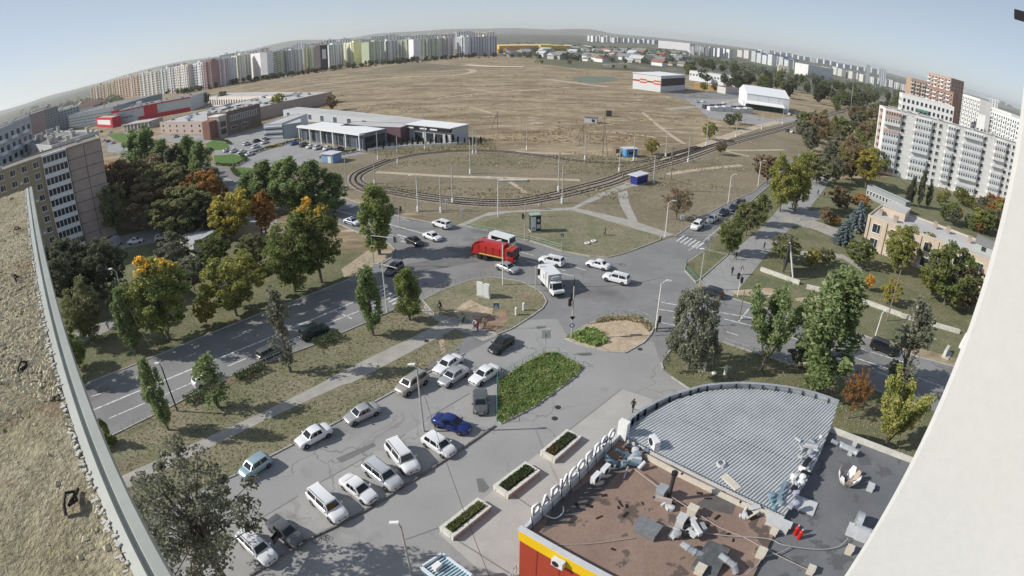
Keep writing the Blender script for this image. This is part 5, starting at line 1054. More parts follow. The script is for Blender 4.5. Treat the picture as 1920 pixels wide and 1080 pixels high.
    for y in (-1, 1):
        g = MB(); g.hexa([(hl-.26, y*hw*.62-.16, hood-.33), (hl-.03, y*hw*.55-.16, hood-.36), (hl-.03, y*hw*.55+.16, hood-.36), (hl-.26, y*hw*.62+.18, hood-.33)], [(hl-.30, y*hw*.62-.16, hood-.15), (hl-.10, y*hw*.55-.16, hood-.20), (hl-.10, y*hw*.55+.16, hood-.20), (hl-.30, y*hw*.62+.18, hood-.15)]); g.build('headlight', lampm, t)
        g = MB(); g.box((-hl+.09, y*hw*.66, deck-.32), (.12, .34, .2)); g.build('tail_light', redl, t)
        g = MB(); g.box((hx-.12, y*(hw*.93+.1), belt), (.12, .2, .15)); g.build('mirror', PAINT['white'], t)
    g = MB(); g.box((hl-.05, 0, ride+.22), (.12, hw*.9, .2)); g.build('grille', trimb, t)
    for x in (hl+.012, -hl-.02): g = MB(); g.box((x, 0, ride+.26), (.02, .5, .11)); g.build('number_plate', platem, t)
    if kind in ('big', 'suv'):
        for y in (-1, 1): g = MB(); g.tube([(rt+.2, y*ry*.9, rz_+.03), (wt-.25, y*ry*.9, rz_+.03)], .022, 5); g.build('roof_rail', trimb, t)
    return t
PROTO = {}
def car(kind, col, rear, front, label, group=None, z=.55):
    a, b = P(*rear, z), P(*front, z); c = ((a[0]+b[0])/2, (a[1]+b[1])/2, .045); an = atan2(b[1]-a[1], b[0]-a[0])
    if kind not in PROTO:
        PROTO[kind] = car_proto(kind); KIDS[PROTO[kind].name] = [(ch, list(ch.children)) for ch in PROTO[kind].children]
        r = PROTO[kind]; r.location = c; r.rotation_euler = (0, 0, an); r['label'] = label; made = {}
        for ch, _ in KIDS[r.name]: made.setdefault(ch.name.split('.')[0], []).append(ch)
        if group: r['group'] = group
    else: r, made = dup(PROTO[kind], c, an, label); 
    if group: r['group'] = group
    elif 'group' in r: del r['group']
    for nm in ('body', 'mirror'):
        for o in made[nm]: paint(o, PAINT[col])
    r['category'] = 'car'; return r
G1, G2, G3, G4 = 'cars parked in the near car park', 'cars along the service road', 'cars crossing the junction', 'cars queued on the right-hand street'
car('suv', 'white', (460, 1005), (507, 1050), 'white crossover nearest the bottom edge, beside the big thin tree', G1)
dcar = car('sedan', 'grey', (510, 976), (562, 1018), 'dark grey saloon with one door open at the near end of the car park', G1)
g = MB(); g.box((0, -.45, .35), (.06, 1.0, .62), .25); g.box((-.0, -.45, .98), (.05, .95, .4), .25, 1); o = g.build('open_door', [PAINT['grey'], cglass], dcar); o.location = (.15, -.85, 0)
car('big', 'white', (585, 920), (647, 978), 'big white estate car with dark roof hatch in the car park row', G1)
car('sedan', 'white', (640, 893), (706, 942), 'white saloon between the big white estate and the pale crossover', G1)
car('suv', 'pale', (690, 870), (748, 915), 'pale silver crossover in the middle of the car park row', G1)
car('big', 'white', (733, 832), (779, 888), 'tall white off-roader parked next to the lamp post', G1)
car('hatch', 'white', (797, 818), (850, 852), 'white hatchback with dark windows nosed to the kerb', G1)
car('sedan', 'blue', (815, 784), (880, 806), 'deep blue saloon standing askew in the car park', G1)
car('hatch', 'grey', (900, 734), (902, 776), 'dark hatchback facing the camera at the car park end by the green fence', G1)
car('hatch', 'ice', (500, 860), (456, 890), 'pale blue hatchback nearest the thin tree on the service road', G2)
car('sedan', 'white', (617, 802), (558, 833), 'lone white saloon at the kerb of the service road', G2)
car('sedan', 'silver', (708, 762), (648, 790), 'silver saloon at the kerb of the service road', G2)
car('suv', 'beige', (797, 704), (746, 738), 'beige off-roader parked at the kerb in front of two saloons', G2)
car('sedan', 'white', (862, 669), (817, 699), 'white saloon at the kerb alongside a silver one', G2)
car('sedan', 'silver', (872, 691), (828, 720), 'silver saloon passing close beside the white saloon', G2)
car('sedan', 'white', (932, 688), (884, 718), 'white saloon pulling out by the green flower bed', G2)
car('sedan', 'black', (959, 631), (920, 661), 'black saloon coming alone down the service road', G2)
car('suv', 'green', (563, 633), (614, 613), 'dark green off-roader on the near avenue', 'cars on the near avenue'); car('wagon', 'grey', (487, 671), (527, 650), 'dark grey estate behind the dark green off-roader', 'cars on the near avenue'); car('hatch', 'white', (366, 720), (404, 700), 'white car half hidden by a small verge tree', 'cars on the near avenue')
pc = car('sedan', 'white', (646, 412), (674, 420), 'white saloon with blue side panels on the far avenue', 'cars on the far avenue')
g = MB()
for y in (-1, 1): g.box((-.1, y*.872, .5), (3.0, .03, .28))
g.box((0, 0, 1.47), (.3, 1.0, .1)); g.build('blue_panel', PAINT['bright'], pc)
car('sedan', 'black', (760, 446), (795, 460), 'black saloon waiting at the stop line', G3); car('sedan', 'white', (794, 438), (828, 450), 'old white saloon next to the black saloon', G3); car('suv', 'white', (846, 427), (811, 416), 'white crossover leaving along the far avenue', G3)
car('sedan', 'silver', (931, 495), (972, 510), 'silver saloon under the lamp post below the red truck', G3); car('suv', 'white', (1055, 495), (1014, 486), 'white crossover behind the red truck', G3); car('sedan', 'white', (1143, 502), (1100, 491), 'white saloon in the middle of the junction', G3); car('suv', 'white', (1180, 529), (1132, 517), 'white crossover nearest the camera in the junction', G3)
car('wagon', 'grey', (752, 495), (725, 515), 'grey estate turning out by the poplar and traffic light', G3)
car('suv', 'white', (1317, 416), (1297, 432), 'first white crossover in the queue at the crossing', G4); car('sedan', 'white', (1346, 404), (1325, 418), 'second white car in the queue at the crossing', G4); car('sedan', 'navy', (1364, 393), (1350, 404), 'dark blue saloon third in the queue', G4); car('hatch', 'navy', (1381, 385), (1368, 396), 'navy hatchback fourth in the queue', G4); car('suv', 'black', (1394, 378), (1381, 388), 'black crossover last in the queue', G4)
rc = car('wagon', 'black', (1347, 553), (1318, 544), 'black estate with a red rear half hidden by the willow'); g = MB(); g.box((-2.16, 0, .55), (.06, 1.4, .45)); g.build('red_tailgate', PAINT['red'], rc)
car('suv', 'black', (1636, 645), (1676, 660), 'black off-roader on the right avenue between the poplars')
for k, c, r, f, l in (('sedan', 'white', (237, 455), (272, 449), 'white saloon parked below the blank panels'), ('hatch', 'white', (250, 404), (256, 418), 'white hatchback up the tree lined yard lane'), ('hatch', 'white', (296, 447), (311, 443), 'white car roof peeping over the yard bushes')): car(k, c, r, f, l, 'cars in the yard of the left block')
for i, (c, x, y, l) in enumerate((('bright', 552, 269, 'bright blue'), ('grey', 570, 272, 'dark grey'), ('white', 582, 275, 'white'), ('white', 596, 277, 'second white'), ('white', 614, 278, 'third white'), ('grey', 636, 281, 'slate grey'))): car('suv' if i % 2 else 'sedan', c, (x-8, y+3), (x+8, y-3), l+' car in the row before the glass showroom', 'cars before the glass showroom')
for i, (c, x, y, l) in enumerate((('white', 462, 270, 'white van like car alone'), ('green', 481, 264, 'dark green car'), ('white', 496, 267, 'white car by the yellow barrier'), ('white', 479, 275, 'small white car'), ('silver', 496, 261, 'silver car behind the yellow barrier'), ('silver', 426, 282, 'silver car at the hedge'), ('white', 439, 283, 'white car second from the hedge'), ('white', 454, 285, 'white car beside the dark hedge'), ('white', 468, 289, 'white car at the lot entrance'), ('green', 392, 281, 'dark car left of the round lawn'), ('black', 342, 277, 'black car behind the poplars'), ('white', 355, 279, 'white car behind the poplars'), ('silver', 330, 256, 'silver car before the low shops'))): car('wagon' if i % 3 == 0 else 'sedan', c, (x-8, y+3), (x+8, y-3), l+' in the lot left of the showroom', 'cars in the left showroom lot')
for i, (x, y) in enumerate(((195, 263), (203, 265), (212, 268), (175, 243), (190, 247), (208, 248))): car('hatch', ['white', 'navy', 'silver', 'white', 'grey', 'white'][i], (x-4, y+2), (x+4, y-2), ['white car first at the bend', 'navy car at the bend', 'silver car at the bend', 'white car below the red annex', 'grey car below the red annex', 'white car by the pillars'][i]+' far up the left avenue', 'cars far up the left avenue')
for i, (c, x, y, l) in enumerate((('navy', 1477, 245, 'navy car by the tram crossing'), ('white', 1485, 247, 'white car by the tram crossing'), ('navy', 1497, 249, 'second navy car by the tram crossing'), ('white', 1575, 255, 'white car among the street trees'), ('silver', 1307, 191, 'silver car at the market field'), ('white', 1318, 190, 'white car at the market field'), ('white', 1357, 193, 'white car beside the market hall'), ('white', 1480, 214, 'white car at the end of the market hall'), ('white', 1492, 212, 'next white car by the market hall'), ('white', 1503, 210, 'last white car by the market hall'))): car('sedan', c, (x-6, y+2), (x+6, y-2), l, 'cars near the tram crossing')
qr = random.Random(14)
# cars too small to show parts: along the foot of the far row
fb = MB(); fb.box((0, 0, .3), (4.3, 1.75, .65)); fb.box((-.2, 0, .95), (2.4, 1.5, .55), 0, 1)
fm = fb.mesh('far_car', [PAINT['white'], cglass])
for i in range(90):
    x = 330+qr.random()*620; k = (x-300)/640; y = 178-k*72-28*sin(k*pi)*.45+qr.uniform(0, 3.5)
    hor = [(300, 176), (355, 173), (447, 154), (498, 148), (603, 133), (693, 122), (777, 115), (858, 108), (932, 105), (1000, 101)]
    for (xa, ya), (xb, yb) in zip(hor, hor[1:]):
        if xa <= x <= xb: y = ya+(yb-ya)*(x-xa)/(xb-xa)+qr.uniform(.5, 3.2)
    A = P(x, y); o = place('parked_car', fm, None, (A[0], A[1], .02), qr.choice([.6, 2.2])+qr.uniform(-.15, .15)); cn = qr.choice(['white', 'white', 'silver', 'navy', 'black', 'grey', 'red']); paint(o, PAINT[cn]); tag(o, 'tiny '+cn+' car parked along the foot of the far apartment row', 'car', 'cars before the far apartment row')
# ---- lorries and vans
def wheels(t, xs, hw, r, wd=.28):
    a, b = MB(), MB(); a.lathe([(r*.55, -wd/2), (r*.94, -wd/2), (r, -wd*.3), (r, wd*.3), (r*.94, wd/2), (r*.55, wd/2)], 16, axis='y'); b.lathe([(.06, -wd*.5), (r*.58, -wd*.38), (r*.58, wd*.38), (.06, wd*.5)], 10, axis='y'); am, bm_ = a.mesh('tyre', tyre), b.mesh('rim', rimm)
    for x in xs:
        for y in (-hw, hw): o = place('wheel', am, t, (x, y, r)); place('rim', bm_, o)
def at_heading(rear, front, z=.5): a, b = P(*rear, z), P(*front, z); return ((a[0]+b[0])/2, (a[1]+b[1])/2, .05), atan2(b[1]-a[1], b[0]-a[0])
pos, an = at_heading((893, 474), (964, 489), .6)
t = thing('garbage_truck', 'red garbage truck with a rear loader crossing the junction', 'garbage truck', pos, an); RD = PAINT['red']; rdk = plain('truck_red_dark', (.26, .015, .012), .5)
g = MB(); g.box((.3, 0, .75), (8.2, .9, .3)); g.build('chassis', trimb, t)
g = MB(); prof = [(-1.2, 1.1), (-1.25, 1.7), (-1.2, 2.6), (-1.0, 3.25), (-.6, 3.45), (.6, 3.45), (1.0, 3.25), (1.2, 2.6), (1.25, 1.7), (1.2, 1.1)]
n = len(prof); g.add([(x, y, z) for x in (-2.7, 2.35) for y, z in prof], [(i, (i+1) % n, (i+1) % n+n, i+n) for i in range(n)]+[tuple(range(n-1, -1, -1)), tuple(range(n, 2*n))]); g.f = [tuple(reversed(f)) for f in g.f]; g.build('hopper_body', RD, t)
for x in (-2.6, -1.2, .3, 1.6): g = MB(); g.box((x, 0, 1.15), (.12, 2.56, 1.6)); g.build('body_rib', rdk, t)
g = MB(); g.hexa([(-4.3, -1.15, .9), (-2.72, -1.15, 1.0), (-2.72, 1.15, 1.0), (-4.3, 1.15, .9)], [(-3.6, -1.15, 3.1), (-2.72, -1.15, 3.4), (-2.72, 1.15, 3.4), (-3.6, 1.15, 3.1)]); g.build('tail_loader', RD, t)
for y in (-1.0, 1.0): g = MB(); g.tube([(-4.2, y*1.2, 1.2), (-3.9, y*1.2, 2.6), (-3.0, y*1.2, 3.3), (-1.9, y*.9, 3.55)], .09, 6); g.build('lift_arm', rdk, t)
g = MB(); g.box((-4.2, 0, .7), (.7, 2.2, .8)); g.build('bin_trough', trimb, t)
for y in (-1.27, 1.27): g = MB(); g.box((.0, y, 1.1), (5.0, .05, .22)); g.build('yellow_stripe', plain('truck_yellow', (.65, .42, .12), .5) if 'truck_yellow' not in MATS else MATS['truck_yellow'], t)
g = MB(); g.hexa([(2.6, -1.2, .75), (4.35, -1.2, .75), (4.35, 1.2, .75), (2.6, 1.2, .75)], [(2.6, -1.15, 2.95), (4.15, -1.1, 2.9), (4.15, 1.1, 2.9), (2.6, 1.15, 2.95)]); g.build('cab', RD, t)
g = MB(); g.hexa([(4.31, -1.08, 1.75), (4.34, -1.08, 1.75), (4.34, 1.08, 1.75), (4.31, 1.08, 1.75)], [(4.22, -1.02, 2.65), (4.26, -1.02, 2.65), (4.26, 1.02, 2.65), (4.22, 1.02, 2.65)]); g.build('windscreen', cglass, t)
for y in (-1.19, 1.19): g = MB(); g.box((3.6, y, 1.75), (1.0, .06, .85)); g.build('side_window', cglass, t); g = MB(); g.box((4.45, y*1.12, 1.9), (.12, .12, .8)); g.build('mirror', trimb, t)
g = MB(); g.box((4.36, 0, .75), (.1, 2.2, .75)); g.build('grille', trimb, t)
for y in (-.85, .85): g = MB(); g.box((4.43, y, .85), (.06, .4, .22)); g.build('headlight', lampm, t)
for y in (-.8, 0, .8): g = MB(); g.box((3.2, y, 2.96), (.3, .25, .15)); g.build('beacon', plain('beacon', (.6, .25, .02), .3) if 'beacon' not in MATS else MATS['beacon'], t)
wheels(t, (-2.6, -1.25, 3.35), 1.08, .52, .36)
pos, an = at_heading((961, 458), (917, 445), 1.2)
t = thing('white_van', 'white minibus half hidden behind the red garbage truck', 'minibus', pos, an); g = MB(); g.hexa([(-2.9, -1.0, .35), (2.9, -1.0, .35), (2.9, 1.0, .35), (-2.9, 1.0, .35)], [(-2.8, -.9, 2.6), (2.0, -.9, 2.6), (2.0, .9, 2.6), (-2.8, .9, 2.6)]); g.build('body', PAINT['white'], t); g = MB(); g.hexa([(-2.92, -.85, 1.5), (-2.86, -.85, 1.5), (-2.86, .85, 1.5), (-2.92, .85, 1.5)], [(-2.87, -.8, 2.35), (-2.8, -.8, 2.35), (-2.8, .8, 2.35), (-2.87, .8, 2.35)]); g.build('rear_window', cglass, t)
for y in (-.965, .965): g = MB(); g.box((-.5, y, 1.5), (4, .03, .7)); g.build('side_window', cglass, t)
wheels(t, (-1.9, 1.9), .88, .36, .22)
pos, an = at_heading((1020, 522), (1048, 553), .5)
t = thing('box_truck', 'white box lorry turning into the service road', 'lorry', pos, an); WP = PAINT['white']
g = MB(); g.box((-.9, 0, .85), (4.4, 2.2, 2.25)); g.build('cargo_box', WP, t); g = MB(); g.box((-.9, 0, .6), (4.6, 1.0, .25)); g.build('chassis', trimb, t)
for q in ((-3.1, 0), (1.3, 0)): g = MB(); g.box((q[0], 0, .84), (.08, 2.26, 2.3)); g.build('box_edge', lightg, t)
g = MB(); g.box((1.5, 0, 2.45), (.35, 1.2, .4)); g.build('roof_cooler', lightg, t)
g = MB(); g.box((-.6, -1.11, 1.7), (.5, .04, .8)); g.build('side_mark', plain('mark_grey', (.35, .36, .38)), t)
g = MB(); g.hexa([(1.4, -.98, .45), (3.3, -.98, .45), (3.3, .98, .45), (1.4, .98, .45)], [(1.4, -.96, 1.25), (3.2, -.9, 1.12), (3.2, .9, 1.12), (1.4, .96, 1.25)]); g.hexa([(1.4, -.95, 1.2), (2.75, -.92, 1.18), (2.75, .92, 1.18), (1.4, .95, 1.2)], [(1.4, -.82, 2.1), (2.15, -.8, 2.05), (2.15, .8, 2.05), (1.4, .82, 2.1)]); g.build('cab', WP, t)
g = MB(); g.hexa([(2.74, -.84, 1.24), (2.79, -.84, 1.24), (2.79, .84, 1.24), (2.74, .84, 1.24)], [(2.19, -.74, 2.0), (2.24, -.74, 2.0), (2.24, .74, 2.0), (2.19, .74, 2.0)]); g.build('windscreen', cglass, t)
for y in (-1, 1): g = MB(); g.hexa([(1.6, y*.94, 1.28), (2.55, y*.94, 1.28), (2.55, y*.9, 1.28), (1.6, y*.9, 1.28)], [(1.6, y*.85, 1.95), (2.15, y*.85, 1.95), (2.15, y*.8, 1.95), (1.6, y*.8, 1.95)]); g.build('side_window', cglass, t); g = MB(); g.box((3.28, y*.7, .8), (.08, .4, .22)); g.build('headlight', lampm, t); g = MB(); g.box((2.4, y*1.12, 1.35), (.1, .2, .35)); g.build('mirror', trimb, t)
g = MB(); g.box((3.3, 0, .42), (.1, 1.9, .3)); g.build('bumper', trimb, t); wheels(t, (-1.7, 2.35), .82, .36, .24)
pos, an = at_heading((205, 464), (223, 449), 1)
t = thing('white_van', 'white panel van parked against the foot of the left block', 'van', pos, an); g = MB(); g.hexa([(-2.6, -1, .35), (2.6, -1, .35), (2.6, 1, .35), (-2.6, 1, .35)], [(-2.6, -.9, 2.5), (1.6, -.9, 2.45), (1.6, .9, 2.45), (-2.6, .9, 2.5)]); g.build('body', PAINT['pale'], t); g = MB(); g.hexa([(2.3, -.8, 1.3), (2.36, -.8, 1.3), (2.36, .8, 1.3), (2.3, .8, 1.3)], [(1.72, -.75, 2.3), (1.78, -.75, 2.3), (1.78, .75, 2.3), (1.72, .75, 2.3)]); g.build('windscreen', cglass, t); wheels(t, (-1.7, 1.7), .88, .36, .22)
# ================================================================== TREES, SHRUBS, HEDGES
bark = M('bark', (.13, .115, .095), (.19, .17, .145), 3, .95, fine=.2, fs=12); barkp = M('pale_bark', (.27, .26, .225), (.36, .35, .31), 3, .9, fine=.2, fs=12); barkd = M('dark_bark', (.055, .045, .038), (.085, .07, .06), 3, .95, fine=.1)
LF = {'dry': leafmat('dry_leaf', (.20, .15, .10), (.25, .19, .125), (.33, .26, .18)), 'poplar': leafmat('leaf_poplar', (.095, .13, .055), (.165, .205, .09), (.28, .30, .18)), 'green': leafmat('leaf_green', (.075, .10, .04), (.15, .175, .065), (.27, .26, .12)), 'yellow_green': leafmat('leaf_yellow_green', (.12, .14, .045), (.21, .215, .07), (.33, .29, .11)),
      'dark': leafmat('leaf_dark', (.05, .056, .038), (.09, .096, .062), (.14, .135, .09)), 'olive': leafmat('leaf_olive', (.095, .105, .055), (.165, .17, .085), (.25, .23, .12)), 'brown': leafmat('leaf_brown', (.125, .10, .066), (.21, .165, .105), (.29, .23, .145)), 'rust': leafmat('leaf_rust', (.14, .085, .04), (.27, .15, .06), (.38, .22, .085)),
      'orange': leafmat('leaf_orange', (.24, .16, .045), (.46, .30, .07), (.6, .38, .09)), 'golden': leafmat('leaf_golden', (.14, .145, .045), (.27, .235, .07), (.46, .35, .08)), 'grey': leafmat('leaf_grey', (.075, .08, .058), (.145, .15, .11), (.28, .28, .22)), 'spruce': leafmat('needle_blue', (.07, .095, .10), (.17, .205, .215), (.28, .33, .345)),
      'green_top': leafmat('leaf_green_top', (.075, .105, .038), (.16, .18, .065), (.28, .26, .11), (.70, .40, .06)), 'thuja': leafmat('thuja', (.03, .042, .028), (.055, .07, .045)), 'hedge': leafmat('hedge_leaf', (.04, .058, .028), (.08, .10, .048)), 'lush': leafmat('bed_leaf', (.09, .15, .045), (.17, .22, .08), (.28, .27, .13)), 'weed': leafmat('weed_leaf', (.15, .145, .085), (.22, .195, .125), (.31, .27, .19)), 'far': leafmat('far_leaf', (.07, .085, .055), (.115, .13, .085), (.17, .17, .11))}
def leaf_cloud(pts, size, seed, flat=.0, up=0.):
    """one small bent leaf spray per point"""
    q = random.Random(seed); g = MB()
    for p, nrm in pts:
        s = size*q.uniform(.55, 1.35); a = Vector((q.gauss(0, 1), q.gauss(0, 1), q.gauss(0, 1)+up)).normalized()
        b = a.cross(Vector((q.gauss(0, 1), q.gauss(0, 1), q.gauss(0, 1)))).normalized(); c = a.cross(b)*.16*s
        p = Vector(p); u, v = a*s*.62, b*s*.42
        g.add([p-u, p+v+c, p+u, p-v+c], [(0, 1, 2, 3)])
    return g
def crown(kind, H, seed):
    """points of the crown + trunk mesh, tree H metres tall"""
    q = random.Random(seed); pts = []; tr = MB(); V = Vector
    def blob(c, r, n, el=1.):
        c = V(c)
        for _ in range(n):
            d = V((q.gauss(0, 1), q.gauss(0, 1), q.gauss(0, 1))).normalized(); k = r*(q.random()**.45); pts.append(((c.x+d.x*k, c.y+d.y*k, c.z+d.z*k*el), d))
    if kind in ('poplar', 'sparse'):
        n = 72 if kind == 'poplar' else 46; lean = q.uniform(-.02, .02)
        tr.tube([(0, 0, -.2), (lean*H*.3, .05, H*.3), (lean*H*.6, -.1, H*.62), (lean*H, 0, H*.9)], .017*H, 7, 0, .004*H)
        for i in range(n):
            t = q.random()**.85; z = H*(.13+.82*t); w_ = H*.145*(sin(pi*min(1, (t*.86+.10)))**.7)*(1 if kind == 'poplar' else .8); a = q.uniform(0, 2*pi); r = w_*sqrt(q.random()); p = (r*cos(a)+lean*z, r*sin(a), z)
            blob(p, H*.042*q.uniform(.7, 1.3), 95 if kind == 'poplar' else 30, 1.9)
            if i % 3 == 0: tr.tube([(lean*z*.7, 0, max(H*.1, z-H*.22)), (p[0]*.6, p[1]*.6, z-H*.1), p], .006*H, 4, 0, .002*H)
        if kind == 'sparse':
            for i in range(22):
                z = H*q.uniform(.1, .7); a = q.uniform(0, 2*pi); tr.tube([(0, 0, z), (H*.05*cos(a), H*.05*sin(a), z+H*.08), (H*.085*cos(a), H*.085*sin(a), z+H*.24)], .005*H, 4, 0, .0015*H)
    elif kind in ('round', 'tall', 'thin'):
        wd = {'round': .44, 'tall': .29, 'thin': .40}[kind]; zb = {'round': .13, 'tall': .10, 'thin': .16}[kind]; n = {'round': 120, 'tall': 130, 'thin': 120}[kind]; per = {'round': 105, 'tall': 98, 'thin': 80}[kind]
        tr.tube([(0, 0, -.2), (.05, .02, H*zb), (-.1, .1, H*.55), (.05, 0, H*.82)], .02*H, 7, 0, .005*H)
        for i in range(n):
            while True:
                u, v, w_ = q.uniform(-1, 1), q.uniform(-1, 1), q.uniform(-1, 1); rr = sqrt(u*u+v*v+w_*w_)
                if .35 < rr < 1: break
            k = 1+.28*mnoise.noise(V((u*1.6+seed, v*1.6, w_*1.6))); p = (u*wd*H*k, v*wd*H*k, H*(zb+.04)+H*(1-zb)*(.5+.47*w_*k)); blob(p, H*.062*q.uniform(.6, 1.35), int(per*q.uniform(.6, 1.3)), .8)
            if i % (2 if kind == 'thin' else 4) == 0: z0 = H*q.uniform(zb*.7, .6); tr.tube([(0, 0, z0), (p[0]*.45, p[1]*.45, z0+(p[2]-z0)*.6), p], .009*H, 4, 0, .002*H)
    elif kind == 'willow':
        tr.tube([(0, 0, -.2), (.1, 0, H*.3), (0, .1, H*.7)], .025*H, 7, 0, .008*H)
        for i in range(150):
            a = q.uniform(0, 2*pi); t = q.random(); r = H*.39*sqrt(q.random())*(1-.35*t**2); z = H*(.18+.76*t*sqrt(max(.05, 1-(r/(H*.45))**2)))
            blob((r*cos(a), r*sin(a), z), H*.05*q.uniform(.7, 1.2), 90, 1.5)
    elif kind == 'branchy':
        for j in range(7):
            a = 2*pi*j/7+q.uniform(-.3, .3); ln = q.uniform(.7, 1.0); e = (H*.33*cos(a)*ln, H*.33*sin(a)*ln, H*q.uniform(.75, 1))
            m1 = (e[0]*.35, e[1]*.35, H*.35); tr.tube([(0, 0, -.2), (0, 0, H*.1), m1, e], .016*H, 5, 0, .003*H)
            for k in range(17): t = q.uniform(.3, 1); p = V(m1).lerp(V(e), (t-.3)/.7); blob((p.x+q.gauss(0, .02*H), p.y+q.gauss(0, .02*H), p.z+q.gauss(0, .03*H)), H*.045*q.uniform(.7, 1.3), 66, 1.5)
    elif kind == 'spruce':
        tr.tube([(0, 0, -.2), (0, 0, H*.97)], .018*H, 6, 0, .004*H)
        for i in range(15):
            z = H*(.08+.88*i/15); R_ = H*.30*(1-i/15.4)**.9; m_ = max(4, int(13*(1-i/16)))
            for j in range(m_):
                a = 2*pi*j/m_+i*.7+q.uniform(-.15, .15); Rk = R_*q.uniform(.8, 1.1)
                tr.tube([(0, 0, z+.05*H), (Rk*.9*cos(a), Rk*.9*sin(a), z)], .004*H, 3)
                for t in range(9): k = (t+.5)/9; blob((Rk*k*cos(a), Rk*k*sin(a), z+.05*H*(1-k)-.01*H), H*.026*(1.2-k*.5), 9, .5)
    elif kind == 'bush':
        for i in range(8): tr.tube([(0, 0, -.05), (q.uniform(-.3, .3)*H, q.uniform(-.3, .3)*H, H*.7)], .012*H, 4, 0, .004*H)
        for i in range(30): a = q.uniform(0, 2*pi); r = H*.55*sqrt(q.random()); blob((r*cos(a), r*sin(a), H*(.15+.65*q.random()*(1-(r/H)**2))), H*.16*q.uniform(.7, 1.2), 42)
    elif kind == 'column':
        tr.tube([(0, 0, -.05), (0, 0, H*.5)], .03*H, 5)
        for i in range(36): t = q.random(); a = q.uniform(0, 2*pi); r = H*.13*sin(pi*(.18+.8*t))**.8*sqrt(q.random()); blob((r*cos(a), r*sin(a), H*(.06+.9*t)), H*.06, 34, 1.6)
    elif kind == 'cone':
        tr.tube([(0, 0, -.05), (0, 0, H*.6)], .03*H, 5)
        for i in range(46): t = q.random()**1.4; a = q.uniform(0, 2*pi); r = H*.36*(1-t)**.9*sqrt(q.random()); blob((r*cos(a), r*sin(a), H*(.08+.88*t)), H*.07, 44, 1.2)
    return pts, tr
PH = {'poplar': 13, 'sparse': 12, 'round': 9, 'tall': 13, 'thin': 13, 'willow': 12, 'branchy': 13, 'spruce': 9, 'bush': 2.2, 'column': 3.2, 'cone': 3}
WR = {'poplar': .36, 'sparse': .27, 'round': .92, 'tall': .64, 'thin': .88, 'willow': .86, 'branchy': .74, 'spruce': .6, 'bush': 1.35, 'column': .36, 'cone': .8}
LS_ = {'poplar': .30, 'sparse': .32, 'round': .31, 'tall': .32, 'thin': .25, 'willow': .29, 'branchy': .32, 'spruce': .34, 'bush': .20, 'column': .22, 'cone': .22}
TM = {}
def tree_mesh(kind, var):
    k = (kind, var)
    if k not in TM:
        pts, tr = crown(kind, PH[kind], 11*var+len(kind)); TM[k] = (leaf_cloud(pts, LS_[kind], var).mesh('crown', LF['green']), tr.mesh('trunk', bark))
    return TM[k]
TQ = random.Random(99)
TONE = {'green': 'green', 'olive': 'olive', 'yellow_green': 'yellow green', 'grey': 'grey green', 'brown': 'brownish', 'rust': 'russet', 'far': 'dull green', 'dark': 'dark'}
def tree(kind, leaf, base, top, wpx, label, group=None, h=None, name=None, barkm=None, zs=0., cat='tree'):
    if '%' in label: label = label % TONE[leaf]
    x, y = P(*base); h = h or max(.6, hgt(base, top)); wdt = wpx*1.1*mpp(base) if wpx else h*WR[kind]; sx = wdt/(PH[kind]*WR[kind]); sz = h/PH[kind]
    cm_, tm_ = tree_mesh(kind, TQ.randrange(2 if kind in ('poplar', 'round', 'tall') else 1)); t = thing(name or {'poplar': 'poplar_tree', 'sparse': 'poplar_tree', 'spruce': 'spruce_tree', 'bush': 'bush', 'column': 'cypress', 'cone': 'cone_shrub', 'willow': 'willow_tree'}.get(kind, 'broadleaf_tree'), label, cat if kind not in ('bush', 'cone', 'column') else 'shrub', (x, y, zs), TQ.uniform(0, 6.28), group)
    t.scale = (sx, sx, sz); o = place('crown', cm_, t); paint(o, LF[leaf]); o = place('trunk', tm_, t); paint(o, barkm or bark); return t
GA, GB, GC, GD, GE, GF = 'trees on the lawn beyond the near avenue', 'trees on the near verge', 'dark trees by the left block', 'trees of the right park', 'trees along the right pavement', 'poplars beyond the left avenue'
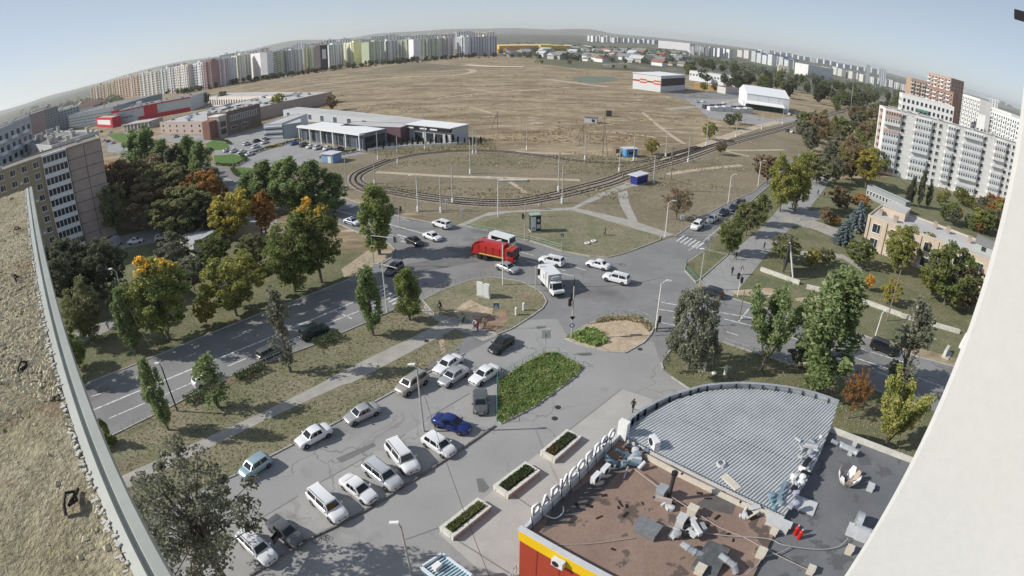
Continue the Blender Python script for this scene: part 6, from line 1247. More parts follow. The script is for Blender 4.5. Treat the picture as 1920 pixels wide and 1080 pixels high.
for a in (('tall', 'green_top', (318, 637), (300, 478), 122, 'tall green tree with a yellow tip on the left lawn', GA), ('poplar', 'poplar', (256, 662), (233, 535), 52, 'slim poplar standing left of the yellow tipped tree', GA), ('round', 'yellow_green', (444, 592), (430, 483), 130, 'broad yellow green tree in the middle of the left lawn', GA), ('round', 'golden', (389, 611), (385, 562), 44, 'small golden green tree at the kerb of the near avenue', GA),
          ('tall', 'green', (553, 547), (541, 412), 100, 'big green tree on the lawn left of the sandy corner', GA), ('tall', 'green_top', (603, 530), (592, 378), 100, 'tree with glowing orange top near the sandy corner', GA), ('round', 'golden', (441, 452), (437, 360), 92, 'golden tree beside the garage roof', GA), ('tall', 'rust', (500, 442), (496, 358), 44, 'narrow rusty orange tree right of the golden tree', GA),
          ('tall', 'grey', (333, 512), (330, 438), 66, 'grey green tree behind the yellow tipped tree', GA), ('round', 'green', (405, 505), (408, 440), 76, 'green tree behind the broad yellow green one', GA), ('round', 'olive', (480, 500), (478, 440), 70, 'olive tree before the garage path', GA), ('round', 'olive', (530, 500), (524, 455), 50, 'small olive tree touching the big green tree', GA), ('round', 'grey', (365, 545), (360, 480), 60, 'dull grey green tree in the gap of the left lawn', GA),
          ('poplar', 'green', (712, 477), (710, 344), 74, 'dense poplar at the corner of the far avenue', GB), ('poplar', 'poplar', (316, 806), (285, 662), 54, 'poplar nearest the rooftop on the verge', GB), ('cone', 'green', (207, 832), (200, 777), 44, 'conical dark shrub at the verge fence end', GB), ('sparse', 'grey', (545, 697), (531, 538), 50, 'thin leafed poplar with pale bare stems', GB), ('sparse', 'poplar', (410, 764), (400, 660), 62, 'small airy poplar with a stout stem on the verge', GB), ('poplar', 'poplar', (700, 629), (696, 497), 52, 'poplar beside the twin stemmed tree at the crossing', GB), ('poplar', 'green', (768, 600), (765, 502), 60, 'twin stemmed leafy tree by the crossing', GB),
          ('round', 'dark', (140, 575), (140, 440), 145, 'huge dark tree filling the foot of the left block', GC), ('round', 'dark', (205, 570), (195, 452), 110, 'dark tree right of the huge dark one', GC), ('tall', 'olive', (170, 640), (165, 522), 80, 'olive grey tree in front of the dark trees', GC), ('tall', 'rust', (106, 640), (97, 545), 44, 'rusty tree touching the roof edge', GC), ('tall', 'green', (128, 710), (112, 585), 60, 'green tree just outside the roof edge', GC), ('round', 'dark', (240, 600), (238, 520), 60, 'dark bushy tree behind the slim poplar', GC), ('tall', 'green', (150, 690), (150, 620), 50, 'low green tree by the roof edge path', GC),
          ('willow', 'grey', (1290, 692), (1300, 527), 108, 'big drooping willow on the right lawn tip', 'trees on the right lawn'), ('branchy', 'poplar', (1428, 695), (1455, 517), 128, 'spreading many stemmed poplar behind the ribbed roof', 'trees on the right lawn'), ('poplar', 'poplar', (1524, 742), (1570, 497), 128, 'largest leafy poplar right of the spreading one', 'trees on the right lawn'), ('sparse', 'grey', (1676, 738), (1715, 555), 76, 'thin bare looking poplar beside the white wall', 'trees on the right lawn'), ('branchy', 'yellow_green', (1655, 845), (1675, 682), 120, 'yellow green young tree by the grey roof corner', 'trees on the right lawn'), ('thin', 'rust', (1590, 785), (1600, 690), 54, 'sparse reddish shrub tree behind the ribbed roof', 'trees on the right lawn'), ('round', 'grey', (1500, 700), (1502, 640), 60, 'low grey green growth between the two big poplars', 'trees on the right lawn'),
          ('thin', 'grey', (422, 1086), (325, 880), 245, 'big thin leafed tree at the bottom left corner', None),
          ('round', 'green', (1608, 500), (1608, 448), 58, 'round green tree in front of the school left end', GD), ('tall', 'yellow_green', (1680, 510), (1690, 418), 66, 'pale green tree before the school front', GD), ('round', 'green', (1730, 500), (1728, 430), 50, 'leafy tree second before the school front', GD), ('round', 'green', (1770, 572), (1775, 458), 108, 'large green tree hiding the right half of the school', GD), ('round', 'brown', (1812, 580), (1808, 500), 80, 'brownish tree by the white wall', GD), ('round', 'yellow_green', (1745, 560), (1748, 490), 60, 'yellowish tree left of the brownish tree', GD), ('spruce', 'spruce', (1581, 457), (1576, 408), 50, 'nearer blue spruce left of the school', GD), ('spruce', 'spruce', (1606, 432), (1605, 372), 50, 'farther blue spruce touching the school corner', GD), ('round', 'golden', (1520, 502), (1518, 466), 30, 'small golden tree on the park grass', GD), ('round', 'golden', (1666, 572), (1666, 524), 38, 'bright yellow young tree by the low park wall', GD), ('tall', 'orange', (1626, 545), (1625, 512), 20, 'tiny orange sapling in the park', GD), ('round', 'olive', (1468, 490), (1468, 440), 55, 'olive tree behind the hoarding', GD), ('round', 'olive', (1545, 495), (1543, 465), 36, 'small olive bush tree beside the golden one', GD),
          ('round', 'brown', (1572, 395), (1570, 350), 45, 'brown tree left of the farther spruce', GD), ('tall', 'brown', (1545, 420), (1540, 385), 26, 'thin brown tree above the park path', GD), ('round', 'rust', (1612, 395), (1612, 362), 40, 'orange brown tree behind the spruces', GD), ('round', 'rust', (1562, 422), (1562, 402), 26, 'low dark red bush tree by the nearer spruce', GD),
          ('tall', 'green', (1366, 477), (1362, 404), 46, 'nearest street tree beside the crossing pavement', GE), ('tall', 'olive', (1398, 442), (1392, 376), 48, 'second street tree along the right pavement', GE), ('poplar', 'green', (1424, 422), (1424, 362), 40, 'dense third street tree along the right pavement', GE), ('tall', 'yellow_green', (1462, 397), (1460, 290), 58, 'tall yellow green tree over the pavement, left stem', GE), ('tall', 'yellow_green', (1490, 396), (1490, 282), 60, 'tall yellow green tree over the pavement, right stem', GE), ('round', 'brown', (1438, 345), (1440, 290), 56, 'brown round tree behind the street lamp', GE), ('thin', 'brown', (1268, 412), (1268, 352), 62, 'bare brown bushy tree by the wooden poles', None), ('round', 'olive', (1530, 345), (1525, 290), 60, 'olive tree further up the pavement', GE), ('tall', 'golden', (1622, 352), (1620, 276), 50, 'yellow tree in front of the white block end', GE), ('round', 'golden', (1222, 290), (1221, 262), 26, 'small yellow tree beside the blue kiosk', None)):
    tree(*a)
for i, (bx2, by2, ty2, wd) in enumerate(((505, 398, 298, 62), (548, 402, 292, 66), (592, 404, 298, 62), (628, 400, 322, 46), (475, 388, 318, 44))): tree('poplar', 'poplar', (bx2, by2), (bx2, ty2), wd*1.25, ['first', 'second', 'third', 'fourth', 'fifth'][i]+' poplar of the tight clump before the showroom', GF)
for i, (bx2, by2, tx2, ty2, wd, lf) in enumerate(((262, 340, 262, 240, 44, 'poplar'), (285, 340, 283, 232, 44, 'poplar'), (312, 345, 310, 258, 40, 'poplar'), (338, 355, 336, 268, 44, 'grey'), (362, 352, 362, 250, 40, 'poplar'), (385, 360, 384, 262, 44, 'poplar'), (400, 375, 400, 310, 40, 'grey'))): tree('poplar', lf, (bx2, by2), (tx2, ty2), wd*1.3, 'grey green poplar number of the avenue group '[:0]+['leftmost', 'second', 'third', 'fourth', 'fifth', 'sixth', 'last'][i]+' grey green poplar in the row along the left avenue', GF)
for i, (bx2, by2, ty2, wd, lf) in enumerate(((232, 400, 305, 60, 'brown'), (275, 390, 300, 84, 'brown'), (318, 400, 308, 86, 'olive'), (350, 395, 318, 76, 'olive'), (388, 405, 322, 66, 'rust'), (295, 420, 345, 84, 'brown'), (345, 438, 358, 92, 'olive'), (392, 432, 372, 64, 'dark'), (258, 392, 362, 30, 'orange'), (222, 440, 345, 46, 'olive'), (330, 432, 395, 60, 'rust'), (216, 350, 305, 40, 'rust'), (415, 440, 385, 44, 'dark'), (375, 440, 395, 60, 'grey'))): tree('round', lf, (bx2, by2+6), (bx2, ty2-4), wd*1.3, '%s tree %s' % ({'brown': 'brownish', 'olive': 'olive green', 'rust': 'russet', 'dark': 'nearly black', 'orange': 'orange', 'grey': 'grey green'}[lf], ['at the edge of the blank panels', 'at the back of the dark grove', 'in the middle of the dark grove', 'behind the yard lane', 'before the avenue bend', 'over the yard lane', 'at the front of the grove', 'by the golden tree', 'small beside the yard lane', 'touching the blank panels', 'low above the garage', 'at the avenue end of the panels', 'at the garage corner', 'with a pale top before the garage'][i]), 'trees of the dark grove')
for i, (bx2, by2, ty2) in enumerate(((1706, 386, 328), (1722, 389, 316), (1738, 391, 340), (1700, 384, 345))): tree('poplar', 'dark', (bx2, by2), (bx2+2, ty2), 16, ['second', 'tallest', 'rightmost', 'leftmost'][i]+' dark columnar poplar before the white block', 'columnar poplars before the white block')
qr = random.Random(4)
# park forest on the right, street trees further out
for i in range(46):
    u = qr.random(); v = qr.random(); x = 1500+u*150+v*10; y = 235+v*120-u*15; 
    if x < 1470+(y-230)*-.2 or (x < 1560 and y > 320): continue
    tree(qr.choice(['round', 'tall', 'round']), qr.choice(['green', 'olive', 'green', 'yellow_green', 'grey', 'brown']), (x, y), None, None, 'leafy %s tree in the street grove before the white block end', 'trees of the street grove', h=qr.uniform(9, 14))
for i in range(34):
    x = 1760+qr.random()*125; y = 395+(x-1760)*.28+qr.uniform(-25, 22); tree('round', qr.choice(['green', 'olive', 'rust', 'grey', 'yellow_green']), (x, y), None, None, '%s tree between the school and the white block', 'trees behind the school', h=qr.uniform(4, 8))
for i in range(95):
    u = qr.random(); x = 1290+u*410; y0 = 128+u*66; y = y0+qr.random()**1.2*(28+10*u)-6
    if 1500 < x < 1565 and y < 146+.1*(x-1500): y += 8
    tree(qr.choice(['round', 'tall']), qr.choice(['far', 'far', 'green', 'olive', 'dark']), (x, y), None, None, '%s tree in the long belt behind the halls', 'trees of the long belt', h=qr.uniform(8, 15))
for i in range(46):
    x = 1560+qr.random()*130; y = 180+(x-1560)*.30+qr.uniform(-4, 38); tree('round', qr.choice(['far', 'olive', 'green', 'brown', 'far']), (x, y), None, None, '%s tree of the park behind the tram line', 'trees of the park behind the tram line', h=qr.uniform(6, 11))
def tree_mass(spots, name, leaf, seed):
    q = random.Random(seed); pts = []
    for (x, y, h) in spots:
        for _ in range(60): d = Vector((q.gauss(0, 1), q.gauss(0, 1), q.gauss(0, 1))).normalized()*q.random()**.4; pts.append(((x+d.x*h*.42, y+d.y*h*.42, h*.52+d.z*h*.46), None))
    o = leaf_cloud(pts, 1.9, seed).build(name, LF[leaf]); o['kind'] = 'stuff'
sp = []
for i in range(260):
    u = qr.random(); x = 936+u*370; sp.append(P(x, 82+(x-945)*.05+qr.random()**1.2*26)+(qr.uniform(6, 12),))
tree_mass(sp, 'far_trees', 'far', 1); sp = []
for i in range(150):
    x = 310+qr.random()*620
    hor = [(300, 176), (355, 173), (447, 154), (498, 148), (603, 133), (693, 122), (777, 115), (858, 108), (932, 105)]
    for (xa, ya), (xb, yb) in zip(hor, hor[1:]):
        if xa <= x <= xb: y = ya+(yb-ya)*(x-xa)/(xb-xa)+qr.uniform(-.5, 2)
    sp.append(P(x, y)+(qr.uniform(3.5, 8),))
tree_mass(sp, 'row_trees', 'dark', 2); sp = []
for i in range(150): x = 40+qr.random()*190; sp.append(P(x, 204-(x-60)*.15+qr.random()*16)+(qr.uniform(7, 13),))
tree_mass(sp, 'hazy_trees', 'far', 3); sp = []
for i in range(220): x = 1300+qr.random()*430; sp.append(P(x, 108+(x-1300)*.17+qr.random()*16)+(qr.uniform(7, 14),))
tree_mass(sp, 'skyline_trees', 'far', 4); sp = []
for i in range(160): x = 1760+qr.random()*140; sp.append(P(x, 190+(x-1760)*.36+qr.random()*26)+(qr.uniform(6, 12),))
tree_mass(sp, 'edge_trees', 'far', 5)
for i, (x, y, h_) in enumerate(((420, 197, 11), (388, 196, 10), (523, 212, 12), (622, 208, 9), (1350, 290, 5), (1330, 262, 7), (1368, 240, 7), (1383, 232, 6), (1385, 170, 9), (1320, 172, 8), (1340, 172, 7), (1368, 172, 9), (300, 218, 9), (322, 212, 9), (1545, 262, 8), (1530, 250, 8), (1072, 112, 9), (1068, 122, 7), (1016, 120, 5), (1150, 128, 4), (1172, 130, 5), (1285, 133, 6))): tree('round', qr.choice(['olive', 'far', 'brown', 'yellow_green']), (x, y), None, None, 'lone tree '+['left of the white warehouse', 'at the mall end of the warehouse', 'right of the white warehouse', 'brown behind the long warehouse', 'dark beside the tram rails', 'on the waste ground by a tram pole', 'at the market entrance', 'second at the market entrance', 'at the right end of the blue white office', 'before the ochre sheds', 'second before the ochre sheds', 'third before the ochre sheds', 'before the red panel', 'second before the red panel', 'at the street by the crossing', 'second at the street by the crossing', 'far in the green field', 'second far in the green field', 'third far in the green field', 'fourth far in the green field', 'fifth far in the green field', 'last far in the green field'][i], None, h=h_)
# cypresses in front of the second showroom
for i in range(21):
    u = i/20; x = 688+u*215; y = 284-13*sin(u*pi*.62)+(6 if i > 16 else 0)*0; x += qr.uniform(-2, 2)
    tree('column', 'thuja', (x, y), None, None, 'small dark cypress in the line along the low white wall', 'cypresses along the showroom wall', h=qr.uniform(2.4, 3.8))
# hedges: shaped leafy bands
def hedge(px, wd, h, leaf, label, n_per=46, cat='hedge', size=.24, z=0.1, name='hedge'):
    pts_ = PP(px); q = random.Random(len(px)*7+int(px[0][0])); pts = []
    for a, b in zip(pts_[:-1], pts_[1:]):
        L = hypot(b[0]-a[0], b[1]-a[1]); nx, ny = -(b[1]-a[1])/L, (b[0]-a[0])/L
        for _ in range(int(L*n_per*wd)):
            t = q.random(); s = q.uniform(-.5, .5)*wd; hh = h*(.75+.35*mnoise.noise((a[0]+t*L, s, 3)))*q.random()**.4; pts.append(((a[0]+(b[0]-a[0])*t+nx*s, a[1]+(b[1]-a[1])*t+ny*s, z+hh), None))
    o = leaf_cloud(pts, size, 1).build(name, LF[leaf]); return tag(o, label, cat)
for px, lb in (([(590, 650), (640, 632)], 'clipped dark hedge beside the green off-roader'), ([(443, 716), (495, 690)], 'clipped dark hedge behind the airy poplar'), ([(348, 757), (402, 732)], 'clipped dark hedge nearest the rooftop')): hedge(px, 2.0, 1.0, 'hedge', lb, 70)
for px, lb in (([(436, 318), (444, 330), (470, 338), (500, 346)], 'dark hedge curving round the lot entrance'), ([(450, 290), (462, 302), (440, 312), (405, 310)], 'dark hedge round the showroom lawn'), ([(470, 290), (500, 280), (530, 272), (562, 264)], 'straight hedge between the two car lots'), ([(395, 262), (425, 266), (432, 272)], 'hedge at the foot of the brown office'), ([(600, 298), (640, 290), (668, 284)], 'hedge along the showroom forecourt')): hedge(px, 1.6, 1.1, 'hedge', lb, 26, size=.4)
sheet('showroom_lawn', [(385, 270), (400, 263), (425, 268), (432, 277), (410, 282), (390, 279)], .05, lush); sheet('showroom_lawn', [(400, 292), (440, 289), (462, 298), (440, 308), (405, 308)], .05, lush); sheet('showroom_lawn', [(440, 315), (470, 316), (520, 322), (540, 345), (480, 342), (446, 328)], .05, lush); sheet('showroom_lawn', [(200, 252), (232, 250), (262, 262), (245, 276), (215, 262)], .05, lush); sheet('showroom_lawn', [(330, 268), (372, 264), (380, 278), (340, 282)], .05, lush)
sheet('showroom_lot', [(395, 268), (430, 255), (500, 238), (560, 262), (690, 288), (640, 296), (520, 322), (450, 312), (405, 290)], .026, asph2); sheet('showroom_lot', [(300, 254), (395, 254), (398, 268), (330, 268), (295, 262)], .027, asph2); sheet('showroom_lot', [(640, 285), (770, 262), (850, 272), (880, 268), (720, 281)], .024, asph3); sheet('market_yard', [(1285, 186), (1390, 186), (1395, 212), (1450, 225), (1530, 212), (1500, 224), (1440, 238), (1330, 222), (1310, 205)], .026, asph2); sheet('hall_yard', [(1240, 176), (1390, 170), (1395, 190), (1290, 190)], .022, asph)
# planting beds
def planting(px, n, h, leaf, size, label, z=.12, cat='plants', name='planting'):
    pts_ = PP(px); xs = [p[0] for p in pts_]; ys = [p[1] for p in pts_]; q = random.Random(int(px[0][0])); pts = []
    def ins(x, y):
        c = False
        for (xa, ya), (xb, yb) in zip(pts_, pts_[1:]+pts_[:1]):
            if (ya > y) != (yb > y) and x < (xb-xa)*(y-ya)/(yb-ya)+xa: c = not c
        return c
    while len(pts) < n:
        x, y = q.uniform(min(xs), max(xs)), q.uniform(min(ys), max(ys))
        if ins(x, y): pts.append(((x, y, z+h*max(.08, .55+.9*mnoise.noise((x*.9, y*.9, 1)))*q.random()), None))
    o = leaf_cloud(pts, size, 3, up=.6).build(name, LF[leaf]); o['kind'] = 'stuff'; return o
planting(bed, 6500, .34, 'lush', .24, 'x'); planting([(1062, 634), (1075, 626), (1105, 617), (1132, 628), (1138, 645), (1115, 652), (1080, 641)], 1500, .7, 'lush', .30, 'x'); planting([(1105, 609), (1140, 595), (1175, 593), (1207, 598), (1226, 611), (1216, 625), (1205, 610), (1170, 601), (1130, 605)], 800, .6, 'weed', .26, 'x')
for px, n, lf in ((isl_main, 900, 'weed'), ([(872, 424), (907, 407), (1073, 395), (1170, 424), (1240, 443), (1140, 483), (1053, 471)], 900, 'weed'), ([(230, 920), (500, 787), (660, 718), (853, 620), (860, 664), (640, 788), (443, 890), (300, 960)], 2200, 'weed'), ([(190, 835), (430, 712), (590, 652), (790, 568), (820, 590), (600, 718), (217, 896)], 2200, 'weed'), ([(140, 728), (300, 662), (510, 580), (690, 508), (700, 480), (560, 470), (300, 560), (160, 640)], 2500, 'weed'), ([(1243, 690), (1260, 655), (1357, 645), (1500, 690), (1740, 770), (1720, 860), (1560, 795), (1330, 722)], 2000, 'weed'), ([(1380, 500), (1500, 400), (1640, 480), (1820, 600), (1790, 680), (1613, 622), (1400, 565)], 2500, 'weed')): planting(px, n, .14, lf, .22, 'x', .02, name='grass')
planting([(690, 285), (770, 276), (870, 272), (925, 262), (930, 282), (800, 284), (720, 296)], 1600, 1.0, 'weed', .5, 'x', 0, name='undergrowth')
# dry weed tussocks strewn over the waste ground
def tussocks(n, xr, yr, hh, size, leaf, seed):
    q = random.Random(seed); pts = []
    while len(pts) < n:
        x, y = q.uniform(*xr), q.uniform(*yr); A = P(x, y)
        if mnoise.noise((A[0]*.02, A[1]*.05, seed)) < .05: continue
        for k in range(5): pts.append(((A[0]+q.gauss(0, 1.5), A[1]+q.gauss(0, .5), hh*q.random()), None))
    o = leaf_cloud(pts, size, 5).build('dry_weeds', LF[leaf]); o['kind'] = 'stuff'
tussocks(5500, (560, 1420), (130, 270), .3, .7, 'dry', 3); tussocks(3000, (700, 1240), (285, 372), .25, .5, 'weed', 7); tussocks(2000, (1090, 1400), (290, 440), .25, .45, 'weed', 8)
# ================================================================== STREET FURNITURE
poleg = M('pole_grey', (.40, .39, .37), (.50, .49, .47), 2, .8, fine=.06); polew = M('pole_white', (.70, .70, .68), None, fine=.05); woodp = M('pole_wood', (.19, .165, .135), (.26, .23, .19), 3, .9, fine=.15); steelg = plain('steel_green', (.30, .42, .34), .55); steelt = plain('steel_teal', (.12, .30, .28), .5); blk = plain('signal_black', (.014, .015, .016), .5); signw = plain('sign_white', (.78, .78, .76), .4); signy = plain('sign_yellow', (.66, .70, .14), .4); signb = plain('sign_blue', (.05, .10, .40), .4); redp = plain('sign_red', (.5, .03, .03), .4)
def post(base, top, r=.14, mat=None, label='', name='tram_pole', cat='pole', group=None, foot=True, h=None, r2=None, white_foot=True):
    x, y = P(*base); h = h or hgt(base, top); t = thing(name, label, cat, (x, y, 0), 0, group); t['h'] = h
    g = MB(); g.tube([(0, 0, -.2), (0, 0, h)], r, 8, 0, r2 or r*.7); g.build('pole', mat or poleg, t)
    if foot: g = MB(); g.lathe([(r*1.9, -.1), (r*1.9, h*.13), (r*1.4, h*.15)], 8); g.build('base', polew if white_foot else (mat or poleg), t)
    return t
places = ['at the left end of the loop', 'beside the near curve', 'in the front of the loop', 'inside the loop by the dirt path', 'in the middle of the loop', 'outside the far curve', 'behind the far curve', 'at the far side by the showroom', 'by the cypresses', 'at the loop entrance', 'near the wooden tripod', 'by the first shelter', 'by the blue kiosk', 'between the tracks', 'past the yellow tree', 'along the main line', 'near the market road', 'close to the market yard', 'at the market gate', 'by the hall end', 'far along the rails', 'at the front corner', 'beside the pavement', 'near the dirt path end', 'at the turning', 'on the outer side', 'on the inner side']
for i, (b, t_) in enumerate((((651, 356), (645, 296)), ((784, 396), (781, 330)), ((827, 398), (826, 332)), ((849, 381), (849, 314)), ((882, 326), (881, 262)), ((893, 288), (892, 246)), ((887, 288), (886, 240)), ((797, 280), (796, 237)), ((709, 299), (707, 248)), ((746, 306), (744, 256)), ((703, 345), (700, 292)), ((988, 281), (988, 234)), ((1047, 359), (1049, 290)), ((1054, 381), (1056, 310)), ((1097, 299), (1099, 250)), ((1161, 321), (1161, 274)), ((1188, 302), (1191, 249)), ((1225, 344), (1226, 292)), ((1248, 294), (1251, 246)), ((1290, 304), (1292, 256)), ((1324, 273), (1326, 233)), ((1380, 257), (1382, 222)), ((1428, 243), (1430, 211)), ((1467, 233), (1467, 203)), ((761, 240), (761, 214)), ((777, 240), (777, 218)), ((793, 240), (793, 208)))):
    t = post(b, t_, .17, None, 'tram wire pole with a white foot '+places[i], 'tram_pole', 'pole', 'tram wire poles round the loop')
    if i in (4, 12, 18, 16): g = MB(); g.tube([(0, 0, t['h']-.5), (-1.6, 0, t['h']-.2)], .05, 5); g.build('bracket', dark, t)
def lamp(base, top, label, dirx=-1, ln=1.6, mat=None, h=None, group='street lamps'):
    t = post(base, top, .12, mat or polew, label, 'street_lamp', 'street lamp', group, False, h); h = t['h']; t.rotation_euler = (0, 0, 0 if dirx > 0 else pi)
    g = MB(); g.tube([(0, 0, h-.15), (ln*.5, 0, h+.35), (ln, 0, h+.5)], .05, 5); g.build('arm', mat or polew, t); g = MB(); g.hexa([(ln-.1, -.16, h+.42), (ln+.65, -.13, h+.42), (ln+.65, .13, h+.42), (ln-.1, .16, h+.42)], [(ln-.1, -.12, h+.58), (ln+.6, -.08, h+.52), (ln+.6, .08, h+.52), (ln-.1, .12, h+.58)]); g.build('lamp_head', signw, t); return t
lamp((934, 408), (933, 336), 'street lamp between the tram loop and the triangle island'); lamp((1365, 382), (1373, 330), 'street lamp on the grass beside the queue', 1, 1.0); lamp((1421, 349), (1432, 304), 'street lamp farther up beside the queue', 1, 1.0); lamp((1247, 444), (1254, 380), 'street lamp at the sharp corner of the triangle island', 1, 1.0); lamp((784, 397), (782, 332), 'lamp on the front of the tram loop', -1, 1.2); lamp((943, 535), (943, 456), 'white lamp post on the island before the red truck', -1, .3); lamp((795, 809), (787, 690), 'lamp post in the car park beside the white hatchback', -1, .25, poleg); lamp((773, 1083), (755, 987), 'grey lamp post at the bottom edge by the kiosk', -1, .2, poleg); lamp((1229, 616), (1242, 532), 'white lamp by the willow at the junction', 1, .8); lamp((1638, 640), (1653, 586), 'white lamp pole over the right avenue', 1, .6)
lamp((260, 650), (210, 512), 'lamp behind the slim poplar on the left lawn', -1, .8, poleg); lamp((333, 771), (296, 690), 'leaning looking dark pole beside the nearest poplar', -1, .3, M('pole_dark', (.09, .085, .08), None)); lamp((1594, 211), (1596, 152), 'very tall mast far along the tram line', 1, .4, None); lamp((455, 205), (450, 158), 'tall lamp mast behind the brown office', 1, .3); lamp((438, 318), (436, 277), 'lamp at the entrance of the showroom lot', 1, .5, poleg); lamp((1310, 545), (1257, 512), 'short signal mast hidden behind the willow', -1, .2, poleg, 7)
for b, t_, l in (((1662, 602), (1690, 506), 'brown wooden pole in the park before the low wall'), ((1385, 600), (1392, 545), 'grey post by the bare earth in the park')): post(b, t_, .13, woodp, l, 'wooden_pole', 'pole', None, False)
def apole(legs, top, label, cross=True):
    x, y = P(*legs[0]); h = hgt(legs[0], top); t = thing('wooden_pole', label, 'pole', (x, y, 0), 0, 'wooden power poles with props'); tx, ty, _ = T(top[0], top[1], hypot(x, y)); t['h'] = h
    for l in legs: a, b = P(*l); g = MB(); g.tube([(a-x, b-y, -.2), (0, 0, h)] if l is legs[0] else [(a-x, b-y, -.2), (0, 0, h*.92)], .15, 6, 0, .11); g.build('leg', woodp, t)
    if cross: g = MB(); g.box((0, 0, h-.9), (1.8, .12, .12)); g.build('crossarm', woodp, t)
    for k in (-.7, 0, .7): g = MB(); g.lathe([(.06, 0), (.08, .08), (.03, .16)], 6, (k, 0, h-.78)); g.build('insulator', signw, t)
apole([(1256, 358), (1237, 356)], (1260, 272), 'tall A shaped wooden pole behind the tram shelter'); apole([(1093, 268), (1078, 263), (1085, 271)], (1092, 231), 'three legged wooden pole on the waste ground'); apole([(1130, 294), (1140, 299)], (1133, 218), 'pair of wooden poles left of the blue kiosk'); apole([(933, 241), (921, 241)], (932, 209), 'far propped wooden pole in the field')
def signal(t, x, y, z, rz=0.):
    g = MB(); g.box((x, y, z), (.36, .3, 1.0), rz); g.build('signal_head', blk, t)
    for k, c in enumerate(('lens_green', 'lens_amber', 'lens_red')):
        m_ = MATS.get(c) or plain(c, ((.01, .05, .03), (.07, .04, .005), (.10, .01, .008))[k], .3); g = MB(); g.lathe([(.11, 0), (.13, .03), (.10, .06)], 10, (x+.16*sin(rz), y-.16*cos(rz), z+.2+k*.3), 0, 'y'); g.build('lens', m_, t)
def disc(t, x, y, z, r, mat, name, n=14): g = MB(); g.lathe([(r, -.015), (r, .015)], n, (x, y, z), 0, 'y'); return g.build(name, mat, t)
t = post((1004, 546), (1004, 498), .09, poleg, 'signal post at the top of the billboard island', 'traffic_light', 'traffic light', 'traffic lights', False); signal(t, .45, 0, t['h']-1.6)
t = post((1071, 636), (1072, 536), .11, poleg, 'signal post with a blue round sign at the sand island', 'traffic_light', 'traffic light', 'traffic lights', False); h = t['h']; signal(t, -.45, 0, h-2.9, .3); signal(t, -.2, .3, h-2.2, 1.2); disc(t, 0, -.16, h*.28, .34, signb, 'round_sign'); disc(t, 0, -.19, h*.28, .2, signw, 'sign_mark'); g = MB(); g.add([(-.4, -.15, h*.45), (.4, -.15, h*.45), (0, -.15, h*.38)], [(0, 2, 1), (0, 1, 2)]); g.build('give_way_sign', signw, t)
g = MB(); g.tube([(0, 0, h-.3), (0, 0, h+1.1)], .07, 6); g.build('mast_top', dark, t)
t = post((726, 586), (724, 492), .11, polew, 'white signal post with arms by the twin stemmed tree', 'traffic_light', 'traffic light', 'traffic lights', False); h = t['h']; g = MB(); g.tube([(0, 0, h-.2), (2.6, -.8, h-.6)], .06, 6); g.tube([(0, 0, h-.1), (1.2, 1.6, h+.2)], .05, 6); g.build('arm', polew, t); signal(t, 2.5, -.8, h-1.5); disc(t, .3, -.2, h*.55, .3, signw, 'round_sign'); g = MB(); g.box((-1.0, .2, h-1.2), (.9, .06, 1.0)); g.build('white_board', signw, t)
t = post((702, 502), (700, 440), .10, steelg, 'post with a yellow bus sign and a long arm at the far corner', 'traffic_light', 'traffic light', 'traffic lights', False); h = t['h']; g = MB(); g.tube([(0, 0, h-.1), (4.4, -.3, h-.6)], .07, 6); g.build('arm', polew, t); signal(t, 4.2, -.3, h-1.3); g = MB(); g.box((4.5, -.32, h-1.4), (.5, .06, 1.2)); g.build('white_board', signw, t); g = MB(); g.box((0, -.16, h-3.2), (.95, .06, 1.3)); g.build('sign_board', signy, t); g = MB(); g.box((0, -.2, h-2.55), (.7, .03, .5)); g.build('sign_face', signw, t); g = MB(); g.box((0, -.22, h-2.45), (.4, .03, .28)); g.build('sign_mark', blk, t)
t = post((984, 452), (984, 379), .10, poleg, 'signal post before the dark poster column', 'traffic_light', 'traffic light', 'traffic lights', False); h = t['h']; signal(t, -.4, 0, h*.58)
t = post((1383, 556), (1384, 500), .09, polew, 'signal post on the right pavement corner', 'traffic_light', 'traffic light', 'traffic lights', False); h = t['h']; signal(t, -.5, 0, h-2.0); signal(t, .1, -.3, h-2.6)
t = post((1231, 617), (1231, 590), .09, poleg, 'low signal post at the right of the sand island', 'traffic_light', 'traffic light', 'traffic lights', False); signal(t, .2, -.2, t['h']-1.1)
t = post((750, 430), (748, 385), .09, poleg, 'signal post half behind the corner poplar', 'traffic_light', 'traffic light', 'traffic lights', False); signal(t, .4, 0, t['h']-1.2)
def ped_sign(base, top, label, back, size=.9, group='crossing signs', rz=0.):
    t = post(base, top, .045, poleg, label, 'crossing_sign', 'road sign', group, False); h = t['h']; t.rotation_euler = (0, 0, rz)
    g = MB(); g.box((0, -.05, h-size*1.15), (size*1.1, .05, size*1.2)); g.build('board', back, t); g = MB(); g.box((0, -.09, h-size*1.02), (size*.86, .03, size*.94)); g.build('blue_face', signb if back is signy else M('sign_grey', (.60, .60, .60), None) if 'sign_grey' not in MATS else MATS['sign_grey'], t)
    g = MB(); g.add([(-size*.32, -.112, h-size*.95), (size*.32, -.112, h-size*.95), (0, -.112, h-size*.25)], [(0, 1, 2)]); g.build('white_triangle', signw, t)
    g = MB(); g.box((0, -.118, h-size*.72), (size*.08, .01, size*.22)); g.box((-size*.06, -.118, h-size*.92), (size*.06, .01, size*.2), 0); g.box((size*.06, -.118, h-size*.92), (size*.06, .01, size*.2)); g.lathe([(size*.05, -.006), (size*.05, .006)], 8, (0, -.118, h-size*.44), 0, 'y'); g.build('walking_figure', blk, t)
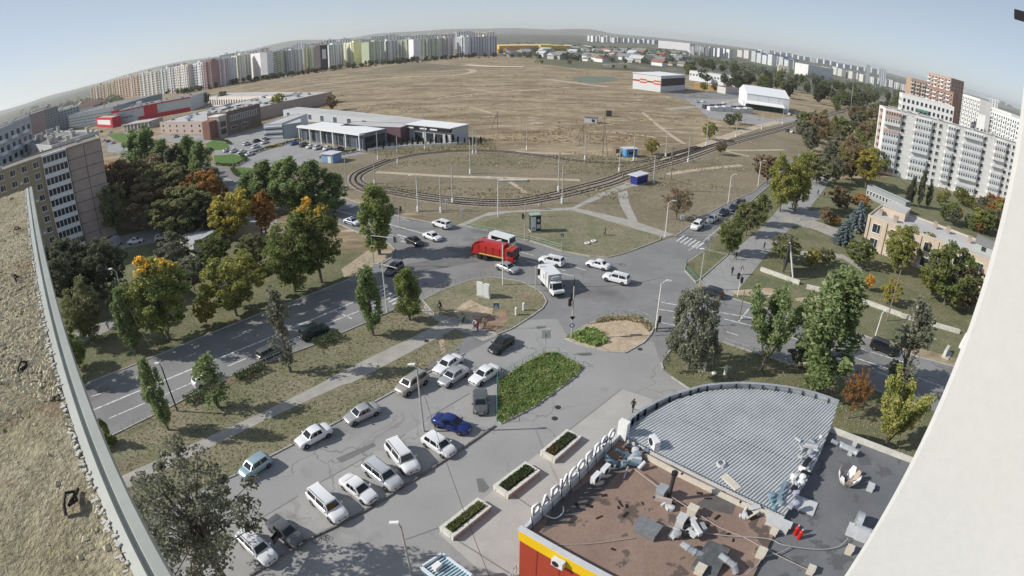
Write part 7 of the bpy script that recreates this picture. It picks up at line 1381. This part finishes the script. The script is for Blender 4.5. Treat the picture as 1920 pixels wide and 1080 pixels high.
ped_sign((931, 617), (932, 567), 'yellow edged pedestrian crossing sign on the clay patch', signy, .85); ped_sign((1022, 667), (1021, 617), 'white backed pedestrian crossing sign at the tip of the flower bed', signw, 1.15); ped_sign((1330, 470), (1330, 441), 'white pedestrian crossing sign by the right-hand crossing', signw, .9); ped_sign((1053, 472), (1054, 437), 'yellow diamond like sign at the end of the green railing', signy, .7); ped_sign((866, 412), (866, 392), 'small sign at the pavement beside the far avenue', signw, .7); ped_sign((1276, 438), (1274, 403), 'sign on a post near the bare brown tree', signw, .8); ped_sign((838, 398), (838, 374), 'round topped sign by the near tram curve', signw, .7)
# poster boards and small structures
def slab(base, dims, rz, mat, label, name='poster_stand', cat='poster stand', z=0.): x, y = P(*base); t = thing(name, label, cat, (x, y, z), rz); g = MB(); g.box((0, 0, .35), dims); g.build('board', mat, t); return t
for b, l in (((902, 556), 'left white poster cabinet on the billboard island'), ((912, 559), 'right white poster cabinet on the billboard island')):
    t = slab(b, (1.3, .4, 2.1), -.55, M('cabinet_white', (.62, .65, .62), None) if 'cabinet_white' not in MATS else MATS['cabinet_white'], l); g = MB(); g.box((0, 0, .0), (1.5, .6, .34)); g.build('plinth', MATS['concrete'], t); g = MB(); g.box((.5, -.215, .6), (.16, .02, 1.6)); g.build('seam', lightg, t)
x, y = P(1003, 434); t = thing('poster_column', 'three sided poster column, white on the left and dark on the right', 'advertising column', (x, y, 0), .25)
g = MB(); g.box((0, 0, 0), (2.2, 1.8, .3)); g.build('plinth', MATS['concrete'], t); g = MB(); g.box((0, 0, .31), (2.0, 1.6, 3.3)); g.build('body', plain('column_dark', (.03, .045, .05), .4), t); g = MB(); g.box((-.55, -.82, .5), (.95, .05, 2.9)); g.build('white_poster', signw, t); g = MB(); g.box((.48, -.83, .9), (.8, .05, .9)); g.build('pale_motif', lightg, t); g = MB(); g.box((.45, -.84, 2.3), (.5, .04, .6)); g.build('pale_motif', lightg, t); g = MB(); g.box((0, 0, 3.62), (2.15, 1.75, .18)); g.build('cap', steelg, t); g = MB(); g.box((-.55, -.85, .75), (.7, .03, .5)); g.build('blue_print', plain('print_blue', (.25, .42, .55)), t)
for b, l, g_ in (((968, 592), 'left white round bollard pillar on the billboard island', 1), ((982, 583), 'right white round bollard pillar on the billboard island', 1), ((1320, 696), 'white pillar at the foot of the willow', 2), ((1359, 702), 'white pillar right of the willow', 2)):
    x, y = P(*b); t = thing('pillar', l, 'bollard', (x, y, 0), 0, 'white pillars on the grass'); g = MB(); g.lathe([(.2, 0), (.2, 1.25), (.14, 1.38), (.02, 1.42)], 12); g.build('post', polew, t); g = MB(); g.lathe([(.26, 0), (.26, .12)], 12); g.build('foot', MATS['concrete'], t)
x, y = P(1339, 701); g = MB(); g.lathe([(.1, 0), (.35, .06), (.36, .2), (.2, .34), (.02, .38)], 9); o = tag(g.build('boulder', polew), 'white painted stone between the two pillars by the willow', 'stone'); o.location = (x, y, 0)
for b, l in (((1101, 458), 'left whitewashed tyre flower bed on the triangle island'), ((1113, 454), 'right whitewashed tyre flower bed on the triangle island')):
    x, y = P(*b); g = MB(); k = 12; n = 8; vs = [((.42+.14*cos(2*pi*j/n))*cos(2*pi*i/k), (.42+.14*cos(2*pi*j/n))*sin(2*pi*i/k), .27+.14*sin(2*pi*j/n)) for i in range(k) for j in range(n)]; g.add(vs, [(i*n+j, ((i+1) % k)*n+j, ((i+1) % k)*n+(j+1) % n, i*n+(j+1) % n) for i in range(k) for j in range(n)]); o = tag(g.build('tyre_planter', polew), l, 'tyre', 'tyre flower beds'); o.location = (x, y, 0)
# planters on the forecourt
for i, (q, l) in enumerate((([(826, 989), (898, 933), (918, 950), (847, 1004)], 'stone planter nearest the bottom edge, in front of the kiosk'), ([(927, 911), (987, 866), (1010, 880), (950, 927)], 'middle stone planter of dark green plants'), ([(1014, 847), (1064, 805), (1090, 817), (1037, 860)], 'farthest stone planter with a few red flowers'))):
    w4 = PP(q, .65); cx_ = sum(p[0] for p in w4)/4; cy_ = sum(p[1] for p in w4)/4; a = Vector(w4[1])-Vector(w4[0]); b = Vector(w4[3])-Vector(w4[0]); an = atan2(a.y, a.x); LX, LY = a.length, b.length
    t = thing('planter', l, 'planter', (cx_, cy_, .04), an, 'stone planters on the forecourt'); pm_ = M('planter_stone', (.56, .55, .50), (.66, .65, .60), 1.5, .85, fine=.08) if 'planter_stone' not in MATS else MATS['planter_stone']
    for s in (-1, 1): g = MB(); g.hexa([(-LX/2-.0, s*LY/2-.12, 0), (LX/2, s*LY/2-.12, 0), (LX/2, s*LY/2+.12, 0), (-LX/2, s*LY/2+.12, 0)], [(-LX/2, s*LY/2-.2, .62), (LX/2, s*LY/2-.2, .62), (LX/2, s*LY/2+.16, .62), (-LX/2, s*LY/2+.16, .62)]); g.build('side_slab', pm_, t); g = MB(); g.box((s*(LX/2-.17), 0, .001), (.34, LY-.42, .615)); g.build('end_slab', pm_, t)
    for k in range(10):
        for s in (-1, 1): g = MB(); g.box((-LX/2+LX*(k+.5)/10, s*(LY/2+.12), .08), (LX/10*.72, .1, .34)); g.build('stone', M('planter_dark', (.30, .28, .25), (.4, .38, .34), 4, .9, fine=.1) if 'planter_dark' not in MATS else MATS['planter_dark'], t)
    g = MB(); g.box((0, 0, .02), (LX-.6, LY-.42, .5)); g.build('soil', barkd, t)
    q2 = random.Random(i); pts = [((q2.uniform(-.5, .5)*(LX-.75), q2.uniform(-.5, .5)*(LY-.55), 0.5+.32*q2.random()**.7), None) for _ in range(1900)]; o = leaf_cloud(pts, .17, i, up=.5).build('foliage', LF['hedge' if i else 'green'], t)
    if i == 2:
        pts = [((-LX*.3+q2.gauss(0, .35), q2.uniform(-.3, .3)*LY*.7, .72+.1*q2.random()), None) for _ in range(60)]; leaf_cloud(pts, .13, 4).build('flowers', plain('flower_red', (.5, .10, .03), .8), t)['kind'] = 'stuff'
# fences and railings
def fence(px, h, label, mat, gap=2.0, rails_=(.35, .98), bars=0., zb=.1, r=.03, name='railing', cat='railing', group=None):
    ln = PP(px); t = thing(name, label, cat, (ln[0][0], ln[0][1], 0), 0, group); o = ln[0]; ps = [(a-o[0], b-o[1]) for a, b in ln]; seg_ = [(a, b) for a, b in zip(ps[:-1], ps[1:])]
    pm = MB(); pm.box((0, 0, 0), (r*2, r*2, h)); pme = pm.mesh('post', mat); bb = MB()
    for a, b in seg_:
        L = hypot(b[0]-a[0], b[1]-a[1]); n = max(1, round(L/gap))
        for i in range(n): place('post', pme, t, (a[0]+(b[0]-a[0])*i/n, a[1]+(b[1]-a[1])*i/n, zb))
        if bars:
            m_ = int(L/bars)
            for i in range(m_): bb.box((a[0]+(b[0]-a[0])*i/m_, a[1]+(b[1]-a[1])*i/m_, zb+h*(rails_[0] if len(rails_) > 1 else .05)), (r*.8, r*.8, h*(rails_[-1]-(rails_[0] if len(rails_) > 1 else .05))), 0)
    for k in rails_: g = MB(); g.tube([(a, b, zb+h*k) for a, b in ps], r*.8, 5); g.build('rail', mat, t)
    if bars: o = bb.build('bars', mat, t); o['kind'] = 'stuff'
    place('post', pme, t, (ps[-1][0], ps[-1][1], zb)); return t
fence([(876, 428), (930, 439), (990, 451), (1053, 469)], 1.0, 'low green railing along the far avenue side of the triangle island', steelg, 1.6, (.12, .5, .98), .35, .1, .045)
fence([(1288, 494), (1284, 508), (1305, 531)], 1.1, 'teal railing round the small island by the right pavement', steelt, 1.4, (.15, .95), .3); fence([(932, 792), (932, 752), (933, 714)], 1.6, 'tall teal mesh fence at the end of the car park', steelt, 2.0, (.05, .97), .25); fence([(933, 714), (980, 684), (1018, 664)], .9, 'thin railing along the top of the flower bed', steelg, 1.5, (.3, .95), .5); fence([(1020, 663), (1048, 662), (1093, 688)], .8, 'low chain rail at the far tip of the flower bed', steelg, 1.5, (.95,))
fence([(230, 809), (287, 781), (335, 757)], .9, 'white picket fence on the verge nearest the rooftop', polew, .9, (.3, .9), .3, group='picket fences on the verge'); fence([(402, 729), (443, 706), (500, 682), (560, 656)], .9, 'white picket fence on the verge behind the dark cars', polew, 1.2, (.3, .9), .4, group='picket fences on the verge'); fence([(700, 603), (743, 582), (785, 565)], .9, 'thin fence by the twin stemmed tree', steelg, 1.4, (.3, .95), .5)
fence([(795, 558), (827, 543), (880, 524), (923, 518)], .9, 'thin railing along the top of the billboard island', poleg, 2.4, (.9,), 0); fence([(1103, 607), (1140, 592), (1173, 590), (1207, 595), (1226, 608)], .8, 'low dark rail round the sand island', steelg, 1.6, (.9,), .6); fence([(1357, 645), (1430, 669), (1500, 693)], .9, 'thin rail along the right lawn by the avenue', poleg, 1.6, (.3, .95), .6)
# low white wall sections in the park
for i, (a, b) in enumerate((((1427, 508), (1497, 533)), ((1513, 541), (1547, 549)), ((1613, 566), (1687, 593)), ((1690, 595), (1797, 625)))):
    g = MB(); g.wall(PP([a, b]), .5, 0, .75); tag(g.build('low_wall', MATS['weathered_white']), ['low white park wall nearest the pavement', 'short low white wall piece behind the spreading poplar', 'low white wall left of the yellow young tree', 'low white wall running to the white edge'][i], 'wall', 'low white walls in the park')
x, y = P(1470, 512); t = thing('hoarding', 'big hoarding seen edge on with a white prop in the park', 'billboard', (x, y, 0), atan2(y, x)-.06); g = MB(); g.box((0, 0, 1.2), (5.5, .35, 5.6)); g.build('panel', M('hoarding_back', (.07, .065, .06), None, fine=.1), t)
for k in (-2, 0, 2): g = MB(); g.tube([(k, .1, -.2), (k, .1, 6.6)], .11, 6); g.build('post', woodp, t)
g = MB(); g.tube([(-2.6, -2.2, -.1), (-2.2, -.1, 6.9)], .16, 7); g.build('prop', polew, t)
sheet('bare_earth', [(1370, 545), (1440, 540), (1475, 550), (1440, 558), (1380, 553)], .035, sand); sheet('bare_earth', [(1490, 560), (1550, 553), (1560, 575), (1510, 580)], .035, sand)
x, y = P(1772, 665); t = thing('concrete_slab', 'pale upright slab on the grass by the right avenue', 'slab', (x, y, 0), .6); g = MB(); g.box((0, 0, 0), (2.4, .5, 1.3)); g.build('slab', MATS['weathered_white'], t); g = MB(); g.box((0, -.3, 0), (2.9, 1.4, .2)); g.build('foot', MATS['concrete'], t)
x, y = P(1802, 652); t = thing('covered_post', 'post wrapped in white sheeting at the right wall edge', 'post', (x, y, 0)); g = MB(); g.lathe([(.55, 0), (.4, 1.2), (.15, 2.6), (.05, 2.9)], 9); g.build('sheeting', polew, t); g = MB(); g.tube([(0, 0, 2.6), (0, 0, 3.4)], .06, 5); g.build('post', woodp, t)
# garage with pale roof on the left lawn
gq = PP([(336, 446), (398, 418), (412, 430), (362, 459)], 2.6); t = thing('garage', 'low garage with a long pale flat roof among the left trees', 'garage'); g = MB(); g.prism(gq, 0, 2.6); g.build('wall', MATS['concrete'], t); g = MB(); g.prism([tuple(Vector(p)*1.0) for p in gq], 2.603, 2.8, bottom=True); g.build('roof', M('garage_roof', (.40, .42, .44), (.46, .48, .5), .3, .7, fine=.08), t)
# tram stop shelters and kiosks
def shelter(base, L, label, wallm, rz, roof_=None):
    x, y = P(*base); t = thing('tram_shelter', label, 'shelter', (x, y, 0), rz); g = MB(); g.box((0, 1.2, 0), (L, .15, 2.4)); g.build('back_wall', wallm, t)
    for s in (-1, 1): g = MB(); g.box((s*(L/2-.08), .1, 0), (.15, 2.04, 2.4)); g.build('side_wall', wallm, t)
    g = MB(); g.box((0, 0, 2.405), (L+.8, 3.2, .25)); g.build('roof', roof_ or M('shelter_roof', (.55, .56, .60), None, fine=.05) if 'shelter_roof' not in MATS else MATS['shelter_roof'], t); g = MB(); g.box((0, .8, .4), (L-.6, .45, .08)); g.build('bench', woodp, t); g = MB(); g.box((0, -.2, -.1), (L+1.5, 4.2, .22)); g.build('platform', pave, t)
navyw = plain('navy_wall', (.02, .035, .22), .5); bluew = plain('blue_wall', (.10, .30, .55), .5)
shelter((1197, 343), 5.2, 'dark blue tram shelter with a pale flat roof', navyw, .75+pi)
t = slab((1180, 293), (4.2, 3, 2.6), .35, bluew, 'bright blue kiosk beside the small yellow tree', 'kiosk', 'kiosk', -.3); g = MB(); g.box((0, 0, 2.97), (4.8, 3.6, .2)); g.build('roof', MATS['shelter_roof'], t); g = MB(); g.box((0, -1.52, 1.2), (2.2, .08, 1.0)); g.build('window', winm, t)
t = slab((1156, 290), (1.8, 3, 2.2), .2, M('rust_hut', (.20, .15, .12), None, fine=.1), 'rusty hut left of the bright blue kiosk', 'hut', 'hut', -.3); g = MB(); g.lathe([(.9, 0), (.9, 1.9)], 12, (0, -1.5, .4), 0, 'y'); g.build('roof', woodp, t)
t = slab((1108, 230), (5.5, 3, 2.5), -.3, M('hut_white', (.55, .56, .55), None), 'small white hut on the waste ground', 'hut', 'hut', -.3); g = MB(); g.box((0, 0, 2.87), (6.0, 3.6, .2)); g.build('roof', roofg, t); g = MB(); g.box((1.2, -1.54, .9), (1.2, .08, 1.2)); g.build('window', winm, t)
x, y = P(1141, 218); g = MB(); g.box((0, 0, 0), (2.6, 2.2, 2.8)); o = tag(g.build('hut', M('hut_dark', (.10, .095, .09), None)), 'dark ruined hut end behind the small white hut', 'hut'); o.location = (x, y, 0)
t = slab((622, 303), (5.5, 4, 2.8), -.5, M('pavilion_blue', (.22, .34, .52), None), 'pale blue pavilion between the poplar clump and the loop', 'pavilion', 'pavilion', -.3); g = MB(); g.box((0, 0, 3.17), (6.2, 4.8, .25)); g.build('roof', MATS['shelter_roof'], t); g = MB(); g.box((1.2, -2.05, .4), (1.4, .1, 2.1)); g.build('door', signw, t)
x, y = P(962, 340); t = thing('concrete_slab', 'long pale concrete slab lying inside the tram loop', 'slab', (x, y, 0), .05); g = MB(); g.box((0, 0, 0), (7.5, 1.4, .5)); g.build('slab', MATS['weathered_white'], t)
t = slab((508, 277), (4.5, .4, 1.0), .2, plain('barrier_yellow', (.62, .42, .05)), 'yellow frame barrier between the two car lots', 'barrier', 'barrier', -.3); g = MB(); g.box((3.4, .2, .0), (1.2, .4, 1.5)); g.build('end_frame', MATS['barrier_yellow'], t)
# waiting bike on the forecourt kerb and litter bin
# overhead wires between tram poles
wirem2 = plain('wire_black', (.02, .02, .02), .6)
def wire(a, b, za, zb, label, r=.02, sag=.5):
    A, B = P(*a), P(*b); pts = [(A[0]+(B[0]-A[0])*t/8, A[1]+(B[1]-A[1])*t/8, za+(zb-za)*t/8-sag*4*(t/8)*(1-t/8)) for t in range(9)]; g = MB(); g.tube(pts, r, 4); tag(g.build('wire', wirem2), label, 'wire', 'overhead wires')
wire((795, 809), (930, 1200), 8, 8, 'wire from the car park lamp towards the kiosk'); wire((1071, 636), (1230, 615), 8, 8, 'wire spanning the sand island'); wire((333, 771), (260, 650), 7.5, 9, 'wire along the verge poles'); wire((260, 650), (180, 350), 9, 12, 'wire over the left lawn to the block'); wire((1054, 381), (1225, 344), 7, 7, 'contact wire over the near tracks'); wire((882, 326), (1047, 359), 7, 7, 'contact wire inside the loop'); wire((1225, 344), (1324, 273), 7, 7, 'contact wire along the main tram line'); wire((827, 398), (1054, 381), 7, 7, 'contact wire along the near curve'); wire((651, 356), (827, 398), 7, 7, 'contact wire over the loop end')
# ================================================================== PEOPLE
skin = plain('skin', (.50, .33, .25), .6); hairm = plain('hair_dark', (.03, .022, .018), .6)
cl_ = {n: plain('cloth_'+n, c, .85) for n, c in {'black': (.018, .018, .02), 'grey': (.12, .12, .13), 'blue': (.05, .09, .22), 'red': (.30, .05, .06), 'green': (.07, .22, .15), 'white': (.6, .6, .6), 'tan': (.36, .27, .18), 'jeans': (.06, .08, .13)}.items()}
def person_mesh(pose):
    """one continuous skinned body; pose = joints in metres, y forward"""
    J = {'pel': (0, 0, .93), 'spi': (0, .01, 1.15), 'che': (0, 0, 1.36), 'nec': (0, .01, 1.50), 'hea': (0, .03, 1.62), 'top': (0, .02, 1.74)}
    J.update(pose); names = list(J); idx = {n: i for i, n in enumerate(names)}
    E_ = [('pel', 'spi'), ('spi', 'che'), ('che', 'nec'), ('nec', 'hea'), ('hea', 'top')]
    for s in 'lr': E_ += [('che', s+'sh'), (s+'sh', s+'el'), (s+'el', s+'wr'), (s+'wr', s+'ha'), ('pel', s+'hi'), (s+'hi', s+'kn'), (s+'kn', s+'an'), (s+'an', s+'to')]
    me = bpy.data.meshes.new('person'); me.from_pydata([J[n] for n in names], [(idx[a], idx[b]) for a, b in E_], []); o = bpy.data.objects.new('person', me); C.objects.link(o)
    md = o.modifiers.new('s', 'SKIN'); RAD = {'pel': .15, 'spi': .145, 'che': .16, 'nec': .06, 'hea': .105, 'top': .07, 'sh': .075, 'el': .052, 'wr': .04, 'ha': .042, 'hi': .10, 'kn': .068, 'an': .05, 'to': .042}
    for n in names: r = RAD.get(n, RAD.get(n[1:])); me.skin_vertices[0].data[idx[n]].radius = (r, r*(.8 if n in ('che', 'pel', 'spi') else 1)); me.skin_vertices[0].data[idx[n]].use_root = n == 'pel'
    o.modifiers.new('d', 'SUBSURF').levels = 1
    dg = bpy.context.evaluated_depsgraph_get(); out = bpy.data.meshes.new_from_object(o.evaluated_get(dg)); bpy.data.objects.remove(o)
    for m_ in (cl_['black'], cl_['jeans'], skin): out.materials.append(m_)
    wr = [Vector(J[s+'wr']) for s in 'lr']
    for p in out.polygons:
        c = p.center; p.use_smooth = True; near = any((c-q).length < .1 for q in wr)
        p.material_index = 2 if (c.z > J['nec'][2]+.03 or near) else (1 if c.z < J['pel'][2]-.06 else 0)
    return out
def legs(a): return {'lhi': (-.1, 0, .88), 'lkn': (-.11, .12*a+.03, .49), 'lan': (-.11, .24*a-.05*a, .09), 'lto': (-.12, .24*a+.12, .04), 'rhi': (.1, 0, .88), 'rkn': (.11, -.06*a+.05, .49), 'ran': (.11, -.30*a, .11), 'rto': (.12, -.30*a+.14, .04)}
def arms(a): return {'lsh': (-.2, 0, 1.43), 'lel': (-.25, -.1*a, 1.16), 'lwr': (-.25, .06-.1*a, .93), 'lha': (-.25, .1-.1*a, .85), 'rsh': (.2, 0, 1.43), 'rel': (.25, .08*a, 1.16), 'rwr': (.25, .16*a+.05, .93), 'rha': (.25, .2*a+.05, .85)}
walkm = person_mesh({**legs(1.), **arms(1.)}); standm = person_mesh({**legs(.12), **arms(.2)})
sitp = {'pel': (0, -.18, 1.0), 'spi': (0, -.08, 1.2), 'che': (0, .04, 1.38), 'nec': (0, .1, 1.5), 'hea': (0, .15, 1.62), 'top': (0, .15, 1.73), 'lsh': (-.2, .06, 1.44), 'lel': (-.25, .25, 1.22), 'lwr': (-.24, .44, 1.1), 'lha': (-.24, .5, 1.08), 'rsh': (.2, .06, 1.44), 'rel': (.25, .25, 1.22), 'rwr': (.24, .44, 1.1), 'rha': (.24, .5, 1.08), 'lhi': (-.1, -.12, .95), 'lkn': (-.12, .22, .72), 'lan': (-.12, .08, .36), 'lto': (-.12, .2, .32), 'rhi': (.1, -.12, .95), 'rkn': (.12, .2, .58), 'ran': (.12, .02, .2), 'rto': (.12, .14, .16)}
sitm = person_mesh(sitp)
hair = MB(); hair.lathe([(.02, .12), (.09, .095), (.118, .03), (.112, -.04), (.09, -.05)], 9); hair_me = hair.mesh('hair', hairm, True)
def person(me, px, head, top_, leg_, label, z=0., face=0.):
    x, y = P(*px); t = thing('person', label, 'person', (x, y, z), head); o = place('body', me, t); paint(o, cl_[top_], 0); paint(o, cl_[leg_], 1)
    hz = (0, .15-.01, 1.665) if me is sitm else (0, .015, 1.665); place('hair', hair_me, t, hz); return t
person(walkm, (1186, 771), 2.4, 'black', 'black', 'person in dark clothes walking past the curved parapet'); person(standm, (1231, 622), 1.0, 'black', 'black', 'person in black by the signal post at the sand island')
for px, hd, a, b, l in (((1379, 487), .5, 'black', 'black', 'person in black on the right pavement shadow'), ((1390, 515), 2.0, 'black', 'grey', 'person in black left of the signal post on the right pavement'), ((1372, 516), 2.2, 'black', 'black', 'person in black beside the walker in grey trousers'), ((1533, 366), 0., 'blue', 'black', 'person in blue far up the right pavement'), ((1545, 370), 0., 'black', 'jeans', 'person in black far up the right pavement'), ((1134, 442), 1., 'grey', 'black', 'person in grey on the path of the triangle island'), ((492, 442), 1.5, 'black', 'black', 'left walker of the pair on the garage path'), ((499, 441), 1.5, 'grey', 'black', 'right walker of the pair on the garage path'), ((204, 618), .5, 'white', 'grey', 'person in white under the left lawn trees'), ((1010, 393), 1.2, 'white', 'tan', 'left pale figure on the pavement by the tram curve'), ((1015, 393), 1.2, 'tan', 'white', 'right pale figure on the pavement by the tram curve'), ((1432, 468), .3, 'grey', 'jeans', 'person in grey beside the hoarding')): person(walkm, px, hd, a, b, l)
def bicycle(px, rz, label, col='grey'):
    x, y = P(*px); t = thing('bicycle', label, 'bicycle', (x, y, .03), rz, 'bicycles of the riders at the island')
    for yy in (-.52, .54):
        g = MB(); g.tube([(0, .33*cos(2*pi*k/16), .34+.33*sin(2*pi*k/16)) for k in range(17)], .022, 5); o = g.build('wheel', tyre, t); o.location = (0, yy, 0); g = MB()
        for k in range(6): g.tube([(0, 0, .34), (0, .32*cos(pi*k/3), .34+.32*sin(pi*k/3))], .006, 3)
        h2 = g.build('spokes', rimm, o); h2['kind'] = 'stuff'
    g = MB(); fr = [(0, -.52, .34), (0, -.14, .82), (0, .38, .86), (0, -.05, .33), (0, -.52, .34)]; g.tube(fr, .025, 5); g.tube([(0, -.14, .82), (0, -.05, .33)], .022, 5); g.tube([(0, .54, .34), (0, .40, .98)], .022, 5); g.build('frame', cl_[col], t)
    g = MB(); g.tube([(-.25, .42, 1.02), (0, .36, .99), (.25, .42, 1.02)], .018, 5); g.build('handlebar', blk, t); g = MB(); g.box((0, -.18, .86), (.14, .26, .06)); g.build('saddle', blk, t); return t
for px, rz, a, b, l, bl, bc in (((870, 607), 2.2, 'green', 'black', 'rider in green on the island path', 'bicycle under the rider in green', 'green'), ((892, 618), 2.6, 'white', 'black', 'rider in white behind the rider in green', 'bicycle under the rider in white', 'red'), ((910, 614), 2.9, 'tan', 'black', 'rider in a tan top nearest the clay patch', 'bicycle under the rider in tan', 'grey'), ((826, 584), 1.2, 'black', 'jeans', 'rider in black at the top of the island path', 'bicycle under the rider in black', 'black')):
    bicycle(px, rz, bl, bc); t = person(sitm, px, rz, a, b, l, .03)
person(standm, (896, 622), 1.0, 'red', 'jeans', 'person in red standing beside the riders')
x, y = P(604, 1018); t = bicycle((604, 1018), 2.2, 'bicycle lying thrown down on the kerb before the dark saloon', 'black'); t.rotation_euler = (0, 1.35, 2.0); t.location = (x, y, .12); del t['group']
# ================================================================== HAZE
hz_ = MB(); hz_.box((0, 0, -1.0), (26000, 26000, 132)); hm = bpy.data.materials.new('haze'); hm.use_nodes = True; n = hm.node_tree
for x in list(n.nodes): n.nodes.remove(x)
ho = n.nodes.new('ShaderNodeOutputMaterial'); pv = n.nodes.new('ShaderNodeVolumePrincipled'); pv.inputs['Color'].default_value = (.90, .94, .98, 1); pv.inputs['Density'].default_value = .000062; pv.inputs['Anisotropy'].default_value = .35
n.links.new(pv.outputs[0], ho.inputs['Volume']); o = hz_.build('haze', hm); o['kind'] = 'stuff'
